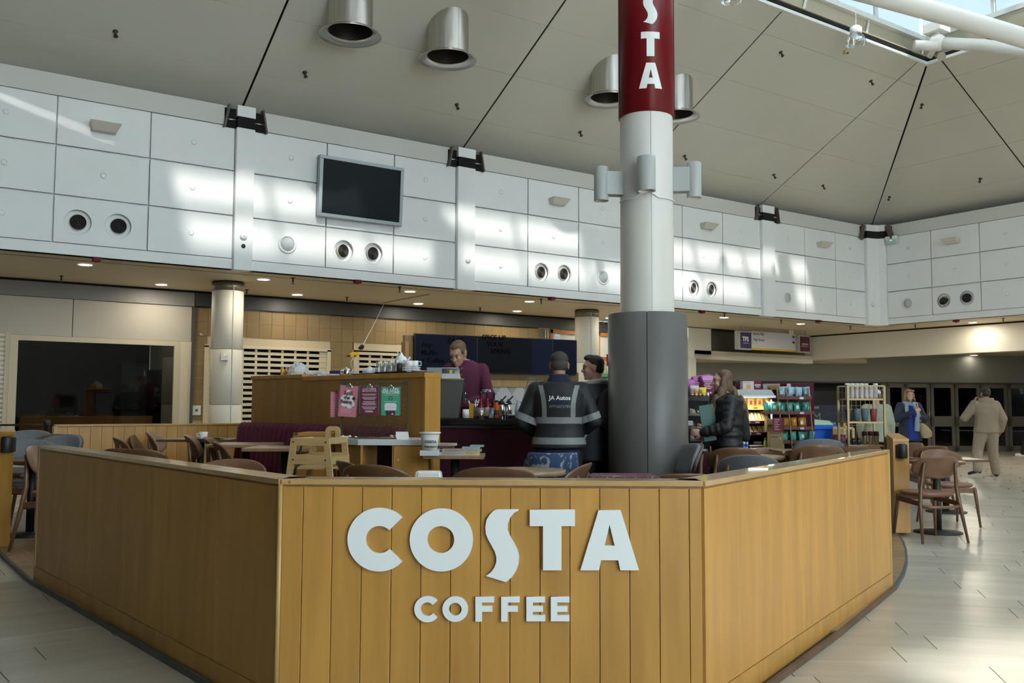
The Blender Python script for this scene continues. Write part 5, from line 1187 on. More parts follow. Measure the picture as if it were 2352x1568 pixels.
# books
BK = [(0, -.17, .03, .0, .125, .17, .028, (.50, .47, .40), 'thick cream paperback at the bottom left of the book table'), (0, -.15, .04, .028, .12, .17, .022, (.10, .10, .22), 'dark blue paperback under the tub')]
def book(label, u, v, d, w_, l_, h_, c, rot=0, z=None, m2=None):
    p = A(u, v, d); t = thing('paperback', label, 'book', (p.x, p.y, z), CAMROT+rot, 'paperbacks on the small table')
    cv = mat('cover_%02d%02d%02d' % tuple(int(x*99) for x in c), c, .4); MB().bb(-w_/2, w_/2, -l_/2, l_/2, 0, .002).bb(-w_/2, w_/2, -l_/2, l_/2, h_-.002, h_).bb(-w_/2, w_/2, -l_/2-.001, -l_/2+.001, 0, h_).build('cover', cv, t)
    MB().bb(-w_/2+.003, w_/2-.003, -l_/2+.001, l_/2-.003, .002, h_-.002).build('pages', mat('book_pages', (.58, .52, .40), .8), t)
    for k in range(2): MB().bb(-w_*.38, w_*(.1+.2*k), -l_/2-.0016, -l_/2-.001, h_*(.3+.35*k), h_*(.42+.35*k)).build('spine_print', m2 or mat('spine_ink', (.16, .10, .12), .6), t)
    return t
tz = zat(1045, 1043, 7.75)
book('dark blue paperback lowest at the left of the book table', 1000, 1040, 7.72, .19, .13, .018, (.03, .03, .12), 0, tz)
book('cream paperback on the dark blue one at the left', 1005, 1035, 7.72, .18, .13, .025, (.40, .36, .28), .05, tz+.018)
book('thick white paperback in front with printed spine', 1040, 1040, 7.66, .22, .14, .026, (.48, .43, .38), -.03, tz)
book('second white paperback on top of the thick printed one', 1045, 1036, 7.66, .21, .14, .024, (.42, .33, .28), .04, tz+.026)
book('yellowed paperback at the right end of the book table', 1083, 1040, 7.72, .13, .15, .026, (.55, .45, .22), .12, tz)
book('pale paperback with brown spine upon the yellowed one', 1086, 1036, 7.74, .14, .15, .020, (.45, .39, .28), -.1, tz+.026)
book('light blue paperback topping the right pile', 1082, 1030, 7.78, .15, .13, .016, (.30, .45, .52), .05, tz+.046)
book('white and blue paperback under the light blue one', 1096, 1033, 7.80, .11, .14, .014, (.34, .42, .48), -.06, tz+.062)
book('dark maroon paperback on the back row of the book table', 1024, 1030, 7.82, .15, .12, .020, (.07, .025, .03), .02, tz+.05)
o = book('open tan paperback lying face down on the back row', 1028, 1026, 7.84, .15, .12, .020, (.50, .42, .30), -.12, tz+.07)
p = A(987, 1046, 7.55); t = thing('white_tub', 'white plastic tub hand lettered COSTA Foundation at the left of the books', 'tub', (p.x, p.y, tz+.043), CAMROT); hh = zat(987, 992, 7.55)-tz-.043
MB().lathe([(.060, 0), (.078, hh-.012), (.074, hh-.012), (.057, .004), (.001, .004)], 30, cap0=True, cap1=False).build('bucket', wh_plastic, t); MB().lathe([(.078, hh-.014), (.090, hh-.012), (.090, hh), (.001, hh+.002)], 30).build('rim_lid', wh_plastic, t)
text('COSTA', .030, black, t, (.012, -.075, hh*.42), bold=.03); text('Foundation', .022, black, t, (.014, -.070, hh*.18), bold=.02)
MB().bb(-.075, .075, -.06, .06, -.042, 0).build('box_under', paper, t)
# white menu box on front table
p = A(982, 1081, 5.0); t = thing('napkin_box', 'white napkin dispenser peeking over the middle of the front screen', 'dispenser', (p.x, p.y, p.z-.16), CAMROT); 
MB().hexa([(-.09, -.06, 0), (.095, -.06, 0), (.095, .06, 0), (-.09, .06, 0), (-.062, -.045, .16), (.075, -.045, .16), (.075, .05, .16), (-.062, .05, .16)]).build('housing', china, t, bevel=.012); MB().beam((-.066, -.064, 0), (-.044, -.048, .158), .003, .003).build('seam', grille, t)
tn = table('table under the white napkin dispenser, hidden behind the front screen', 1000, 1105, 5.05, .5, .4, hz=zat(982, 1081, 5.0)-.16)
# cup and saucer on the left table
p = A(467, 1007, 10.0); zt_ = zat(462, 1007, 10.3); t = thing('coffee_cup', 'white coffee cup on a saucer on the table by the planked wall', 'cup', (p.x, p.y, zt_), CAMROT)
MB().lathe([(.03, 0), (.075, .012), (.078, .016), (.03, .010), (.001, .01)], 26).build('saucer', china, t); MB().lathe([(.028, .012), (.040, .025), (.048, .085), (.045, .085), (.036, .03), (.001, .022)], 24).build('cup', china, t)
MB().tube([(-.045, -.01, .072), (-.07, -.012, .066), (-.068, -.012, .042), (-.042, -.01, .034)], .006, 8).build('handle', china, t); MB().beam((.02, -.06, .018), (.085, -.03, .02), .012, .003).build('spoon', chrome, t)
t = thing('tray', 'dark tray under the coffee cup', 'tray', (p.x+.06, p.y-.02, zt_), CAMROT); t.location = (p.x, p.y+.10, zt_); MB().bb(-.05, .22, -.02, .1, 0, .010).build('tray', black, t, bevel=.003); MB().bb(-.05, .22, -.02, -.014, .01, .016).build('lip', black, t)
# ------------------------------------------------------------------ service counter
DC = 9.1
ca, cb = A(985, 966, DC), A(1588, 970, DC); ctz = zat(1100, 963, DC)
ct = thing('service_counter', 'dark plum service counter with black worktop', 'counter', (ca.x, ca.y, KE), CAMROT); CWd = (cb-ca).xy.length; chh = ctz-KE
mp = mat('counter_plum', (.042, .007, .016), .6, spec=.15)
n_ = 9
for i in range(n_): MB().bb(CWd*i/n_+.0015, CWd*(i+1)/n_-.0015, .06, .08, .08, chh-.075).build('front_panel', mp, ct)
MB().bb(0, CWd, .08, .42, .0, chh-.055).build('carcass', black, ct); MB().bb(0, CWd, .10, .42, 0, .08).build('plinth', black, ct)
MB().bb(-.02, CWd+.02, 0, .44, chh-.055, chh).build('worktop', black_gloss, ct, bevel=.004)
MB().bb(0, CWd, .03, .06, chh-.085, chh-.055).build('worktop_edge', black, ct)
# back bar with tiles, wood band and menu screens
s0, s1 = A(953, 763, 11.0), A(1325, 783, 12.05); sb0, sb1 = A(953, 845, 11.0), A(1325, 868, 12.05)
sv = Vector((s1.x-s0.x, s1.y-s0.y, 0)); SL = sv.length; sa = math.atan2(sv.y, sv.x); sz0 = (sb0.z+sb1.z)/2; sz1 = (s0.z+s1.z)/2
bb = thing('back_bar', 'oak back bar wall with diamond tiles behind the counter', 'back wall', (s0.x, s0.y, KE), sa)
zt1 = zat(1150, 885, 11.5)-KE; zb1 = zat(1150, 860, 11.5)-KE
MB().bb(-.10, SL+.05, .08, .14, 0, sz1-KE-.02).build('wall_panel', oak_dark, bb)
MB().bb(-.10, SL+.05, .05, .08, zt1-.015, zt1+.075).build('pale_edge', oak_pale, bb); MB().bb(-.1, SL+.05, .04, .08, zt1+.075, zb1+.05).build('wood_band', mat('oak_band', (.20, .115, .04), .4, noise=((2, 20, 20), .25)), bb)  # paler oak strip above the tiles, darker band over it
p = A(941, 780, 11.0); MB().bb(-.12, -.075, .0, .14, 0, sz1-KE-.10).build('side_post', oak, bb); MB().bb(-.075, -.0, .06, .14, 0, sz1-KE-.10).build('side_return', oak_dark, bb)
tb_c = [mat('tile_white', (.66, .66, .63), .25), mat('tile_blush', (.52, .47, .44), .25), mat('tile_grey', (.36, .37, .36), .25)]
ts = .215; hull = [(0, zt1-.62), (SL, zt1-.62), (SL, zt1-.018), (0, zt1-.018)]
MB().bb(0, SL, .068, .08, zt1-.62, zt1-.018).build('tile_bed', grille, bb)
pat = [2, 0, 1, 2, 0, 1, 1, 2, 0, 2, 1, 0]
for i in range(-8, 24):
    for j in range(-8, 8):
        cx = (i+j)*ts/2*1.05+.0; cz = zt1-.02+(i-j)*ts/2*1.5-.9
        pl = clip_convex([(cx-ts/2*1.03, cz), (cx, cz-ts/2*1.47), (cx+ts/2*1.03, cz), (cx, cz+ts/2*1.47)], hull)
        if len(pl) >= 3: MB().prism(pl, .062, .069).build('tile', tb_c[pat[(i*5+j*7) % 12]], bb)
sc_m = [mat('menu_screen_navy', (.006, .008, .020), .5, spec=.12), mat('menu_screen_black', (.006, .007, .010), .5, spec=.12)]
cuts = [0, .365, .84, 1.0]; menu_dim = mat('menu_print', (.0015, .002, .004), .6, spec=.05); menu_blue = mat('menu_band', (.007, .012, .032), .5, spec=.12)
for i in range(3):
    x0, x1 = SL*cuts[i]+.002, SL*cuts[i+1]-.002
    t = thing('menu_screen', ['leftmost dark menu screen behind the barista', 'middle dark menu screen reading SPICE UP YOUR SPRING', 'right end menu screen above the two customers'][i], 'screen', (s0.x+sv.x/SL*(x0+x1)/2, s0.y+sv.y/SL*(x0+x1)/2, sz0), sa, 'menu screens'); w2 = (x1-x0)/2
    MB().bb(-w2, w2, 0, .05, 0, sz1-sz0).build('case', black, t); MB().bb(-w2+.008, w2-.008, -.004, 0, .008, sz1-sz0-.008).build('screen', sc_m[i % 2], t)
    if i == 0:
        for k, s_ in enumerate(['Any', 'Muffin', '+ Coffee']): text(s_, .085, menu_dim, t, (-w2+.08, -.006, .30-.095*k), align='LEFT', bold=.02)
        text('£4.95', .10, menu_dim, t, (.12, -.006, .36), bold=.02)
    if i == 1:
        for k, s_ in enumerate(['SPICE UP', 'YOUR', 'SPRING']): text(s_, .085, menu_dim, t, (-w2+.06+.06*k, -.006, .42-.085*k), align='LEFT', bold=.03)
        MB().bb(w2*.42, w2-.01, -.006, -.004, .01, sz1-sz0-.01).build('menu_column', menu_blue, t)
p = onY(1285, 768, SB)
t = thing('paper_notice', 'small white notice above the top edge of the middle menu screen', 'notice', (A(1285, 780, 11.9).x, A(1285, 780, 11.9).y, sz1-.03), sa); MB().bb(-.04, .04, .055, .06, 0, .10).build('sheet', paper, t); MB().bb(-.03, .03, .053, .055, .02, .03).build('print', dkgrey, t)
MB().bb(-.03, .03, .053, .055, .05, .07).build('print', grille, t)
def bp(u, v=980, d=9.25): p = A(u, v, d); return (p.x, p.y, ctz)
# coffee machine
p0, p1 = A(1006, 868, 9.22), A(1065, 868, 9.22); zt_ = zat(1030, 869, 9.22); h = zt_-ctz
t = thing('coffee_machine', 'dark grey bean to cup coffee machine at the left end of the counter', 'coffee machine', (p0.x, p0.y, ctz), CAMROT); w_ = (p1-p0).length
MB().prism([(.0, .01), (w_-.05, .01), (w_-.032, h*.35), (w_, h-.03), (w_, h-.02), (0, h-.02)], 0, .26).build('side_panel', mat('machine_grey', (.072, .07, .062), .4, noise=((3, 3, 3), .1)), t, bevel=.004)
MB().bb(-.012, w_+.008, -.006, .27, h-.022, h).build('top_plate', chrome, t, bevel=.003)
MB().bb(-.05, 0, .02, .25, 0, h-.03).build('rear_case', black, t); MB().bb(-.02, w_-.04, .02, .25, 0, .012).build('foot', black, t)
MB().cyl((w_+.005, .1, h*.62), (w_+.02, .1, h*.62), .02, n=12).cyl((w_, .14, h*.48), (w_+.016, .14, h*.48), .016, n=12).build('knob', chrome, t); MB().bb(w_-.01, w_+.012, .06, .2, h*.44, h*.8).build('group_head', black, t)
p0, p1 = A(1000, 867, 9.37), A(1053, 867, 9.37); z0_ = zt_+.004; z1_ = zat(1030, 844, 9.37)
t = thing('cup_warmer', 'white metal tray unit holding sachets on top of the coffee machine', 'tray unit', (p0.x, p0.y, z0_), CAMROT); w_ = (p1-p0).length; hh = z1_-z0_
wm = mat('warmer_white', (.46, .48, .48), .4)
MB().bb(-.09, w_*.28, -.02, .2, .0, hh).build('side_case', mat('warmer_grey', (.26, .27, .27), .45), t, bevel=.004); MB().bb(w_*.28, w_, -.02, .2, 0, hh*.45).build('drawer', wm, t, bevel=.003); MB().bb(w_*.28, w_, .18, .2, hh*.45, hh).build('back_plate', wm, t); MB().bb(w_*.28, w_, -.015, .2, hh*.93, hh).build('top_plate', wm, t)
MB().bb(w_*.5, w_*.6, .0, .02, hh*.46, hh*.74).bb(w_*.74, w_*.82, .0, .02, hh*.46, hh*.7).build('packet', mat('packet_olive', (.10, .12, .03), .5), t); MB().bb(w_*.62, w_*.72, -.01, .02, hh*.46, hh*.8).build('packet', mat('packet_yellow', (.62, .50, .05), .5), t)
MB().hexa([(w_+.002, 0, -.015), (w_+.03, 0, -.015), (w_+.03, .004, -.015), (w_+.002, .004, -.015), (w_-.004, 0, hh*.7), (w_+.004, 0, hh*.7), (w_+.004, .004, hh*.7), (w_-.004, .004, hh*.7)]).build('yellow_tag', mat('pale_yellow', (.55, .50, .22), .6), t)
# things on the counter
trayd = mat('tray_black', (.012, .012, .012), .3)
def ctray(u0, u1, d, label, hgt=.014):
    a, b = A(u0, 975, d), A(u1, 975, d); t = thing('serving_tray', label, 'tray', ((a.x+b.x)/2, (a.y+b.y)/2, ctz), CAMROT); w_ = (b-a).length/2; MB().bb(-w_, w_, -.10, .16, 0, hgt*.6).build('tray', trayd, t, bevel=.003); MB().bb(-w_, w_, -.10, -.094, hgt*.6, hgt).build('lip', trayd, t); return t
ctray(1054, 1088, 9.25, 'black tray under the white beaker on the counter', .010); ctray(1092, 1148, 9.29, 'black tray under the syrup bottles', .016)
t = ctray(1170, 1213, 9.25, 'stack of black trays beside the man in the reflective jacket', .014)
for k in range(3): MB().bb(-.085, .085, -.10, .16, .010+.011*k, .018+.011*k).build('tray', trayd, t, bevel=.002)
def lath(name, label, cat, u, d, prof, m, group=None, s=1.0, z=None):
    p = A(u, 970, d); t = thing(name, label, cat, (p.x, p.y, (ctz+.012) if z is None else z), CAMROT, group); MB().lathe([(r*s, zz*s) for r, zz in prof], 22).build(name.split('_')[-1] if '_' in name else 'body', m, t); return t
lath('white_beaker', 'white beaker at the foot of the coffee machine', 'beaker', 1070, 9.22, [(.042, 0), (.034, .088), (.030, .088), (.038, .004), (.001, .004)], china)
lath('steel_cup', 'small steel cup at the front edge of the counter', 'cup', 1105, 9.13, [(.026, 0), (.028, .088), (.025, .088), (.023, .004), (.001, .004)], steel, z=ctz)
p = A(1083, 970, 9.22); t = thing('yellow_carton', 'tall yellow carton left of the syrup bottles', 'carton', (p.x, p.y, ctz+.012), CAMROT)
MB().hexa([(-.018, -.018, 0), (.020, -.018, 0), (.020, .018, 0), (-.018, .018, 0), (-.030, -.022, .15), (.022, -.022, .145), (.022, .022, .145), (-.030, .022, .15)]).build('carton', mat('carton_yellow', (.60, .30, .01), .45), t, bevel=.003); MB().cyl((-.018, 0, .145), (-.032, 0, .172), .007, n=8).build('spout', china, t)
syr = mat('syrup_red', (.20, .006, .015), .15); lblc = [mat('label_lilac', (.46, .36, .56), .5), mat('label_cream', (.60, .52, .38), .5), mat('label_blue', (.24, .40, .62), .5), mat('label_orange', (.70, .13, .015), .4), mat('label_pink', (.58, .18, .20), .5)]
def syrup(u, d, lab, li, sc=1.0, z=None):
    p = A(u, 970, d); t = thing('syrup_bottle', lab, 'bottle', (p.x, p.y, ctz+.012), CAMROT, 'syrup bottles on the counter'); t.scale = (sc,)*3
    MB().lathe([(.030, 0), (.033, .01), (.033, .12), (.026, .145), (.013, .165), (.011, .225), (.013, .228), (.013, .235)], 20).build('glass_body', syr, t)
    MB().lathe([(.0335, .02), (.0335, .105)], 20, cap0=False, cap1=False).build('label_band', lblc[li], t); MB().lathe([(.0338, .03), (.0338, .05)], 20, cap0=False, cap1=False).build('label_stripe', lblc[4 if li == 0 else 1], t); MB().lathe([(.013, .233), (.014, .255), (.006, .258), (.005, .275)], 14).build('pump_cap', black, t)
syrup(1104, 9.29, 'syrup bottle with lilac and pink label behind the steel cup', 0); syrup(1119, 9.33, 'syrup bottle with cream label, second from the coffee machine', 1, 1.03); syrup(1134, 9.33, 'syrup bottle behind the blue and orange packs', 1, 1.0)
p = A(1140, 970, 9.25); t = thing('juice_bottle', 'orange juice bottle with dark label at the right of the syrups', 'bottle', (p.x, p.y, ctz+.012), CAMROT)
MB().lathe([(.030, 0), (.033, .01), (.033, .11), (.018, .145), (.014, .15), (.014, .165)], 20).build('bottle_body', lblc[3], t); MB().lathe([(.0335, .03), (.0335, .08)], 20, cap0=False, cap1=False).build('label_band', mat('label_dark', (.16, .03, .02), .4), t); MB().lathe([(.016, .163), (.016, .18)], 14).build('cap', black, t)
p = A(1129, 970, 9.21); t = thing('stirrer_pack', 'pale blue pack leaning by the juice bottle', 'packet', (p.x, p.y, ctz+.012), CAMROT); MB().hexa([(-.03, 0, 0), (.012, 0, 0), (.012, .02, 0), (-.03, .02, 0), (.002, 0, .10), (.03, 0, .10), (.03, .015, .10), (.002, .015, .10)]).build('pack', lblc[2], t, bevel=.003)
MB().bb(.0, .02, -.001, .001, .04, .07).build('print', paper, t)
def flask(u, d, lab):
    p = A(u, 970, d); t = thing('steel_flask', lab, 'flask', (p.x, p.y, ctz), CAMROT, 'steel cream flasks'); MB().lathe([(.032, 0), (.034, .005), (.034, .12), (.028, .14), (.024, .15)], 22).build('body', chrome, t)
    MB().lathe([(.026, .15), (.028, .155), (.028, .175), (.012, .19), (.010, .205)], 18).build('head', black, t); MB().beam((0, 0, .185), (.045, 0, .235), .012, .014).build('lever', black, t); MB().cyl((.02, 0, .165), (.065, 0, .155), .006, n=8).build('nozzle', chrome, t)
flask(1152, 9.25, 'steel cream flask, left of two, right of the syrup bottles'); flask(1168, 9.29, 'steel cream flask, right of two, beside the trays')
for k, (u, lab) in enumerate([(1092, 'steel milk jug behind the yellow carton'), (1098, 'small chrome spoon pot behind the lilac labelled syrup')]):
    t = lath('milk_jug', lab, 'jug', u, 9.39, [(.030, 0), (.034, .02), (.028, .09), (.034, .12), (.031, .12), (.026, .09), (.001, .05)], chrome, s=1.15)
    for j in range(3): MB().tube([(.0, 0, .1), (.01*(j-1), .005, .17+.01*j)], .003, 6).build('spoon', chrome, t)
    MB().tube([(-.034, 0, .12), (-.06, 0, .10), (-.05, 0, .05), (-.032, 0, .04)], .004, 6).build('handle', chrome, t)
p = A(1146, 945, 9.77); t = thing('scale_lamp', 'dark round pan on the back shelf between flasks and bottles', 'pan', (p.x, p.y, zat(1146, 928, 9.77)-.04), CAMROT); MB().lathe([(.06, 0), (.10, .05), (.105, .055), (.02, .06), (.012, .075)], 24).build('pan', black, t); MB().lathe([(.02, -.2), (.02, 0)], 12).build('stem', black, t)
p = A(1190, 960, 9.37); t = thing('spray_bottle', 'clear spray bottle with white head beside the reflective jacket', 'bottle', (p.x, p.y, ctz+.04), CAMROT); pb = mat('pale_blue_plastic', (.50, .58, .66), .25)
MB().lathe([(.035, 0), (.036, .06), (.028, .10), (.014, .14), (.012, .15)], 18).build('bottle_body', pb, t); MB().bb(-.022, .014, -.012, .012, .15, .178).bb(.004, .012, -.006, .006, .125, .15).build('trigger_head', china, t)
p = A(1204, 960, 9.42); t = thing('paper_cups', 'upturned white paper cups beside the spray bottle', 'cups', (p.x, p.y, ctz+.04), CAMROT); MB().lathe([(.045, 0), (.038, .08), (.04, .085), (.034, .13), (.001, .13)], 20).build('cup', paper, t); MB().lathe([(.047, .02), (.045, .05)], 20, cap0=False, cap1=False).build('sleeve', grille, t)
p = A(1178, 960, 9.37); t = thing('sugar_dish', 'low glass dish beside the flasks', 'dish', (p.x, p.y, ctz), CAMROT); MB().lathe([(.03, 0), (.04, .05), (.035, .05), (.001, .01)], 18).build('dish', glass('table_glass', (.9, .93, .93), .15), t); MB().ell((0, 0, .045), (.03, .03, .018)).build('sugar', paper, t)
# blender jug and card reader left of the man
gl_ = MATS['table_glass']
p = A(1216, 930, 9.47); t = thing('blender_jug', 'clear plastic blender hood beside the man in the reflective jacket', 'blender', (p.x, p.y, ctz), CAMROT-.1); zz = zat(1222, 866, 9.47)-ctz
MB().hexa([(-.10, -.07, .08), (.07, -.07, .08), (.07, .09, .08), (-.10, .09, .08), (-.015, -.05, zz), (.08, -.05, zz), (.08, .07, zz), (-.015, .07, zz)]).build('hood', gl_, t, bevel=.012)
MB().bb(-.02, .085, -.055, .075, zz-.012, zz+.006).build('lid', glass('lid_glass', (.8, .83, .83), .3), t); MB().bb(-.09, .08, -.06, .09, 0, .08).build('base', dkgrey, t, bevel=.01)
MB().bb(-.02, .03, -.078, -.07, zz*.50, zz*.66).build('panel', black, t); MB().bb(-.005, .028, -.081, -.078, zz*.53, zz*.63).build('display', paper, t)
MB().tube([(-.01, -.075, zz*.52), (-.06, -.09, zz*.40), (-.11, -.085, zz*.40), (-.13, -.07, zz*.50)], .005, 6).build('cable', black, t)
# crockery on top of the tall wall
def on_wall(name, label, cat, u, y, group=None): p = wtop(u, y=y); return thing(name, label, cat, tuple(p), CAMROT, group)
mp2 = mat('bag_clear', (.60, .62, .62), .25)
t = on_wall('juice_carton_pack', 'wrapped pack of small orange juice bottles at the left end of the tall wall', 'juice pack', 659, .14)
for k in range(3): MB().lathe([(.022, 0), (.024, .05), (.018, .07), (.01, .085)], 12, Matrix.Translation((-.05+.045*k, 0, 0))).build('bottle', mat('juice_yellow', (.62, .34, .06), .3), t); MB().lathe([(.012, .082), (.012, .098)], 10, Matrix.Translation((-.05+.045*k, 0, 0))).build('cap', lblc[2], t)
def crumple(name, label, cat, u, y, w_, h_, m, seed, m2=None):
    t = on_wall(name, label, cat, u, y); rr = random.Random(seed); mb = MB()
    vs = []; n, k = 18, 10
    for j in range(k+1):
        th = PI/2*j/k
        for i in range(n):
            a = 2*PI*i/n; q = 1+rr.uniform(-.16, .16); vs.append((w_/2*math.cos(th)*math.cos(a)*q, .10*math.cos(th)*math.sin(a)*q, max(0, h_*math.sin(th)*q)))
    mb.add(vs, [(j*n+i, j*n+(i+1) % n, (j+1)*n+(i+1) % n, (j+1)*n+i) for j in range(k) for i in range(n)], False); mb.build('film', m, t)
    if m2: MB().ell((0, 0, h_*.35), (w_*.3, .06, h_*.3), n=10, k=6).build('contents', m2, t)
    return t
crumple('plastic_bag', 'crumpled clear plastic bag of cups on the tall wall beside the juice bottles', 'bag', 685, .2, .24, .135, mp2, 1, paper)
crumple('plastic_bag', 'low torn white packet on the tall wall', 'bag', 714, .2, .16, .04, paper, 2); crumple('wrapped_cutlery', 'white and blue wrapped bundle on the tall wall left of the steel pot', 'bundle', 738, .16, .17, .055, mat('wrap_grey', (.50, .52, .56), .4), 3)
t = on_wall('blue_tin', 'dark blue tin on the tall wall beside the steel pot', 'tin', 771, .2); MB().bb(-.055, .055, -.05, .05, 0, .06).build('tin', mat('tin_navy', (.02, .025, .10), .35), t, bevel=.004); MB().bb(-.05, .05, -.052, -.05, .012, .026).build('label_band', paper, t)
t = on_wall('steel_teapot', 'small steel teapot on the tall wall', 'teapot', 796, .2); MB().lathe([(.034, 0), (.04, .01), (.034, .07), (.026, .078), (.010, .085), (.008, .095)], 20).build('pot', chrome, t); MB().tube([(.036, 0, .03), (.06, 0, .05), (.068, 0, .075)], [.010, .007, .005], 8).build('spout', chrome, t); MB().tube([(-.036, 0, .065), (-.065, 0, .055), (-.06, 0, .025), (-.036, 0, .02)], .005, 8).build('handle', chrome, t)
t = on_wall('cloth_heap', 'grey cloth heaped beside the steel teapot on the tall wall', 'cloth', 813, .2); MB().ell((0, 0, .012), (.06, .05, .03)).ell((.04, 0, .01), (.05, .04, .018)).build('cloth', mat('cloth_grey', (.40, .39, .38), .9), t)
# tray of crockery
a, b = wtop(833, y=.15), wtop(960, y=.15); t = thing('crockery_tray', 'dark tray along the top of the tall wall carrying cups and glasses', 'tray', tuple((a+b)/2), math.atan2(b.y-a.y, b.x-a.x)); Lt = (b-a).length/2
MB().bb(-Lt, Lt, -.14, .14, .0, .012).build('tray', trayd, t, bevel=.003); MB().bb(-Lt*.1, Lt, -.142, -.138, 0, .02).build('lip', maroon_dark, t)
def on_tray(name, label, cat, u, y, group=None): p = wtop(u, y=y); p.z += .012; return thing(name, label, cat, tuple(p), CAMROT, group)
for k, (u, y, lb) in enumerate([(842, .2, 'leftmost'), (857, .2, 'second from the left'), (871, .2, 'third from the left'), (849, .1, 'nearer, second row')]):
    t = on_tray('upturned_cup', 'white upturned cup on the crockery tray, %s' % lb, 'cup', u, y, 'white cups on the crockery tray'); z0_ = 0 if k != 3 else 0
    MB().lathe([(.046, 0), (.044, .03), (.030, .058), (.022, .060), (.022, .064), (.001, .064)], 22).build('cup', china, t); MB().tube([(.044, 0, .015), (.066, 0, .02), (.064, 0, .04), (.038, 0, .048)], .005, 6).build('handle', china, t)
gi = 0
for r_, y in enumerate([.10, .17, .24]):
    for k in range(4):
        u = 869+14*k+r_*4; t = on_tray('tall_glass', 'clear upturned glass on the crockery tray, %s in %s row' % (ORD[k], ['the nearest', 'the middle', 'the back'][r_]), 'glass', u, y, 'glasses on the crockery tray'); gi += 1
        MB().lathe([(.032, 0), (.030, .05), (.024, .115), (.001, .118)], 18, cap0=False).build('glass', glass('drink_glass', (.90, .93, .93), .22), t); MB().lathe([(.033, 0), (.033, .006)], 18, cap0=False, cap1=False).build('rim', glass('rim_glass', (.8, .85, .85), .4), t)
t = on_tray('teapot', 'round white teapot tipped on top of stacked cups', 'teapot', 921, .16); t.location.z += .065
MB().lathe([(.02, 0), (.045, .008), (.060, .045), (.050, .085), (.022, .10), (.018, .104)], 26).build('pot', china, t); MB().lathe([(.024, .098), (.02, .112), (.010, .118), (.012, .128), (.001, .132)], 18).build('lid', china, t); MB().tube([(-.02, 0, .10), (-.035, 0, .135), (-.015, 0, .150), (.0, 0, .125)], .006, 8).build('handle', china, t); MB().tube([(.055, 0, .05), (.08, 0, .075), (.085, 0, .09)], [.014, .010, .008], 8).build('spout', china, t)
MB().box((.03, -.052, .05), (.02, .002, .012)).build('print', grille, t)
t = on_tray('stacked_cups', 'stack of white cups under the teapot', 'cups', 915, .16); 
for k in range(2): MB().lathe([(.026, .03*k), (.044, .03*k+.05), (.040, .03*k+.05), (.022, .03*k+.006)], 20).build('cup', china, t)
t = on_tray('black_jug', 'small black cylinder at the front of the crockery tray', 'canister', 917, .03); MB().lathe([(.026, 0), (.026, .075), (.022, .08)], 18).build('canister', black, t)
MB().lathe([(.014, .08), (.012, .088)], 12).build('lid', black, t)
for k, (u, y, nn) in enumerate([(938, .14, 3), (951, .18, 3)]):
    t = on_tray('white_mugs', ['stacked white dishes right of the teapot', 'white mug lying on stacked dishes at the right end of the tray'][k], 'dishes', u, y)
    for j in range(nn): MB().lathe([(.04, .018*j), (.065, .018*j+.012), (.063, .018*j+.015), (.038, .018*j+.004)], 24).build('dish', china, t)
    MB().cyl((-.03, 0, .018*nn+.03), (.04, 0, .018*nn+.03), .030, n=20).build('mug', china, t); MB().tube([(.0+.03, -.02, .018*nn+.045), (.065, -.02, .018*nn+.05), (.068, -.02, .018*nn+.015), (.035, -.02, .018*nn+.01)], .005, 8).build('handle', china, t)
t = on_tray('saucer', 'white saucer overhanging the right end of the crockery tray', 'saucer', 962, .12); MB().lathe([(.03, 0), (.07, .010), (.072, .013), (.03, .006), (.001, .006)], 24).build('saucer', china, t)
MB().lathe([(.028, .0062), (.026, .0075)], 20, cap0=False, cap1=False).build('well', china, t)
p = wtop(975, y=.2); t = thing('black_pad', 'black flat pad at the right end of the tall wall', 'pad', tuple(p), CAMROT); MB().bb(-.09, .09, -.08, .08, 0, .012).build('pad', black, t, bevel=.004); MB().bb(-.08, .08, -.07, .07, .012, .014).build('mat', dkgrey, t)
# plum unit and things right of the grey column
DS = 9.9
sx0 = A(1570, 1000, DS); zsh = zat(1640, 910, DS)
t = thing('snack_counter', 'dark open chilled shelves under the bags of easter treats', 'shelf unit', tuple(F2((1480-1176)/FPX*DS, DS, KE)), CAMROT); W_ = (1678-1480)/FPX*DS; hS = zsh-KE
MB().bb(0, W_, .5, .55, 0, hS).build('back', black, t); MB().bb(0, .03, 0, .55, 0, hS).build('side', black, t); MB().bb(W_-.03, W_, 0, .55, 0, hS).build('side', black, t)
MB().bb(0, W_, -.03, .55, hS-.05, hS).build('top_shelf', black, t); zlo = zat(1640, 1037, DS)-KE; MB().bb(0, W_, -.02, .02, 0, zlo).build('front_panel', maroon_dark, t)
edge_m = mat('shelf_edge', (.22, .22, .21), .35, .4); shelf_z = []
for k, v in enumerate([950, 980, 1008]):
    z = zat(1640, v, DS)-KE; shelf_z.append(z); MB().bb(.03, W_-.03, .02, .5, z-.012, z).build('shelf', black, t); MB().bb(.03, W_-.03, .0, .02, z-.022, z+.004).build('shelf_edge', edge_m, t)
MB().bb(.03, W_-.03, .02, .5, zlo-.03, zlo).build('shelf', black, t)
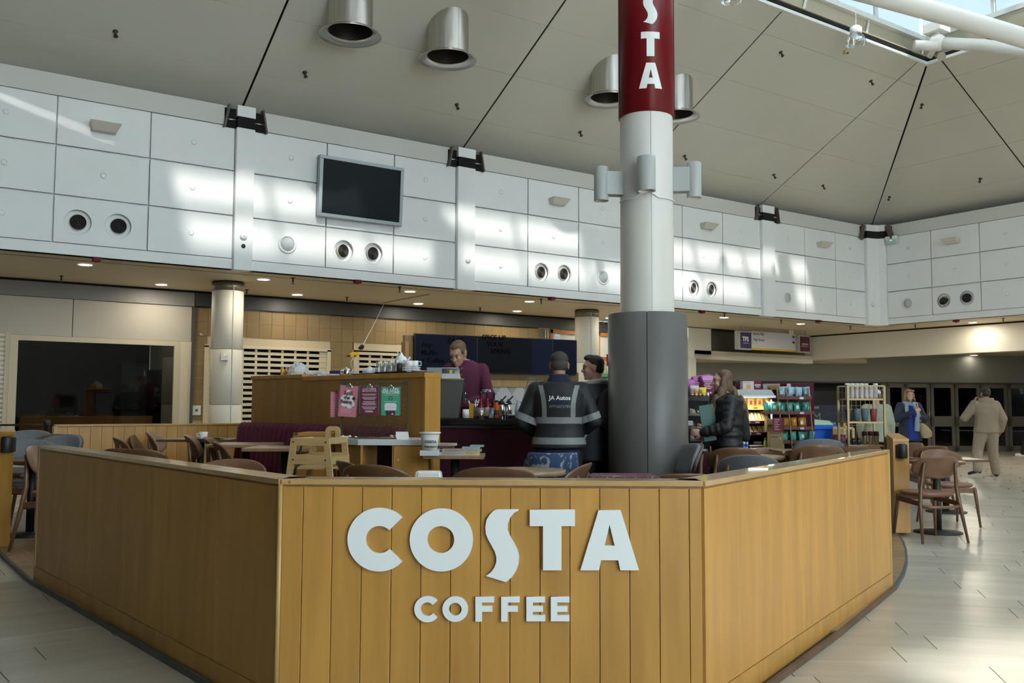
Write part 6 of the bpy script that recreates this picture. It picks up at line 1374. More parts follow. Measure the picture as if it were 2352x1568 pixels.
def packet_mesh(w, h, t_, m, seed, m2=None):
    rr = random.Random(seed); nx, nz = 8, 9; F_, B_ = [], []
    for side in (-1, 1):
        for j in range(nz+1):
            for i in range(nx+1):
                fx, fz = i/nx, j/nz; x = (fx-.5)*w; z = fz*h; bul = (math.sin(PI*fx)**.6)*(math.sin(PI*min(1, max(0, (fz-.06)/.88)))**.55)
                (F_ if side < 0 else B_).append((x*(1-.05*math.sin(PI*fz)), side*(t_/2*bul+rr.uniform(-.004, .004)*bul), z))
    k = nx+1; q = [(j*k+i, j*k+i+1, (j+1)*k+i+1, (j+1)*k+i) for j in range(nz) for i in range(nx)]
    mb = MB(); mb.m(0); mb.add(F_, q, True); mb.add(B_, [f[::-1] for f in q], True)
    return mb.mesh('packet', [m])
def packet(me, label, cat, loc, rz, group, tilt=0, tilt_y=0, lbl=None, w=.12, h=.16, t_=.05, nm='snack_packet'):
    t = thing(nm, label, cat, loc, rz, group); t.rotation_euler = (tilt, tilt_y, rz); obj('pouch', me, t)
    if lbl: MB().bb(-w*.3, w*.3, -t_*.52-.002, -t_*.5, h*.3, h*.68).build('label_print', lbl, t)
    return t
# easter treats on top
eg = mat('foil_pink', (.42, .12, .36), .3); yel = mat('treat_yellow', (.65, .50, .06), .35)
z = zsh
spec = [(1586, 0, .14, .19, eg, 'pink foil bag at the left beside the grey column'), (1604, .05, .16, .20, mat('bag_plum_print', (.17, .02, .10), .35), 'plum printed treat bag with pink foil top'), (1624, -.02, .16, .21, mat('bag_plum_print', 0), 'largest plum treat bag with white print beside the girl'), (1594, -.1, .11, .12, mat('bag_white', (.58, .50, .56), .45), 'white printed treat bag at the front left'), (1613, -.12, .10, .10, yel, 'yellow treat pouch at the front')]
for i, (u, y, w_, h_, m, lab) in enumerate(spec):
    p = A(u, 900, DS+.18+y); t = packet(packet_mesh(w_, h_, .09, m, i), lab, 'treat bag', (p.x, p.y, z), CAMROT+random.uniform(-.2, .2), 'easter treat bags', nm='treat_bag')
    if i in (1, 2):
        MB().prism([(-.06, .0), (.06, .0), (.085, .06), (.02, .085), (-.08, .07)], -.03, .03).build('foil_top', eg, t, loc=(0, 0, h_-.05), bevel=.015)
        for k in range(5): MB().bb(-.05+.01*(k % 2), .045-.012*(k % 3), -.054, -.047, h_*.74-.018*k, h_*.74-.018*k+.008).build('print_line', palepink, t)
        for k, c in enumerate([lblc[2], mat('dot_teal', (.10, .5, .45), .5), yel]): MB().lathe([(.010, 0), (.010, .008)], 12, Matrix.Translation((-.03+.028*k, -.046, h_*.2)) @ Matrix.Rotation(PI/2, 4, 'X')).build('print_dot', c, t)
    if i == 3:
        MB().ell((0, -.035, .06), (.02, .015, .03)).build('print_figure', mat('print_orange', (.60, .25, .05), .5), t); MB().ell((.03, -.03, .08), (.015, .01, .035)).build('print_figure', paper, t)
    if i == 4: MB().ell((0, -.04, .04), (.03, .015, .03)).build('print_figure', mat('print_gold', (.75, .55, .0), .4), t)
for k in range(5):
    p = A(1590+9*k, 905, DS+.02); t = thing('chocolate_egg', 'small wrapped egg at the front of the top shelf, %s from the left' % ORD[k], 'egg', (p.x, p.y, z+.018), 0, 'wrapped eggs'); MB().ell((0, 0, 0), (.017, .017, .020), n=12, k=8).build('foil', [lblc[3], yel, lblc[4], yel, paper][k], t); MB().lathe([(.0172, -.003), (.0172, .003)], 12, cap0=False, cap1=False).build('band', paper, t)
rr = random.Random(5)
sand = [mat('pack_dark', (.07, .055, .03), .3), mat('pack_orange', (.48, .20, .07), .4), mat('pack_white', (.48, .47, .44), .4), mat('pack_brown', (.22, .12, .05), .4), mat('pack_pink', (.35, .14, .18), .4)]
cnt = 0
for si, zz in enumerate(shelf_z+[zlo]):
    for k in range(5):
        u = 1588+15*k+rr.uniform(-3, 3); p = A(u, 950, DS+.12); mi = rr.randrange(5); w_ = rr.uniform(.055, .08); hh = rr.uniform(.03, .06)
        t = thing('wrapped_sandwich', 'small wrapped snack in the dark chilled shelves, %s on the %s shelf' % (ORD[k], ['upper', 'second', 'third', 'bottom'][si]), 'snack', (p.x, p.y, KE+zz), CAMROT+rr.uniform(-.3, .3), 'snacks in the dark shelves')
        MB().hexa([(-w_/2, -.05, 0), (w_/2, -.05, 0), (w_/2, .05, 0), (-w_/2, .05, 0), (-w_/2*.9, -.03, hh), (w_/2*.7, -.03, hh*.8), (w_/2*.7, .04, hh*.8), (-w_/2*.9, .04, hh)]).build('wrapper', sand[mi], t, bevel=.006); MB().bb(-w_*.25, w_*.2, -.056, -.044, hh*.25, hh*.6).build('label_print', [paper, palepink, yel][mi % 3], t)
# chiller cabinet with lit sandwich shelves
DK = 10.35
x0 = A(1688, 1000, DK); W_ = (1776-1688)/FPX*DK; t = thing('chiller_cabinet', 'lit chiller of golden wrapped sandwiches with grey canopy', 'chiller', (x0.x, x0.y, KE), CAMROT); zcn = zat(1730, 894, DK)-KE; zcb = zat(1730, 911, DK)-KE
canopy = mat('canopy_grey', (.36, .39, .38), .35)
MB().bb(-.05, W_, .55, .6, 0, zcn).build('back', mat('chiller_back', (.10, .09, .07), .5), t); MB().bb(-.06, -.04, 0, .6, 0, zcb).build('side', glass('side_glass', (.7, .72, .7), .1), t); MB().bb(W_, W_+.02, .1, .6, 0, zcb).build('side', MATS['side_glass'], t)
MB().hexa([(-.06, -.05, zcb), (W_+.02, -.05, zcb), (W_+.02, .6, zcb), (-.06, .6, zcb), (-.06, .12, zcn), (W_+.02, .12, zcn), (W_+.02, .6, zcn), (-.06, .6, zcn)]).build('canopy', canopy, t, bevel=.004)
MB().bb(-.06, W_+.02, -.06, -.045, zcb-.012, zcb+.014).build('canopy_edge', wh_plastic, t); MB().bb(-.02, W_-.05, .05, .08, zcb-.012, zcb-.002).build('tube_lamp', mat('tube_glow', (1, .95, .85), .5, emit=3), t)
la = bpy.data.lights.new('chiller_lamp', 'AREA'); la.energy = 2.2; la.shape = 'RECTANGLE'; la.size = W_; la.size_y = .06; la.color = (1, .86, .58); lo = bpy.data.objects.new('chiller_lamp', la); COL.objects.link(lo); lo.parent = t; lo.location = (W_/2, .02, zcb-.03); lo.rotation_euler = (.25, 0, 0)
czs = []
for k, (v, m, dy) in enumerate([(936, mat('shelf_lip_yellow', (.55, .38, .04), .4), .12), (969, maroon_dark, .04), (995, maroon_dark, .0), (1032, black, -.02)]):
    zz = zat(1730, v, DK)-KE; czs.append((zz, dy)); MB().bb(-.04, W_, dy, .55, zz-.012, zz).build('shelf', canopy, t)
    MB().bb(-.04, W_-.01, dy-.012, dy, zz-.022, zz+.014).build('shelf_lip', m, t)
    for j in range(5): MB().bb(-.2+.11*j, -.15+.11*j, dy-.014, dy-.012, zz-.012, zz+.006).build('price_tag', maroon if k == 0 else palepink, t)
MB().bb(-.06, W_+.02, .02, .6, 0, czs[3][0]-.02).build('base', maroon_dark, t)
gold = mat('bag_gold', (.36, .22, .06), .35); crmb = mat('sandwich_card', (.60, .47, .22), .45); bread = mat('sandwich_bread', (.50, .33, .12), .6)
pmg = [packet_mesh(.085, .115, .05, gold, 20+i) for i in range(3)]
for k in range(7):
    u = 1703+10.4*k; p = A(u, 930, DK+.22+.03*(k % 2)); t = packet(pmg[k % 3], 'gold snack bag on the top shelf of the lit chiller, %s from the left' % ORD[k], 'snack bag', (p.x, p.y, KE+czs[0][0]), CAMROT+rr.uniform(-.2, .2), 'gold snack bags in the chiller', lbl=maroon, w=.05, h=.12, t_=.05)
for si, (n_, u0, du) in enumerate([(7, 1713, 8.2), (6, 1711, 11.5)]):
    zz, dy = czs[si+1]
    for k in range(n_):
        u = u0+du*k; p = A(u, 960, DK+dy+.10); t = thing('sandwich_pack', '%s sandwich pack on the %s shelf of the lit chiller, %s from the left' % ('card' if si == 0 else 'wedge', ['middle', 'lower'][si], ORD[k]), 'sandwich', (p.x, p.y, KE+zz), CAMROT, 'sandwich packs in the chiller')
        w_ = .036 if si == 0 else .05; hh = .11 if si == 0 else .085
        MB().hexa([(-w_/2, -.05, .004), (w_/2, -.05, .004), (w_/2, .06, .004), (-w_/2, .06, .004), (-w_/2-.012, .02, hh), (w_/2-.016, .02, hh), (w_/2-.016, .075, hh), (-w_/2-.012, .075, hh)]).build('wedge', crmb if (k+si) % 3 else bread, t, bevel=.004)
        MB().hexa([(-w_/2+.003, -.052, .006), (w_/2-.003, -.052, .006), (w_/2-.003, -.046, .006), (-w_/2+.003, -.046, .006), (-w_/2+.001, -.043, .03), (w_/2-.005, -.043, .03), (w_/2-.005, -.038, .03), (-w_/2+.001, -.038, .03)]).build('label_print', [lblc[4], yel, palepink][k % 3], t)
# drinks on the bottom shelf
zz, dy = czs[3]
for k, (u, c, lab, nm) in enumerate([(1691, yel, 'orange squash bottle with blue cap left end of the chiller base', 0), (1698, lblc[3], 'orange juice bottle with blue cap, second at the chiller base', 0), (1708, pb, 'clear water bottle, left of two in the chiller base', 1), (1715, pb, 'clear water bottle, right of two in the chiller base', 1), (1758, mat('bottle_lime', (.36, .48, .10), .3), 'lime drink bottle at the right of the chiller base', 2), (1770, mat('bottle_lime', 0), 'second lime drink bottle at the right end of the chiller base', 2), (1798, mat('bottle_lime', 0), 'lime bottle standing behind the round table by the carton boxes', 2)]):
    p = A(u, 1020, DK-.02); t = thing('drink_bottle', lab, 'bottle', (p.x, p.y, KE+zz), CAMROT, 'drink bottles in the chiller')
    MB().lathe([(.016, 0), (.018, .006), (.018, .085), (.009, .11), (.008, .118)], 14).build('bottle_body', c, t); MB().lathe([(.010, .116), (.010, .13)], 12).build('cap', [lblc[2], paper, mat('cap_green', (.05, .35, .18), .4)][nm], t); MB().lathe([(.0184, .03), (.0184, .065)], 14, cap0=False, cap1=False).build('label_band', [mat('label_fruit', (.70, .20, .04), .5), mat('label_royal', (.05, .10, .5), .5), mat('label_lime', (.50, .60, .15), .5)][nm], t)
p = A(1737, 1025, DK-.02); t = thing('fruit_pots', 'white tray of fruit pots in the chiller base', 'fruit tray', (p.x, p.y, KE+zz), CAMROT); MB().bb(-.08, .08, -.03, .05, 0, .02).bb(-.08, .08, -.03, .05, .04, .05).build('tray', paper, t)
for k in range(4): MB().lathe([(.016, .02), (.018, .04)], 12, Matrix.Translation((-.06+.04*k, 0, 0))).build('pot', lblc[3] if k % 2 else mat('fruit_red', (.5, .07, .05), .4), t)
p = A(1740, 1010, DK+.1); t = thing('glass_jar', 'small pale lidded jar behind the fruit pots', 'jar', (p.x, p.y, KE+zz), CAMROT); MB().lathe([(.04, 0), (.045, .06), (.04, .07)], 16).build('jar', mat('jar_green', (.22, .30, .22), .3), t); MB().lathe([(.046, .07), (.046, .085)], 16).build('lid', paper, t)
# boxes on the canopy
p = A(1706, 894, DK+.22); q = A(1749, 894, DK+.22); w_ = (q-p).length; zc1 = KE+zcn; hb_ = zat(1720, 875, DK+.22)-zc1
t = thing('biscuit_box', 'white and maroon biscuit box lettered COSTA on the chiller canopy', 'box', (p.x, p.y, zc1), CAMROT); MB().bb(0, w_*.6, 0, .12, 0, hb_).build('carton', mat('box_blush', (.55, .45, .46), .5), t, bevel=.002); MB().bb(w_*.6, w_, 0, .12, 0, hb_).build('maroon_end', maroon, t, bevel=.002); text('COSTA', w_*.10, sign_white, t, (w_*.80, -.002, hb_*.48), bold=.04); MB().bb(w_*.7, w_*.9, -.002, 0, hb_*.3, hb_*.36).build('print_line', sign_white, t)
MB().bb(w_*.2, w_*.42, -.002, 0, hb_*.08, hb_*.6).build('biscuit_print', mat('biscuit_print', (.52, .28, .07), .5), t); MB().bb(w_*.03, w_*.4, -.0015, 0, hb_*.78, hb_*.84).build('print_line', mat('print_mauve', (.30, .2, .25), .5), t)
p = A(1752, 886, DK+.3); t = thing('biscuit_box', 'long pale biscuit box laid at an angle on the canopy', 'box', (p.x, p.y, zc1), CAMROT-.75); MB().bb(0, .30, 0, .10, 0, .07).build('carton', MATS['box_blush'], t, bevel=.002); MB().bb(.06, .2, -.002, 0, .008, .05).build('biscuit_print', MATS['biscuit_print'], t); MB().bb(.22, .3, -.003, .0, 0, .07).build('maroon_end', maroon, t); MB().bb(.01, .05, -.002, 0, .02, .05).build('print_line', paper, t)
# carton boxes and chalk board between chiller and rack
p = A(1783, 1040, 10.1); t = thing('cardboard_box', 'brown cardboard box stood on another beside the crisps rack', 'box', (p.x, p.y, KE), CAMROT-.1); kraft = mat('kraft_card', (.26, .185, .09), .7); z1_ = zat(1783, 992, 10.1)-KE
MB().bb(-.07, .07, -.03, .15, .38, z1_).build('carton', kraft, t, bevel=.003); MB().bb(-.1, .1, -.05, .2, 0, .38).build('plinth_box', maroon_dark, t); MB().bb(-.055, .01, -.034, -.03, z1_-.06, z1_-.045).build('print', mat('kraft_print', (.16, .08, .03), .7), t); MB().ell((.04, -.032, z1_-.07), (.008, .003, .008), n=8, k=6).build('sticker', paper, t)
p = A(1772, 990, 10.2); t = thing('cardboard_box', 'tall kraft box beside the chiller, behind the menu card', 'box', (p.x, p.y, KE+z1_+.001), CAMROT); z2_ = zat(1772, 962, 10.2)-KE-z1_; MB().bb(-.05, .05, -.0, .1, 0, z2_).build('carton', kraft, t, bevel=.003); MB().bb(-.04, .02, -.002, 0, .05, .08).build('print', MATS['kraft_print'], t)
p = A(1786, 986, 10.02); q = A(1786, 953, 10.02); t = thing('menu_card', 'small maroon printed menu card propped on the cardboard boxes', 'menu card', (p.x, p.y, KE+z1_+.002), CAMROT); hm = q.z-p.z; MB().bb(-.05, .055, 0, .006, 0, hm).build('card', maroon, t); MB().bb(.055, .07, 0, .06, 0, hm).build('side', maroon_dark, t)
for k in range(7): MB().bb(-.035, .025-.01*(k % 3), -.002, 0, hm*(.9-.12*k)-.004, hm*(.9-.12*k)).build('print_line', palepink, t)
# crisps rack
DR = 10.3
x0, x1 = A(1795, 1000, DR), A(1866, 1000, DR); t = thing('crisps_rack', 'wire and maroon rack of crisps with four shelves', 'rack', (x0.x, x0.y, KE), CAMROT); W_ = (x1-x0).length; ztr = zat(1830, 890, DR)-KE
wire = mat('rack_brass', (.22, .17, .08), .35, .5)
for x, bow in ((.0, .02), (W_*.30, .03), (W_, .05)):
    pts = [(x-.055+bow*.2, -.02, ztr), (x-.03, -.05, ztr*.8), (x-.01, -.07, ztr*.55), (x+.005, -.07, ztr*.25), (x+.005, -.05, 0)]; MB().tube(pts, .008, 8).build('upright', wire, t)
MB().bb(-.06, W_, .28, .30, 0, ztr).build('back_panel', maroon_dark, t)
MB().bb(-.03, W_+.01, -.05, .28, 0, .36).build('base', maroon_dark, t)
pm = {'blue': [packet_mesh(.08, .115, .045, mat('crisp_blue', (.26, .42, .52), .3), 40+i) for i in range(3)], 'teal': [packet_mesh(.075, .11, .04, mat('crisp_teal', (.07, .33, .28), .3), 50+i) for i in range(3)], 'amber': [packet_mesh(.075, .11, .045, mat('crisp_amber', (.48, .20, .015), .3), 60+i) for i in range(3)]}
for si, (v, cname, n_, xa, xb) in enumerate([(911, 'blue', 7, .02, .30), (945, 'teal', 12, -.16, .32), (980, 'amber', 6, .06, .28), (1012, 'teal', 9, -.06, .33)]):
    zz = zat(1830, v, DR)-KE; MB().bb(-.19 if si == 1 else -.05, W_+(.01 if si else -.02), -.05, .28, zz-.012, zz).build('shelf', maroon_dark, t); MB().bb(-.19 if si == 1 else -.05, W_+(.01 if si else -.02), -.062, -.05, zz-.03, zz+.006).build('shelf_edge', mat('edge_copper', (.12, .04, .03), .5, spec=.2), t)
    MB().bb(W_*.55, W_*.68, -.066, -.062, zz-.026, zz-.004).build('price_tag', palepink if si else paper, t)
    for k in range(n_):
        x = xa+(xb-xa)*k/(n_-1); P = Vector((x0.x, x0.y, KE))+RH*x+FH*(.02+.06*(k % 2))+Vector((0, 0, zz))
        packet(pm[cname][k % 3], {'blue': 'pale blue crisps bag on the top shelf of the rack, %s from the left', 'teal': 'teal crisps bag on the %s shelf of the rack, %%s from the left' % ('second' if si == 1 else 'bottom'), 'amber': 'amber crisps bag on the third shelf of the rack, %s from the left'}[cname] % ORD[k], 'crisps', tuple(P), CAMROT+rr.uniform(-.5, .5), 'crisps bags on the rack', tilt=rr.uniform(-.25, .1), tilt_y=rr.uniform(-.15, .15), lbl=paper if (k+si) % 3 == 0 else None, w=.05, h=.1, t_=.045, nm='crisps_bag')
# plum end wall
x0, x1 = A(1690, 880, 10.9), A(1869, 880, 10.9); zt_ = zat(1840, 882, 10.9); t = thing('plum_panel', 'tall plum end panel behind the crisps rack', 'panel', (x0.x, x0.y, KE), CAMROT); W_ = (x1-x0).length
MB().bb(0, W_-.06, 0, .04, 0, zt_-KE).build('panel', mat('plum_panel', (.060, .008, .022), .6, spec=.15), t); MB().bb(W_-.058, W_, 0, .04, 0, zt_-KE).build('edge_strip', mat('plum_edge', (.085, .012, .03), .6, spec=.15), t); MB().bb(0, W_, -.004, .05, zt_-KE, zt_-KE+.012).build('cap_strip', maroon, t)
# wheelie bin
DB = 12.6
x0, x1 = A(1869, 978, DB), A(1918, 978, DB); zl = zat(1890, 976, DB); W_ = (x1-x0).length; t = thing('wheelie_bin', 'blue wheelie bin with pale green lid', 'bin', (x0.x, x0.y, 0), CAMROT); blue = mat('bin_blue', (.010, .11, .60), .5, spec=.25)
MB().hexa([(.04, .05, .06), (W_-.04, .05, .06), (W_-.04, .45, .06), (.04, .45, .06), (.0, 0, zl-.05), (W_, 0, zl-.05), (W_+.05, .5, zl-.05), (0, .5, zl-.05)]).build('body', blue, t, bevel=.01); MB().bb(-.02, W_+.02, -.025, .55, zl-.06, zl).build('rim', blue, t, bevel=.008)
MB().hexa([(-.02, -.02, zl), (W_-.02, -.02, zl), (W_+.06, .55, zl), (-.02, .55, zl), (.0, .04, zl+.08), (W_-.06, .04, zl+.06), (W_+.04, .5, zl+.05), (.0, .5, zl+.09)]).build('lid', mat('lid_green', (.30, .44, .30), .45), t, bevel=.012); MB().cyl((W_+.02, .3, zl+.01), (W_+.1, .3, zl+.015), .018, n=8).cyl((W_+.1, .3, zl+.015), (W_+.1, .5, zl+.01), .018, n=8).build('lid_handle', mat('lid_green_dark', (.10, .22, .12), .5), t)
for s in (.05, W_-.05): MB().cyl((s-.025, .5, .1), (s+.025, .5, .1), .1, n=18).build('wheel', black, t)
p = A(1930, 980, 12.4); t = thing('wooden_crate', 'brown plywood board behind the wire cup shelves', 'board', (p.x, p.y, 0), CAMROT); MB().bb(-.1, .12, 0, .04, 0, p.z).build('board', oak_dark, t, bevel=.003); MB().bb(-.1, .12, -.004, 0, p.z-.03, p.z).build('edge', oak, t)
p = A(1943, 983, 11.6); t = thing('wet_floor_stand', 'pale wooden stand with yellow cap left of the wire cup shelves', 'stand', (p.x, p.y, KE), CAMROT); h = p.z-KE
for x in (-.02, .09): MB().beam((x, 0, 0), (x, 0, h), .03, .03, (0, 1, 0)).build('leg', beech, t)
MB().beam((-.02, 0, h), (.09, 0, h), .03, .03).build('rail', beech, t); z1_ = zat(1945, 968, 11.6)-KE; MB().bb(-.03, .02, -.02, .02, h+.015, z1_).build('yellow_cap', mat('cap_yellow', (.70, .45, .01), .45), t, bevel=.004); MB().bb(-.012, .004, -.022, -.02, h+.03, z1_-.02).build('mark', black, t)
p = A(1930, 1022, 11.3); q = A(1930, 998, 11.3); t = thing('patterned_box', 'plum box with pale specks below the bin rim', 'box', (p.x, p.y, KE), CAMROT); sp = bpy.data.materials.new('plum_speckle'); sp.use_nodes = True; floral(sp, (.07, .01, .03), (.35, .25, .28), 60); MB().bb(-.07, .07, 0, .12, 0, q.z-KE).build('carton', sp, t, bevel=.003); MB().bb(-.07, .07, -.003, 0, q.z-KE-.02, q.z-KE).build('flap', maroon, t)
# wire shelves with cups
DW = 10.2
x0, x1 = A(1949, 1000, DW), A(2033, 1000, DW); zt_ = zat(1990, 886, DW)-KE; t = thing('wire_shelves', 'brass framed wire shelves holding cups and tumblers', 'shelf unit', (x0.x, x0.y, KE), CAMROT); W_ = (x1-x0).length
for x in (0, W_):
    for y in (0, .3): MB().beam((x, y, 0), (x, y, zt_), .024, .024, (0, 1, 0)).build('post', wire, t)
wz = []
for v in (915, 968, 1022): zz = zat(1990, v, DW)-KE; wz.append(zz); MB().bb(0, W_, 0, .3, zz-.018, zz).build('shelf', beech, t)
for y in (0, .3): MB().beam((0, y, zt_), (W_, y, zt_), .016, .016).build('rail', wire, t)
mb = MB(); k = 1
while k*.052 < W_: mb.box((k*.052, .31, zt_/2+.1), (.004, .004, zt_-.2)); k += 1
k = 0
while .3+k*.075 < zt_: mb.box((W_/2, .306, .3+k*.075), (W_, .004, .004)); k += 1
mb.build('wire_grid', wire, t, kind='stuff')
mb = MB()
for k in range(1, 7): mb.box((k*.058, -.012, (wz[0]+zt_)/2), (.003, .003, zt_-wz[0]))
for k in range(1, 3): mb.box((W_/2, -.012, wz[0]+k*(zt_-wz[0])/3), (W_, .003, .003))
mb.build('wire_guard', wire, t, kind='stuff')
for k in range(7):
    P = Vector((x0.x, x0.y, KE))+RH*(.045+.053*k)+FH*.13+Vector((0, 0, wz[0])); t2 = thing('cup_stack', 'sleeve of white takeaway cups on the top wire shelf, %s from the left' % ORD[k], 'cups', tuple(P), CAMROT, 'cup sleeves on the wire shelves')
    if k != 5: MB().lathe([(.022, 0), (.024, .02), (.023, .15), (.026, .155), (.024, .16)], 16).build('sleeve', mat('cup_lilac', (.52, .50, .56), .4), t2); MB().lathe([(.0265, .15), (.026, .168), (.018, .172)], 16).build('top_cup', paper, t2)
    else: MB().lathe([(.022, 0), (.024, .02), (.023, .13), (.024, .135)], 16).build('sleeve', MATS['cup_lilac'], t2); MB().lathe([(.026, .13), (.026, .148)], 16).build('top_cup', paper, t2)
for k, (x, c, lab) in enumerate([(.145, (.10, .17, .22), 'slate blue tumbler, left of two on the middle wire shelf'), (.235, (.10, .17, .22), 'slate blue tumbler, right of two on the middle wire shelf'), (.335, (.28, .06, .075), 'red tumbler on the middle wire shelf'), (.06, (.03, .03, .035), 'dark tumbler at the left of the middle wire shelf')]):
    P = Vector((x0.x, x0.y, KE))+RH*x+FH*.13+Vector((0, 0, wz[1])); t2 = thing('tumbler', lab, 'tumbler', tuple(P), CAMROT, 'tumblers on the wire shelves'); MB().lathe([(.030, 0), (.041, .13), (.041, .135), (.037, .135), (.028, .005), (.001, .005)], 22).build('cup', mat('tumbler_%d' % int(c[0]*99), c, .45), t2); MB().lathe([(.042, .130), (.042, .142), (.02, .146)], 22).build('lid', mat('tumbler_lid', (.16, .17, .18), .4), t2)
for k, x in enumerate((.23, .295, .36)):
    P = Vector((x0.x, x0.y, KE))+RH*x+FH*.13+Vector((0, 0, wz[2])); t2 = thing('steel_tumbler', 'steel tumbler on the lower wire shelf, %s from the left' % ORD[k], 'tumbler', tuple(P), CAMROT, 'steel tumblers on the wire shelves'); MB().lathe([(.024, 0), (.028, .10), (.028, .104)], 18).build('body', steel, t2); MB().lathe([(.029, .10), (.029, .145), (.02, .15)], 18).build('lid', maroon_dark, t2)
for k in range(3):
    P = Vector((x0.x, x0.y, KE))+RH*(.04+.06*k)+FH*.13+Vector((0, 0, wz[2])); t2 = thing('dark_jar', 'dark glass jar on the lower wire shelf, %s from the left' % ORD[k], 'jar', tuple(P), CAMROT, 'dark jars on the wire shelves'); MB().lathe([(.025, 0), (.027, .05), (.02, .06)], 16).build('jar', mat('jar_dark', (.03, .035, .05), .2), t2); MB().lathe([(.021, .06), (.021, .072)], 16).build('lid', black, t2)
# small things behind the young man: green canopy unit
p = A(1382, 862, 11.6); t = thing('drinks_fridge', 'small glass cabinet with green lid beside the grey column', 'cabinet', (p.x, p.y, KE), CAMROT); h = p.z-KE
MB().bb(-.13, .16, 0, .3, 0, h-.22).build('base', maroon_dark, t); MB().bb(-.12, .15, .25, .28, h-.22, h-.02).build('back', mat('teal_goods', (.12, .40, .34), .4), t); MB().bb(-.13, .16, -.005, .0, h-.22, h-.02).build('glass_front', MATS['table_glass'], t)
MB().hexa([(-.16, -.05, h-.02), (.19, -.05, h-.02), (.19, .3, h-.02), (-.16, .3, h-.02), (-.08, .05, h+.03), (.12, .05, h+.02), (.12, .25, h+.02), (-.08, .25, h+.03)]).build('green_lid', mat('lid_leaf', (.06, .30, .06), .4), t, bevel=.008); MB().bb(.04, .1, -.01, -.005, h-.09, h-.04).build('price_tag', paper, t)
for k in range(3): MB().lathe([(.014, h+.02), (.014, h+.10), (.006, h+.12)], 12, Matrix.Translation((-.03+.06*k, .15, 0))).build('bottle', [yel, chrome, china][k], t)
# hanging shop star decoration
p = A(1360, 846, 11.4); t = thing('star_sign', 'dark pointed star sign in front of the second white column', 'sign', tuple(p), CAMROT); MB().prism([(-.03, .03), (.08, .035), (.03, .0), (.085, -.035), (-.03, -.02), (-.05, .0)], -.006, .006).build('board', mat('star_brown', (.10, .06, .03), .5), t); MB().cyl((-.03, 0, -.02), (-.03, 0, -p.z+KE), .008, n=8).build('stem', black, t)
# ------------------------------------------------------------------ people
def skin_mat(n, c): return mat(n, c, .5, bump=(80, .05))
def cloth(n, c, r=.9, nz=14, amt=.18, b=(45, .35)): return mat(n, c, r, noise=((nz, nz, nz), amt), bump=b)
def fused(mb, name, m, parent, vox=.010, it=3, fac=.5):
    me0 = mb.mesh(name, m); o = bpy.data.objects.new(name, me0); COL.objects.link(o)
    r = o.modifiers.new('r', 'REMESH'); r.mode = 'VOXEL'; r.voxel_size = vox; r.use_smooth_shade = True
    if it: s_ = o.modifiers.new('s', 'SMOOTH'); s_.factor = fac; s_.iterations = it
    dg = bpy.context.evaluated_depsgraph_get(); me = bpy.data.meshes.new_from_object(o.evaluated_get(dg)); bpy.data.objects.remove(o); bpy.data.meshes.remove(me0)
    me.name = name; me.materials.clear(); me.materials.append(m)
    me.polygons.foreach_set('material_index', [0]*len(me.polygons)); me.polygons.foreach_set('use_smooth', [True]*len(me.polygons)); me.update()
    return obj(name, me, parent)
def V(*a): return Vector(a)
def rings(tab, n=28):
    out = []
    for (x, y, z, rx, ry) in tab: out.append([(x+math.copysign(abs(math.cos(a))**.85, math.cos(a))*rx, y+math.copysign(abs(math.sin(a))**.85, math.sin(a))*ry, z) for a in [2*PI*i/n for i in range(n)]])
    return out
def hand(mb, wrist, d, nrm, curl, s=1.0, side=1):
    """wrist, direction of the fingers, palm normal (towards which fingers curl), side=+1 thumb on d x nrm"""
    d = d.normalized(); nrm = (nrm-d*nrm.dot(d)).normalized(); sd = d.cross(nrm)*side
    M = Matrix((sd, d, nrm)).transposed()
    mb.ell(wrist+d*.045*s, (.040*s, .050*s, .016*s), M, 10, 7)
    for k, (o, L) in enumerate([(.030, .075), (.010, .085), (-.010, .078), (-.029, .060)]):
        b = wrist+d*.078*s+sd*o*s; a1 = curl*.6; d1 = d*math.cos(a1)+nrm*math.sin(a1); a2 = curl*1.5; d2 = d*math.cos(a2)+nrm*math.sin(a2); a3 = curl*2.3; d3 = d*math.cos(a3)+nrm*math.sin(a3)
        p1 = b+d1*L*.45*s; p2 = p1+d2*L*.33*s; p3 = p2+d3*L*.26*s
        mb.cap(b-d*.02*s, p1, .0098*s, .0088*s, 8).cap(p1, p2, .0088*s, .008*s, 8).cap(p2, p3, .008*s, .0068*s, 8)
    b = wrist+d*.022*s+sd*.032*s; p1 = b+(sd*.75+d*.6+nrm*.3).normalized()*.04*s; p2 = p1+(sd*.1+d*.8+nrm*(.3+curl*.3)).normalized()*.034*s
    mb.cap(b-sd*.01, p1, .013*s, .0105*s, 8).cap(p1, p2, .0105*s, .0085*s, 8)
def head(mb, c, R, s=1.0, fem=False):
    def q(x, y, z): return c+R @ V(x*s, y*s, z*s)
    def e(p, r): mb.ell(q(*p), (r[0]*s, r[1]*s, r[2]*s), R, 18, 12)
    e((0, -.010, .030), (.076, .094, .088)); e((0, .030, -.030), (.062, .066, .078)); e((0, .045, -.070), (.045, .045, .040))
    e((0, .078, -.095), (.020, .018, .016)); e((0, .072, .035), (.055, .026, .025))
    e((-.035, .072, -.022), (.024, .02, .02)); e((.035, .072, -.022), (.024, .02, .02))
    mb.cap(q(0, .090, .012), q(0, .108, -.022), .009*s, .014*s, 8); e((-.011, .099, -.026), (.009, .009, .008)); e((.011, .099, -.026), (.009, .009, .008))
    e((0, .088, -.052), (.024, .012, .007)); e((0, .087, -.063), (.021, .012, .007))
    for sx in (-1, 1): e((sx*.078, -.008, -.010), (.010, .022, .034)); e((sx*.083, -.016, .006), (.007, .013, .018))
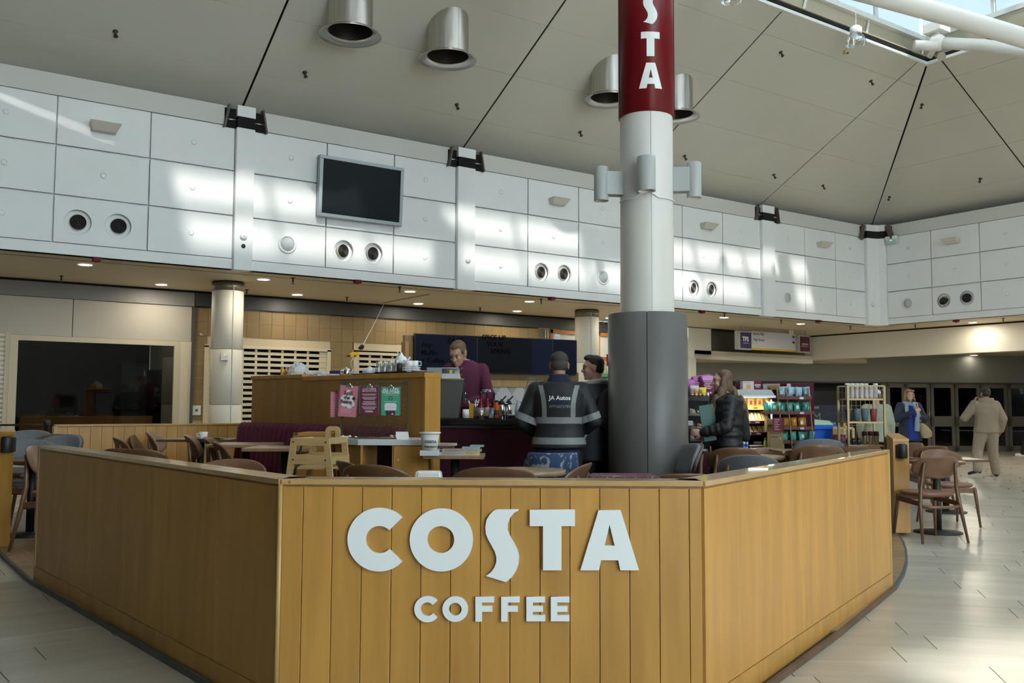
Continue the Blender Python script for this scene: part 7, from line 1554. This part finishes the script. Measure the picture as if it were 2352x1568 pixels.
def eyes(parent, c, R, s, browm):
    mb = MB(); mw = MB()
    for sx in (-1, 1):
        mb.ell(c+R @ V(sx*.031*s, .0905*s, .004*s), (.0075*s, .006*s, .0075*s), R, 10, 7)
        mw.beam(c+R @ V(sx*.016*s, .097*s, .022*s), c+R @ V(sx*.048*s, .088*s, .024*s), .006*s, .007*s)
    mb.build('eyes', mat('eye_dark', (.03, .02, .015), .2), parent); mw.build('eyebrows', browm, parent)
def eul(pitch, yaw, roll=0): return Matrix.Rotation(yaw, 3, 'Z') @ Matrix.Rotation(pitch, 3, 'X') @ Matrix.Rotation(roll, 3, 'Y')
BASE = dict(pel=V(0, 0, .95), wai=V(0, .01, 1.08), che=V(0, .0, 1.28), nek=V(0, -.02, 1.47), hed=V(0, .02, 1.625),
            shl=V(-.168, -.015, 1.405), ell=V(-.225, -.03, 1.14), wrl=V(-.235, .07, .90), shr=V(.168, -.015, 1.405), elr=V(.225, -.03, 1.14), wrr=V(.235, .07, .90),
            hil=V(-.09, 0, .92), knl=V(-.10, .015, .50), anl=V(-.10, -.03, .085), hir=V(.09, 0, .92), knr=V(.10, .015, .50), anr=V(.10, -.03, .085), toel=V(-.12, .13, .03), toer=V(.12, .13, .03))
def person(label, u, d, face, h, pose={}, z0=0., pitch=0., hyaw=0., skinm=None, hair=None, hairm=None, hands=None, feet=None, fem=False, w=1.0, vox=.009, loc=None):
    J = {k: Vector(v) for k, v in BASE.items()}
    for k, v in pose.items(): J[k] = Vector(v)
    s = h/1.75; p = A(u, 900, d) if loc is None else Vector(loc); rz = CAMROT-math.radians(face)
    t = thing('person', label, 'person', (p.x, p.y, z0), rz); t.scale = (s*w, s*w, s)
    R = eul(pitch, hyaw); mb = MB()
    ch, pl_, nk = J['che'], J['pel'], J['nek']
    tilt = (nk-pl_)
    def at(z): f = (z-pl_.z)/max(.01, (nk.z-pl_.z)); return pl_.x+tilt.x*f, pl_.y+tilt.y*f
    tab = [(*at(pl_.z-.10), pl_.z-.10, .10, .075), (*at(pl_.z-.05), pl_.z-.05, .145, .105), (*at(pl_.z+.03), pl_.z+.03, .155, .11), (*at(pl_.z+.14), pl_.z+.14, .135, .10), (*at(pl_.z+.30), pl_.z+.30, .155, .112), (*at(pl_.z+.42), pl_.z+.42, .155, .105), (*at(pl_.z+.49), pl_.z+.49, .12, .075), (*at(pl_.z+.525), pl_.z+.525, .06, .055)]
    mb.loft(rings(tab), True, True)
    mb.cap(nk-V(0, 0, .03), J['hed']+R @ V(0, -.03, -.06), .058, .052, 14); head(mb, J['hed'], R)
    for a in 'lr':
        mb.cap(J['sh'+a], J['el'+a], .052, .040).cap(J['el'+a], J['wr'+a], .040, .027).cap(J['sh'+a], nk-V(0, 0, .02), .05, .05)
        mb.cap(J['hi'+a], J['kn'+a], .085, .056).cap(J['kn'+a], J['an'+a], .054, .036)
        mb.cap(J['an'+a]-V(0, .01, .04), J['toe'+a], .036, .028)
        if hands and hands.get(a): hd = hands[a]; hand(mb, J['wr'+a], Vector(hd[0]), Vector(hd[1]), hd[2], 1.0, hd[3])
        else: hand(mb, J['wr'+a], (J['wr'+a]-J['el'+a]), V(1 if a == 'l' else -1, .2, 0), .45, 1.0, 1 if a == 'l' else -1)
    fused(mb, 'body', skinm, t, vox, 2, .4)
    eyes(t, J['hed'], R, 1.0, hairm)
    hm = MB()
    def he(p, r, RR=None): hm.ell(J['hed']+R @ Vector(p), r, R if RR is None else R @ RR, 16, 10)
    if hair == 'short':
        he((0, -.022, .046), (.081, .093, .080)); he((0, -.05, .0), (.075, .060, .072)); he((0, .046, .098), (.052, .036, .022))
        for sx in (-1, 1): he((sx*.074, .012, .03), (.012, .03, .035))
    if hair == 'crop': he((0, -.018, .050), (.080, .096, .076)); he((0, -.045, .0), (.076, .064, .07))
    if hair == 'quiff':
        he((0, -.022, .048), (.080, .092, .080)); he((0, -.05, .005), (.075, .058, .07)); he((0, .050, .102), (.052, .038, .024)); he((.012, .03, .116), (.045, .05, .020))
    if hair == 'bob':
        he((0, -.02, .050), (.090, .100, .085)); he((0, -.055, -.03), (.092, .062, .09))
        for sx in (-1, 1): he((sx*.080, .01, -.03), (.024, .042, .085)); he((sx*.092, .0, -.09), (.028, .04, .04)); he((sx*.04, .075, .085), (.045, .026, .028))
    if hair == 'long':
        he((0, -.024, .050), (.084, .096, .080)); he((0, -.06, -.04), (.082, .052, .11)); he((0, -.11, -.16), (.088, .05, .11)); he((-.02, -.185, -.25), (.08, .04, .10)); he((-.03, -.225, -.36), (.07, .03, .12)); 
        for sx in (-1, 1): he((sx*.076, .004, -.05), (.020, .042, .11)); he((sx*.082, .045, -.15), (.026, .045, .10)); he((sx*.085, .105, -.23), (.03, .042, .10)); he((sx*.08, .15, -.33), (.03, .035, .11)); he((sx*.075, .172, -.44), (.022, .025, .09))
    if hair: fused(hm, 'hair', hairm, t, .008, 2, .5)
    return t, J, R
def top_garment(t, J, name, m, hem, bulk=.03, cuffs=True, sleeve=1.0, vox=.012, flare=0., puffs=False, collar=.0, it=3, extra=None):
    mb = MB(); pl_, nk = J['pel'], J['nek']; tilt = nk-pl_
    def at(z): f = (z-pl_.z)/max(.01, (nk.z-pl_.z)); return pl_.x+tilt.x*f, pl_.y+tilt.y*f
    b = bulk; zs = [hem, hem+.02, pl_.z+.10, pl_.z+.20, pl_.z+.32, pl_.z+.42, pl_.z+.48, pl_.z+.525]
    rx = [.155+flare, .16+flare, .152, .15, .165, .168, .130, .075]; ry = [.112+flare, .116+flare, .112, .112, .122, .115, .088, .07]
    ks = [(zz, a_, c_) for zz, a_, c_ in zip(zs, rx, ry)]; ks.sort()
    mb.loft(rings([(*at(zz), zz, a_+b, c_+b) for zz, a_, c_ in ks]), True, True)
    for a in 'lr':
        sh, el, wr = J['sh'+a], J['el'+a], J['wr'+a]; cu = el.lerp(wr, .94)
        if puffs:
            for (p, q, r0, r1, n) in ((sh, el, .085, .072, 4), (el, cu, .074, .056, 4)):
                for k in range(n):
                    a_ = p.lerp(q, (k+.15)/n); c_ = p.lerp(q, (k+.85)/n); r = (r0+(r1-r0)*(k+.5)/n)*sleeve; ax = (q-p).normalized(); mb.ell(p.lerp(q, (k+.5)/n), (r*1.05, r*1.05, (q-p).length/n*.56), ax.to_track_quat('Z', 'Y').to_matrix(), 16, 10)
                mb.cap(p, q, r0*.93*sleeve, r1*.93*sleeve)
        else: mb.cap(sh, el, (.054+b*.45)*sleeve, (.046+b*.45)*sleeve, 16).cap(el, cu, (.046+b*.45)*sleeve, (.034+b*.4)*sleeve, 16)
        mb.cap(sh, nk+V(.03 if a == 'r' else -.03, 0, -.035), .054+b*.4, .045+b*.3)
    if collar: mb.loft(rings([(nk.x, nk.y, nk.z-.06, .095, .09), (nk.x, nk.y+.0, nk.z+.01, .078, .075), (nk.x, nk.y+.005, nk.z+collar, .074, .072)]), True, True)
    if puffs:
        for k in range(6):
            z = hem+.05+(pl_.z+.45-hem-.05)*k/5; x, y = at(z); mb.loft(rings([(x, y, z-.045, .12+b, .09+b), (x, y, z-.02, .168+b, .125+b), (x, y, z+.02, .168+b, .125+b), (x, y, z+.045, .12+b, .09+b)]), True, True)
    if extra: extra(mb)
    return fused(mb, name, m, t, vox, it)
def trousers(t, J, m, bulk=.018, name='trousers', wide=1.0, vox=.012, long=1.0, waist=.05):
    mb = MB(); pl_ = J['pel']
    mb.loft(rings([(pl_.x, pl_.y, pl_.z-.12, .13, .09), (pl_.x, pl_.y, pl_.z-.05, .155+bulk, .115+bulk), (pl_.x, pl_.y, pl_.z+waist, .155+bulk*.8, .112+bulk*.8), (pl_.x, pl_.y, pl_.z+waist+.02, .15, .108)]), True, True)
    for a in 'lr': e = J['kn'+a].lerp(J['an'+a], long); mb.cap(J['hi'+a], J['kn'+a], .092+bulk, (.062+bulk)*wide, 16).cap(J['kn'+a], e, (.062+bulk)*wide, (.048+bulk)*wide, 16)
    return fused(mb, name, m, t, vox, 3)
def shoes(t, J, m, sole=None):
    for a in 'lr':
        an, toe = J['an'+a], J['toe'+a]; mb = MB(); hl = an+(an-toe).normalized()*.03; hl.z = an.z-.045
        mb.cap(hl, toe, .043, .038, 12).cap(an, an-V(0, 0, .03), .046, .045, 12); fused(mb, 'shoe', m, t, .010, 2)
        if sole: s_ = MB(); s_.beam(hl+V(0, 0, -.036), toe+V(0, 0, -.032)+(toe-hl).normalized()*.03, .075, .018); s_.build('sole', sole, t, bevel=.006)
def drape(me, jack, direction, off=.003):       # lay a flat mesh onto a garment
    bv = BVHTree.FromPolygons([v.co for v in jack.data.vertices], [p.vertices[:] for p in jack.data.polygons]); d = Vector(direction).normalized(); bad = 0
    for v in me.vertices:
        h_ = bv.ray_cast(v.co-d*.8, d)
        if h_[0] is not None: v.co = h_[0]-d*off+Vector((0, 0, 0))
    return me
def band(jack, axis_pts, half, R0, off=.004, n=40, frac=(0, 1), name='reflective_band', m=None, parent=None, tiltv=None, rows=3):
    """strip wrapped round a garment: p on the axis, axis dir, half width"""
    p, ax = Vector(axis_pts[0]), Vector(axis_pts[1]).normalized(); x = ax.cross(V(0, 1, 0)); x = x.normalized() if x.length > .1 else V(1, 0, 0); y = ax.cross(x)
    bv = BVHTree.FromPolygons([v.co for v in jack.data.vertices], [q.vertices[:] for q in jack.data.polygons]); vs = []; n0 = int(n*(frac[1]-frac[0]))
    for j in range(rows):
        for i in range(n0+1):
            a = 2*PI*(frac[0]+(frac[1]-frac[0])*i/n0); dd = x*math.cos(a)+y*math.sin(a); o = p+ax*half*(2*j/(rows-1)-1)
            h_ = bv.ray_cast(o+dd*R0, -dd); vs.append((h_[0]+dd*off) if h_[0] is not None else o+dd*R0*.5)
    k = n0+1; return MB().add(vs, [(j*k+i, j*k+i+1, (j+1)*k+i+1, (j+1)*k+i) for j in range(rows-1) for i in range(n0)], True).build(name, m, parent)
sk_f = skin_mat('skin_fair', (.46, .26, .18)); sk_p = skin_mat('skin_pale', (.55, .34, .26)); sk_t = skin_mat('skin_tan', (.36, .20, .13))
h_bl = mat('hair_dark_blond', (.15, .095, .05), .7, noise=((60, 60, 12), .35)); h_dk = mat('hair_dark', (.022, .016, .012), .6, noise=((60, 60, 12), .35)); h_gr = mat('hair_greying', (.055, .047, .042), .8, noise=((90, 90, 90), .4)); h_br = mat('hair_brown', (.125, .068, .036), .55, noise=((50, 50, 4), .45)); h_gi = mat('hair_ginger_blond', (.30, .155, .06), .6, noise=((40, 40, 12), .4))
refl = mat('reflective_tape', (.22, .235, .235), .5, noise=((30, 30, 30), .12)); jblk = cloth('jacket_black', (.010, .0115, .014), .62, 10, .2, (18, .5)); navy_t = cloth('trouser_navy', (.012, .014, .022), .9); blk_t = cloth('trouser_black', (.008, .008, .010), .9); shoe_b = mat('shoe_black', (.012, .012, .014), .4)
# man in the reflective jacket
zt_ = zat(1287, 812, 8.2)
t, J, R = person('man seen from behind in a black jacket with grey reflective bands at the counter', 1284, 8.2, 4, zt_-KE+.02, dict(ell=(-.315, -.02, 1.12), wrl=(-.20, .21, 1.0), elr=(.295, .0, 1.13), wrr=(.2, .2, 1.02), shl=(-.195, -.015, 1.405), shr=(.195, -.015, 1.405)), z0=KE, pitch=-.12, hyaw=.1, skinm=sk_t, hair='crop', hairm=h_gr, w=1.05)
jk = top_garment(t, J, 'jacket', jblk, .885, .052, flare=.022, sleeve=1.0, collar=.0)
trousers(t, J, blk_t, .022, wide=1.15); shoes(t, J, shoe_b)
mb = MB(); mb.loft(rings([(0, -.015, 1.43, .14, .105), (0, -.02, 1.47, .105, .095), (0, -.015, 1.52, .090, .085), (0, -.012, 1.545, .080, .076)]), True, True); fused(mb, 'collar', cloth('collar_navy', (.016, .020, .045), .95), t, .01, 2)
mb = MB(); mb.loft(rings([(0, 0, .83, .190, .145), (0, 0, .90, .192, .148)]), True, True); mb.build('shirt_hem', cloth('shirt_navy', (.018, .028, .065), .95), t)
band(jk, ((0, 0, 1.135), (0, 0, 1)), .028, .235, frac=(.06, .44), m=refl, parent=jk); band(jk, ((0, 0, .955), (0, 0, 1)), .030, .6, frac=(.0, 1.0), m=refl, parent=jk)
for a, sg in (('l', -1), ('r', 1)):
    p = J['sh'+a].lerp(J['el'+a], .86); ax = J['el'+a]-J['sh'+a]; band(jk, (p, ax), .030, .16, frac=(.0, 1), m=refl, parent=jk, n=30); p = J['el'+a].lerp(J['wr'+a], .75); ax = J['wr'+a]-J['el'+a]; band(jk, (p, ax), .022, .14, m=refl, parent=jk, n=24)
    g = MB(); n_ = 22; vs = []
    for j in range(n_+1):
        z = 1.445-(1.445-1.16)*j/n_; x = sg*(.155-.035*math.sin(min(1, j/n_*1.3)*PI/2))
        for i in (-1, 0, 1): vs.append((x+i*.020, -.5, z))
    me = MB().add(vs, [(3*j+i, 3*j+i+1, 3*j+4+i, 3*j+3+i) for j in range(n_) for i in (0, 1)], True).mesh('reflective_strap', refl); drape(me, jk, (0, 1, 0), .004); obj('reflective_strap', me, jk)
for s_, z, sz, m in (('JA Autos', 1.315, .052, sign_white), ('07716072783', 1.245, .034, refl)):
    me = text_mesh(s_, sz, 0, 'CENTER', .02, .95); me.materials.clear(); me.materials.append(m)
    for v in me.vertices: v.co.z += z; v.co.x += .01
    drape(me, jk, (0, 1, 0), .005); obj('lettering', me, jk)
me = MB().add([(-.075+.15*i/8, -.5, z) for z in (1.278, 1.300) for i in range(9)], [(i, i+1, i+10, i+9) for i in range(8)], True).mesh('print_bar', cloth('print_blue', (.012, .02, .06))); drape(me, jk, (0, 1, 0), .005); obj('print_bar', me, jk)
# young man beside him
zt_ = zat(1348, 818, 8.8)
t, J, R = person('young man in a black quilted coat looking left beside the reflective jacket', 1366, 8.8, -38, zt_-KE+.01, dict(ell=(-.25, .03, 1.12), wrl=(-.16, .2, 1.02), elr=(.24, -.02, 1.12), wrr=(.22, .12, .92)), z0=KE, pitch=-.06, hyaw=.80, skinm=sk_p, hair='quiff', hairm=h_dk)
jk = top_garment(t, J, 'coat', cloth('coat_quilt', (.010, .012, .017), .7, 10, .2, (30, .6)), .74, .040, flare=.02, collar=.03)
trousers(t, J, blk_t, .018); shoes(t, J, shoe_b)
mb = MB(); mb.tube([(.10*math.sin(a), -.015-.10*math.cos(a), 1.475+.02*math.cos(a)) for a in [2*PI*k/16 for k in range(17)]], .030, 10); fused(mb, 'hood', mat('hood_grey', (.36, .35, .33), .9), t, .01, 2)
g = []
for j in range(15):
    f = j/14; x = .085+.05*f; z = 1.485-.10*f*f
    for i in (-1, 1): g.append((x+i*.024, -.5, z-.02*i))
me = MB().add([(x, -.02, .6+z) for x, y, z in g], [(2*j, 2*j+1, 2*j+3, 2*j+2) for j in range(14)], True).mesh('shoulder_strap', mat('strap_grey', (.40, .39, .37), .8)); drape(me, jk, (0, .25, -1), .006); obj('shoulder_strap', me, t)
mb = MB(); mb.ell((.0, -.20, 1.22), (.15, .085, .22)); mb.ell((0, -.26, 1.12), (.11, .05, .12)); fused(mb, 'backpack', cloth('bag_black', (.010, .010, .012), .8), t, .012, 3)
# barista
zt_ = zat(1040, 788, 9.75); FB = KE+.10
t = thing('duckboard', 'raised slatted standing board behind the counter under the barista', 'board', tuple(A(1090, 900, 9.78).xy)+(KE,), CAMROT)
for k in range(6): MB().bb(-.6, .6, -.18+.065*k, -.125+.065*k, .06, .10).build('slat', oak_dark, t)
for x in (-.5, 0, .5): MB().bb(x-.03, x+.03, -.18, .2, 0, .06).build('bearer', oak_dark, t)
t, J, R = person('barista in a plum jumper looking down behind the coffee machine', 1070, 9.77, 180+18, zt_-FB+.12, dict(nek=(.0, .05, 1.44), hed=(.025, .165, 1.535), che=(0, .02, 1.26), ell=(-.28, .06, 1.12), wrl=(-.06, .25, 1.05), elr=(.25, .12, 1.13), wrr=(.10, .30, 1.08), shl=(-.19, .02, 1.385), shr=(.18, .03, 1.385)), z0=FB, pitch=-.50, hyaw=-.15, skinm=sk_f, hair='short', hairm=h_bl, hands={'l': ((1, .5, -.1), (0, .3, -1), .5, 1), 'r': ((-.6, .7, -.1), (0, .2, -1), .5, -1)}, w=.92)
plumj = cloth('jumper_plum', (.115, .022, .055), .95, 20, .15, (60, .3)); jk = top_garment(t, J, 'jumper', plumj, .93, .022, sleeve=1.05)
trousers(t, J, navy_t); shoes(t, J, shoe_b)
mb = MB(); mb.loft(rings([(.0, .05, 1.425, .085, .075), (.0, .065, 1.475, .068, .064), (.0, .07, 1.485, .060, .056)]), True, True); fused(mb, 'shirt_collar', mat('collar_grey', (.30, .30, .32), .8), t, .009, 2)
me = text_mesh('COSTA', .034, 0, 'CENTER', .03, .9); me.materials.clear(); me.materials.append(sign_white)
pm_ = J['shl'].lerp(J['ell'], .80)
for v in me.vertices: v.co = (-v.co.x+pm_.x, .6, v.co.z+pm_.z)
drape(me, jk, (0, -1, 0), .004); obj('lettering', me, jk)
for z in (1.395, 1.335): me = MB().lathe([(.011, 0), (.006, .002)], 12, Matrix.Translation((-.02, .6, z)) @ Matrix.Rotation(-PI/2, 4, 'X'), cap0=False, cap1=False).mesh('button', mat('button_tan', (.30, .22, .14), .5)); drape(me, jk, (0, -1, 0), .004); obj('button', me, jk)
# girl with the green folder
zt_ = zat(1655, 850, 9.1)
t, J, R = person('girl with long brown hair in a black puffer jacket holding a green folder', 1668, 9.1, -88, zt_-KE+.01, dict(ell=(-.27, .05, 1.14), wrl=(-.20, .30, 1.08), elr=(.24, -.02, 1.13), wrr=(.18, .20, 1.02), nek=(0, -.01, 1.47), hed=(0, .04, 1.62)), z0=KE, pitch=-.05, hyaw=.05, skinm=sk_p, hair='long', hairm=h_br, hands={'l': ((.1, 1, .0), (1, 0, .1), .9, 1), 'r': ((-.3, 1, 0), (-1, 0, 0), .6, -1)}, w=.98)
jk = top_garment(t, J, 'puffer_jacket', cloth('puffer_black', (.0065, .007, .009), .55, 8, .15, (14, .35)), .79, .045, puffs=True, collar=.03, sleeve=.98, vox=.011, it=4)
mb = MB(); 
for k in range(20):
    a = 2*PI*k/20; r = 1.0+.06*(k % 2); mb.cap((.15*math.cos(a), .11*math.sin(a), .92), (.20*r*math.cos(a), .155*r*math.sin(a), .60), .035, .035, 8)
mb.loft(rings([(0, 0, .60, .17, .13), (0, 0, .96, .16, .12)]), True, True); fused(mb, 'skirt', cloth('skirt_navy', (.018, .032, .085), .95, 10, .3), t, .011, 2); shoes(t, J, shoe_b)
c_ = A(1606+27, 967, 9.0)
f = thing('green_folder', 'dark green folder under the arm of the girl in the puffer jacket', 'folder', tuple(c_), CAMROT); f.rotation_euler = (-.05, -.14, CAMROT+.1); MB().bb(-.10, .10, -.004, .004, -.19, .165).build('cover', mat('folder_green', (.006, .085, .065), .5, noise=((30, 30, 30), .15)), f, bevel=.002); MB().bb(-.097, .097, .004, .010, -.187, .162).build('papers', paper, f)
mb = MB(); mb.ell((-.0, -.17, 1.16), (.12, .075, .18)); mb.ell((0, -.21, 1.06), (.09, .04, .09)); fused(mb, 'backpack', cloth('bag_black2', (.010, .010, .012), .8), t, .012, 3)
pp = A(1711, 957, 9.05); c = thing('pink_keyring', 'pink plush keyring hanging behind the girl', 'keyring', tuple(pp), CAMROT); mb = MB(); mb.ell((0, 0, .01), (.026, .03, .035)).ell((0, 0, -.04), (.03, .028, .04)).ell((-.014, 0, .05), (.010, .008, .014)).ell((.014, 0, .05), (.010, .008, .014)); fused(mb, 'plush', mat('plush_pink', (.45, .20, .26), .95), c, .006, 2); MB().cyl((0, 0, .05), (-.05, 0, .12), .003, n=6).build('cord', black, c)
# woman with scarf and tan bag
zt_ = zat(2080, 893, 17.3)
t, J, R = person('woman in a navy coat and pale scarf hugging a tan shoulder bag', 2087, 17.3, 180+6, zt_+.0, dict(ell=(-.275, .06, 1.13), wrl=(-.02, .20, 1.24), elr=(.28, .06, 1.13), wrr=(-.02, .245, 1.30), hed=(0, .03, 1.62)), skinm=sk_p, hair='bob', hairm=h_gi, hands={'l': ((1, .1, .25), (0, -1, 0), .5, 1), 'r': ((-1, .1, .35), (0, -1, 0), .6, -1)}, pitch=.05, vox=.010)
jk = top_garment(t, J, 'coat', cloth('coat_navy', (.012, .022, .045), .7, 8, .2, (20, .4)), .70, .045, flare=.03, sleeve=1.1)
g = MB().add([(x, .5, z) for z in [1.44-.7*j/14 for j in range(15)] for x in [-.10+.17*i/8 for i in range(9)]], [(j*9+i, j*9+i+1, j*9+10+i, j*9+9+i) for j in range(14) for i in range(8)], True).mesh('blue_top', cloth('top_blue', (.012, .03, .23), .85)); drape(g, jk, (0, -1, 0), .006); obj('blue_top', g, t)
trousers(t, J, cloth('jeans_navy', (.018, .032, .065), .9), .016); shoes(t, J, shoe_b)
mb = MB(); mb.tube([(.075, -.06, 1.47), (.10, .03, 1.47), (.06, .11, 1.45), (-.03, .13, 1.43), (-.095, .05, 1.46), (-.08, -.06, 1.49), (0, -.10, 1.50), (.075, -.06, 1.47)], .040, 10); mb.tube([(.08, .10, 1.45), (.10, .17, 1.34), (.085, .19, 1.22)], [.035, .040, .035], 10); mb.tube([(-.06, .12, 1.43), (-.09, .20, 1.25), (-.085, .20, 1.05), (-.08, .195, .90)], [.035, .045, .05, .05], 10); fused(mb, 'scarf', cloth('scarf_blue', (.28, .36, .45), .95, 40, .35), t, .010, 2)
mb = MB(); mb.loft([[(-.27+dx_*1.0+x*wx, .10+y*.5, z) for x, y in [(math.cos(a), .16*math.sin(a)) for a in [2*PI*i/20 for i in range(20)]]] for dx_, z, wx in ((.0, .76, .06), (-.02, .80, .11), (-.0, .90, .125), (.05, 1.0, .09), (.085, 1.06, .05))], True, True); fused(mb, 'shoulder_bag', mat('bag_tan', (.42, .31, .17), .6, noise=((10, 10, 10), .15)), t, .010, 2)
MB().tube([(-.19, .11, 1.05), (-.14, .20, 1.22), (-.12, .14, 1.40), (-.15, .02, 1.47)], .016, 8).build('bag_strap', MATS['bag_tan'], t)
for k, (x, z) in enumerate(((.11, 1.43), (-.13, 1.44))): MB().bb(x-.02, x+.02, .07, .09, z-.02, z+.01).build('piping', mat('piping_pink', (.45, .05, .12), .6), t)
# walker in beige
zt_ = zat(2264, 890, 17.05)
t, J, R = person('person in beige hoodie and joggers walking away with a phone at the ear', 2263, 17.05, 8, zt_+.01, dict(ell=(-.36, .06, 1.15), wrl=(-.17, .08, 1.46), elr=(.27, -.08, 1.13), wrr=(.26, .03, .90), knl=(-.15, .06, .50), anl=(-.25, -.22, .17), toel=(-.36, -.12, .07), knr=(.14, .12, .50), anr=(.22, .20, .085), toer=(.26, .36, .035), hed=(.01, .03, 1.62)), hands={'l': ((.35, .1, 1), (1, .2, 0), .7, 1), 'r': None}, skinm=sk_t, hair='short', hairm=h_dk, pitch=-.05, hyaw=.12, vox=.010, w=1.04)
beige = cloth('hoodie_beige', (.30, .235, .17), .95, 12, .12, (30, .4)); jk = top_garment(t, J, 'hoodie', beige, .86, .050, flare=.015, sleeve=1.15)
mb = MB(); mb.loft(rings([(0, -.07, 1.36, .05, .03), (0, -.085, 1.42, .12, .07), (0, -.07, 1.48, .135, .085), (0, -.04, 1.53, .10, .09)]), True, True); mb.tube([(-.09, .05, 1.50), (-.11, -.04, 1.51), (0, -.11, 1.50), (.11, -.04, 1.51), (.09, .05, 1.50)], .035, 10); fused(mb, 'hood', beige, t, .012, 3)
trousers(t, J, cloth('joggers_beige', (.33, .265, .20), .95, 12, .12, (30, .4)), .034, name='joggers', wide=1.0); sn = mat('trainer_navy', (.020, .024, .035), .6); shoes(t, J, sn, paper)
MB().box(J['wrl']+V(.055, .03, .05), (.012, .075, .15)).build('phone', black_gloss, t)
# man behind the wire shelves
zt_ = zat(2015, 894, 14.6)
t, J, R = person('man in a pale green jacket and white cap half hidden by the wire shelves', 2012, 14.6, 20, zt_-.0, dict(ell=(-.26, .0, 1.13), wrl=(-.25, .1, .90)), skinm=sk_f, hair='crop', hairm=h_gr, vox=.011)
jk = top_garment(t, J, 'jacket', cloth('jacket_sage', (.34, .36, .27), .85, 8, .15, (20, .4)), .82, .055, flare=.03, sleeve=1.15)
trousers(t, J, blk_t, .02); shoes(t, J, shoe_b)
mb = MB(); c = J['hed']; mb.ell(c+V(0, -.012, .065), (.086, .104, .066)); mb.ell(c+V(0, .10, .055), (.07, .06, .012)); fused(mb, 'cap', mat('cap_white', (.66, .68, .74), .8), t, .009, 2)
# passer-by cut by the right edge
p = onZ(2350, 1047, 0); dd = p.dot(FH)
t, J, R = person('passer-by in black with white trainers cut by the right edge', 2366, dd, -60, 1.7, dict(knl=(-.1, .12, .5), anl=(-.10, .22, .085), toel=(-.11, .38, .03), knr=(.1, 0, .5), anr=(.10, -.2, .12), toer=(.11, -.06, .03)), skinm=sk_f, hair='short', hairm=h_dk, vox=.013)
top_garment(t, J, 'jacket', jblk, .84, .04); trousers(t, J, blk_t, .02); shoes(t, J, mat('trainer_white', (.62, .61, .60), .6), paper)
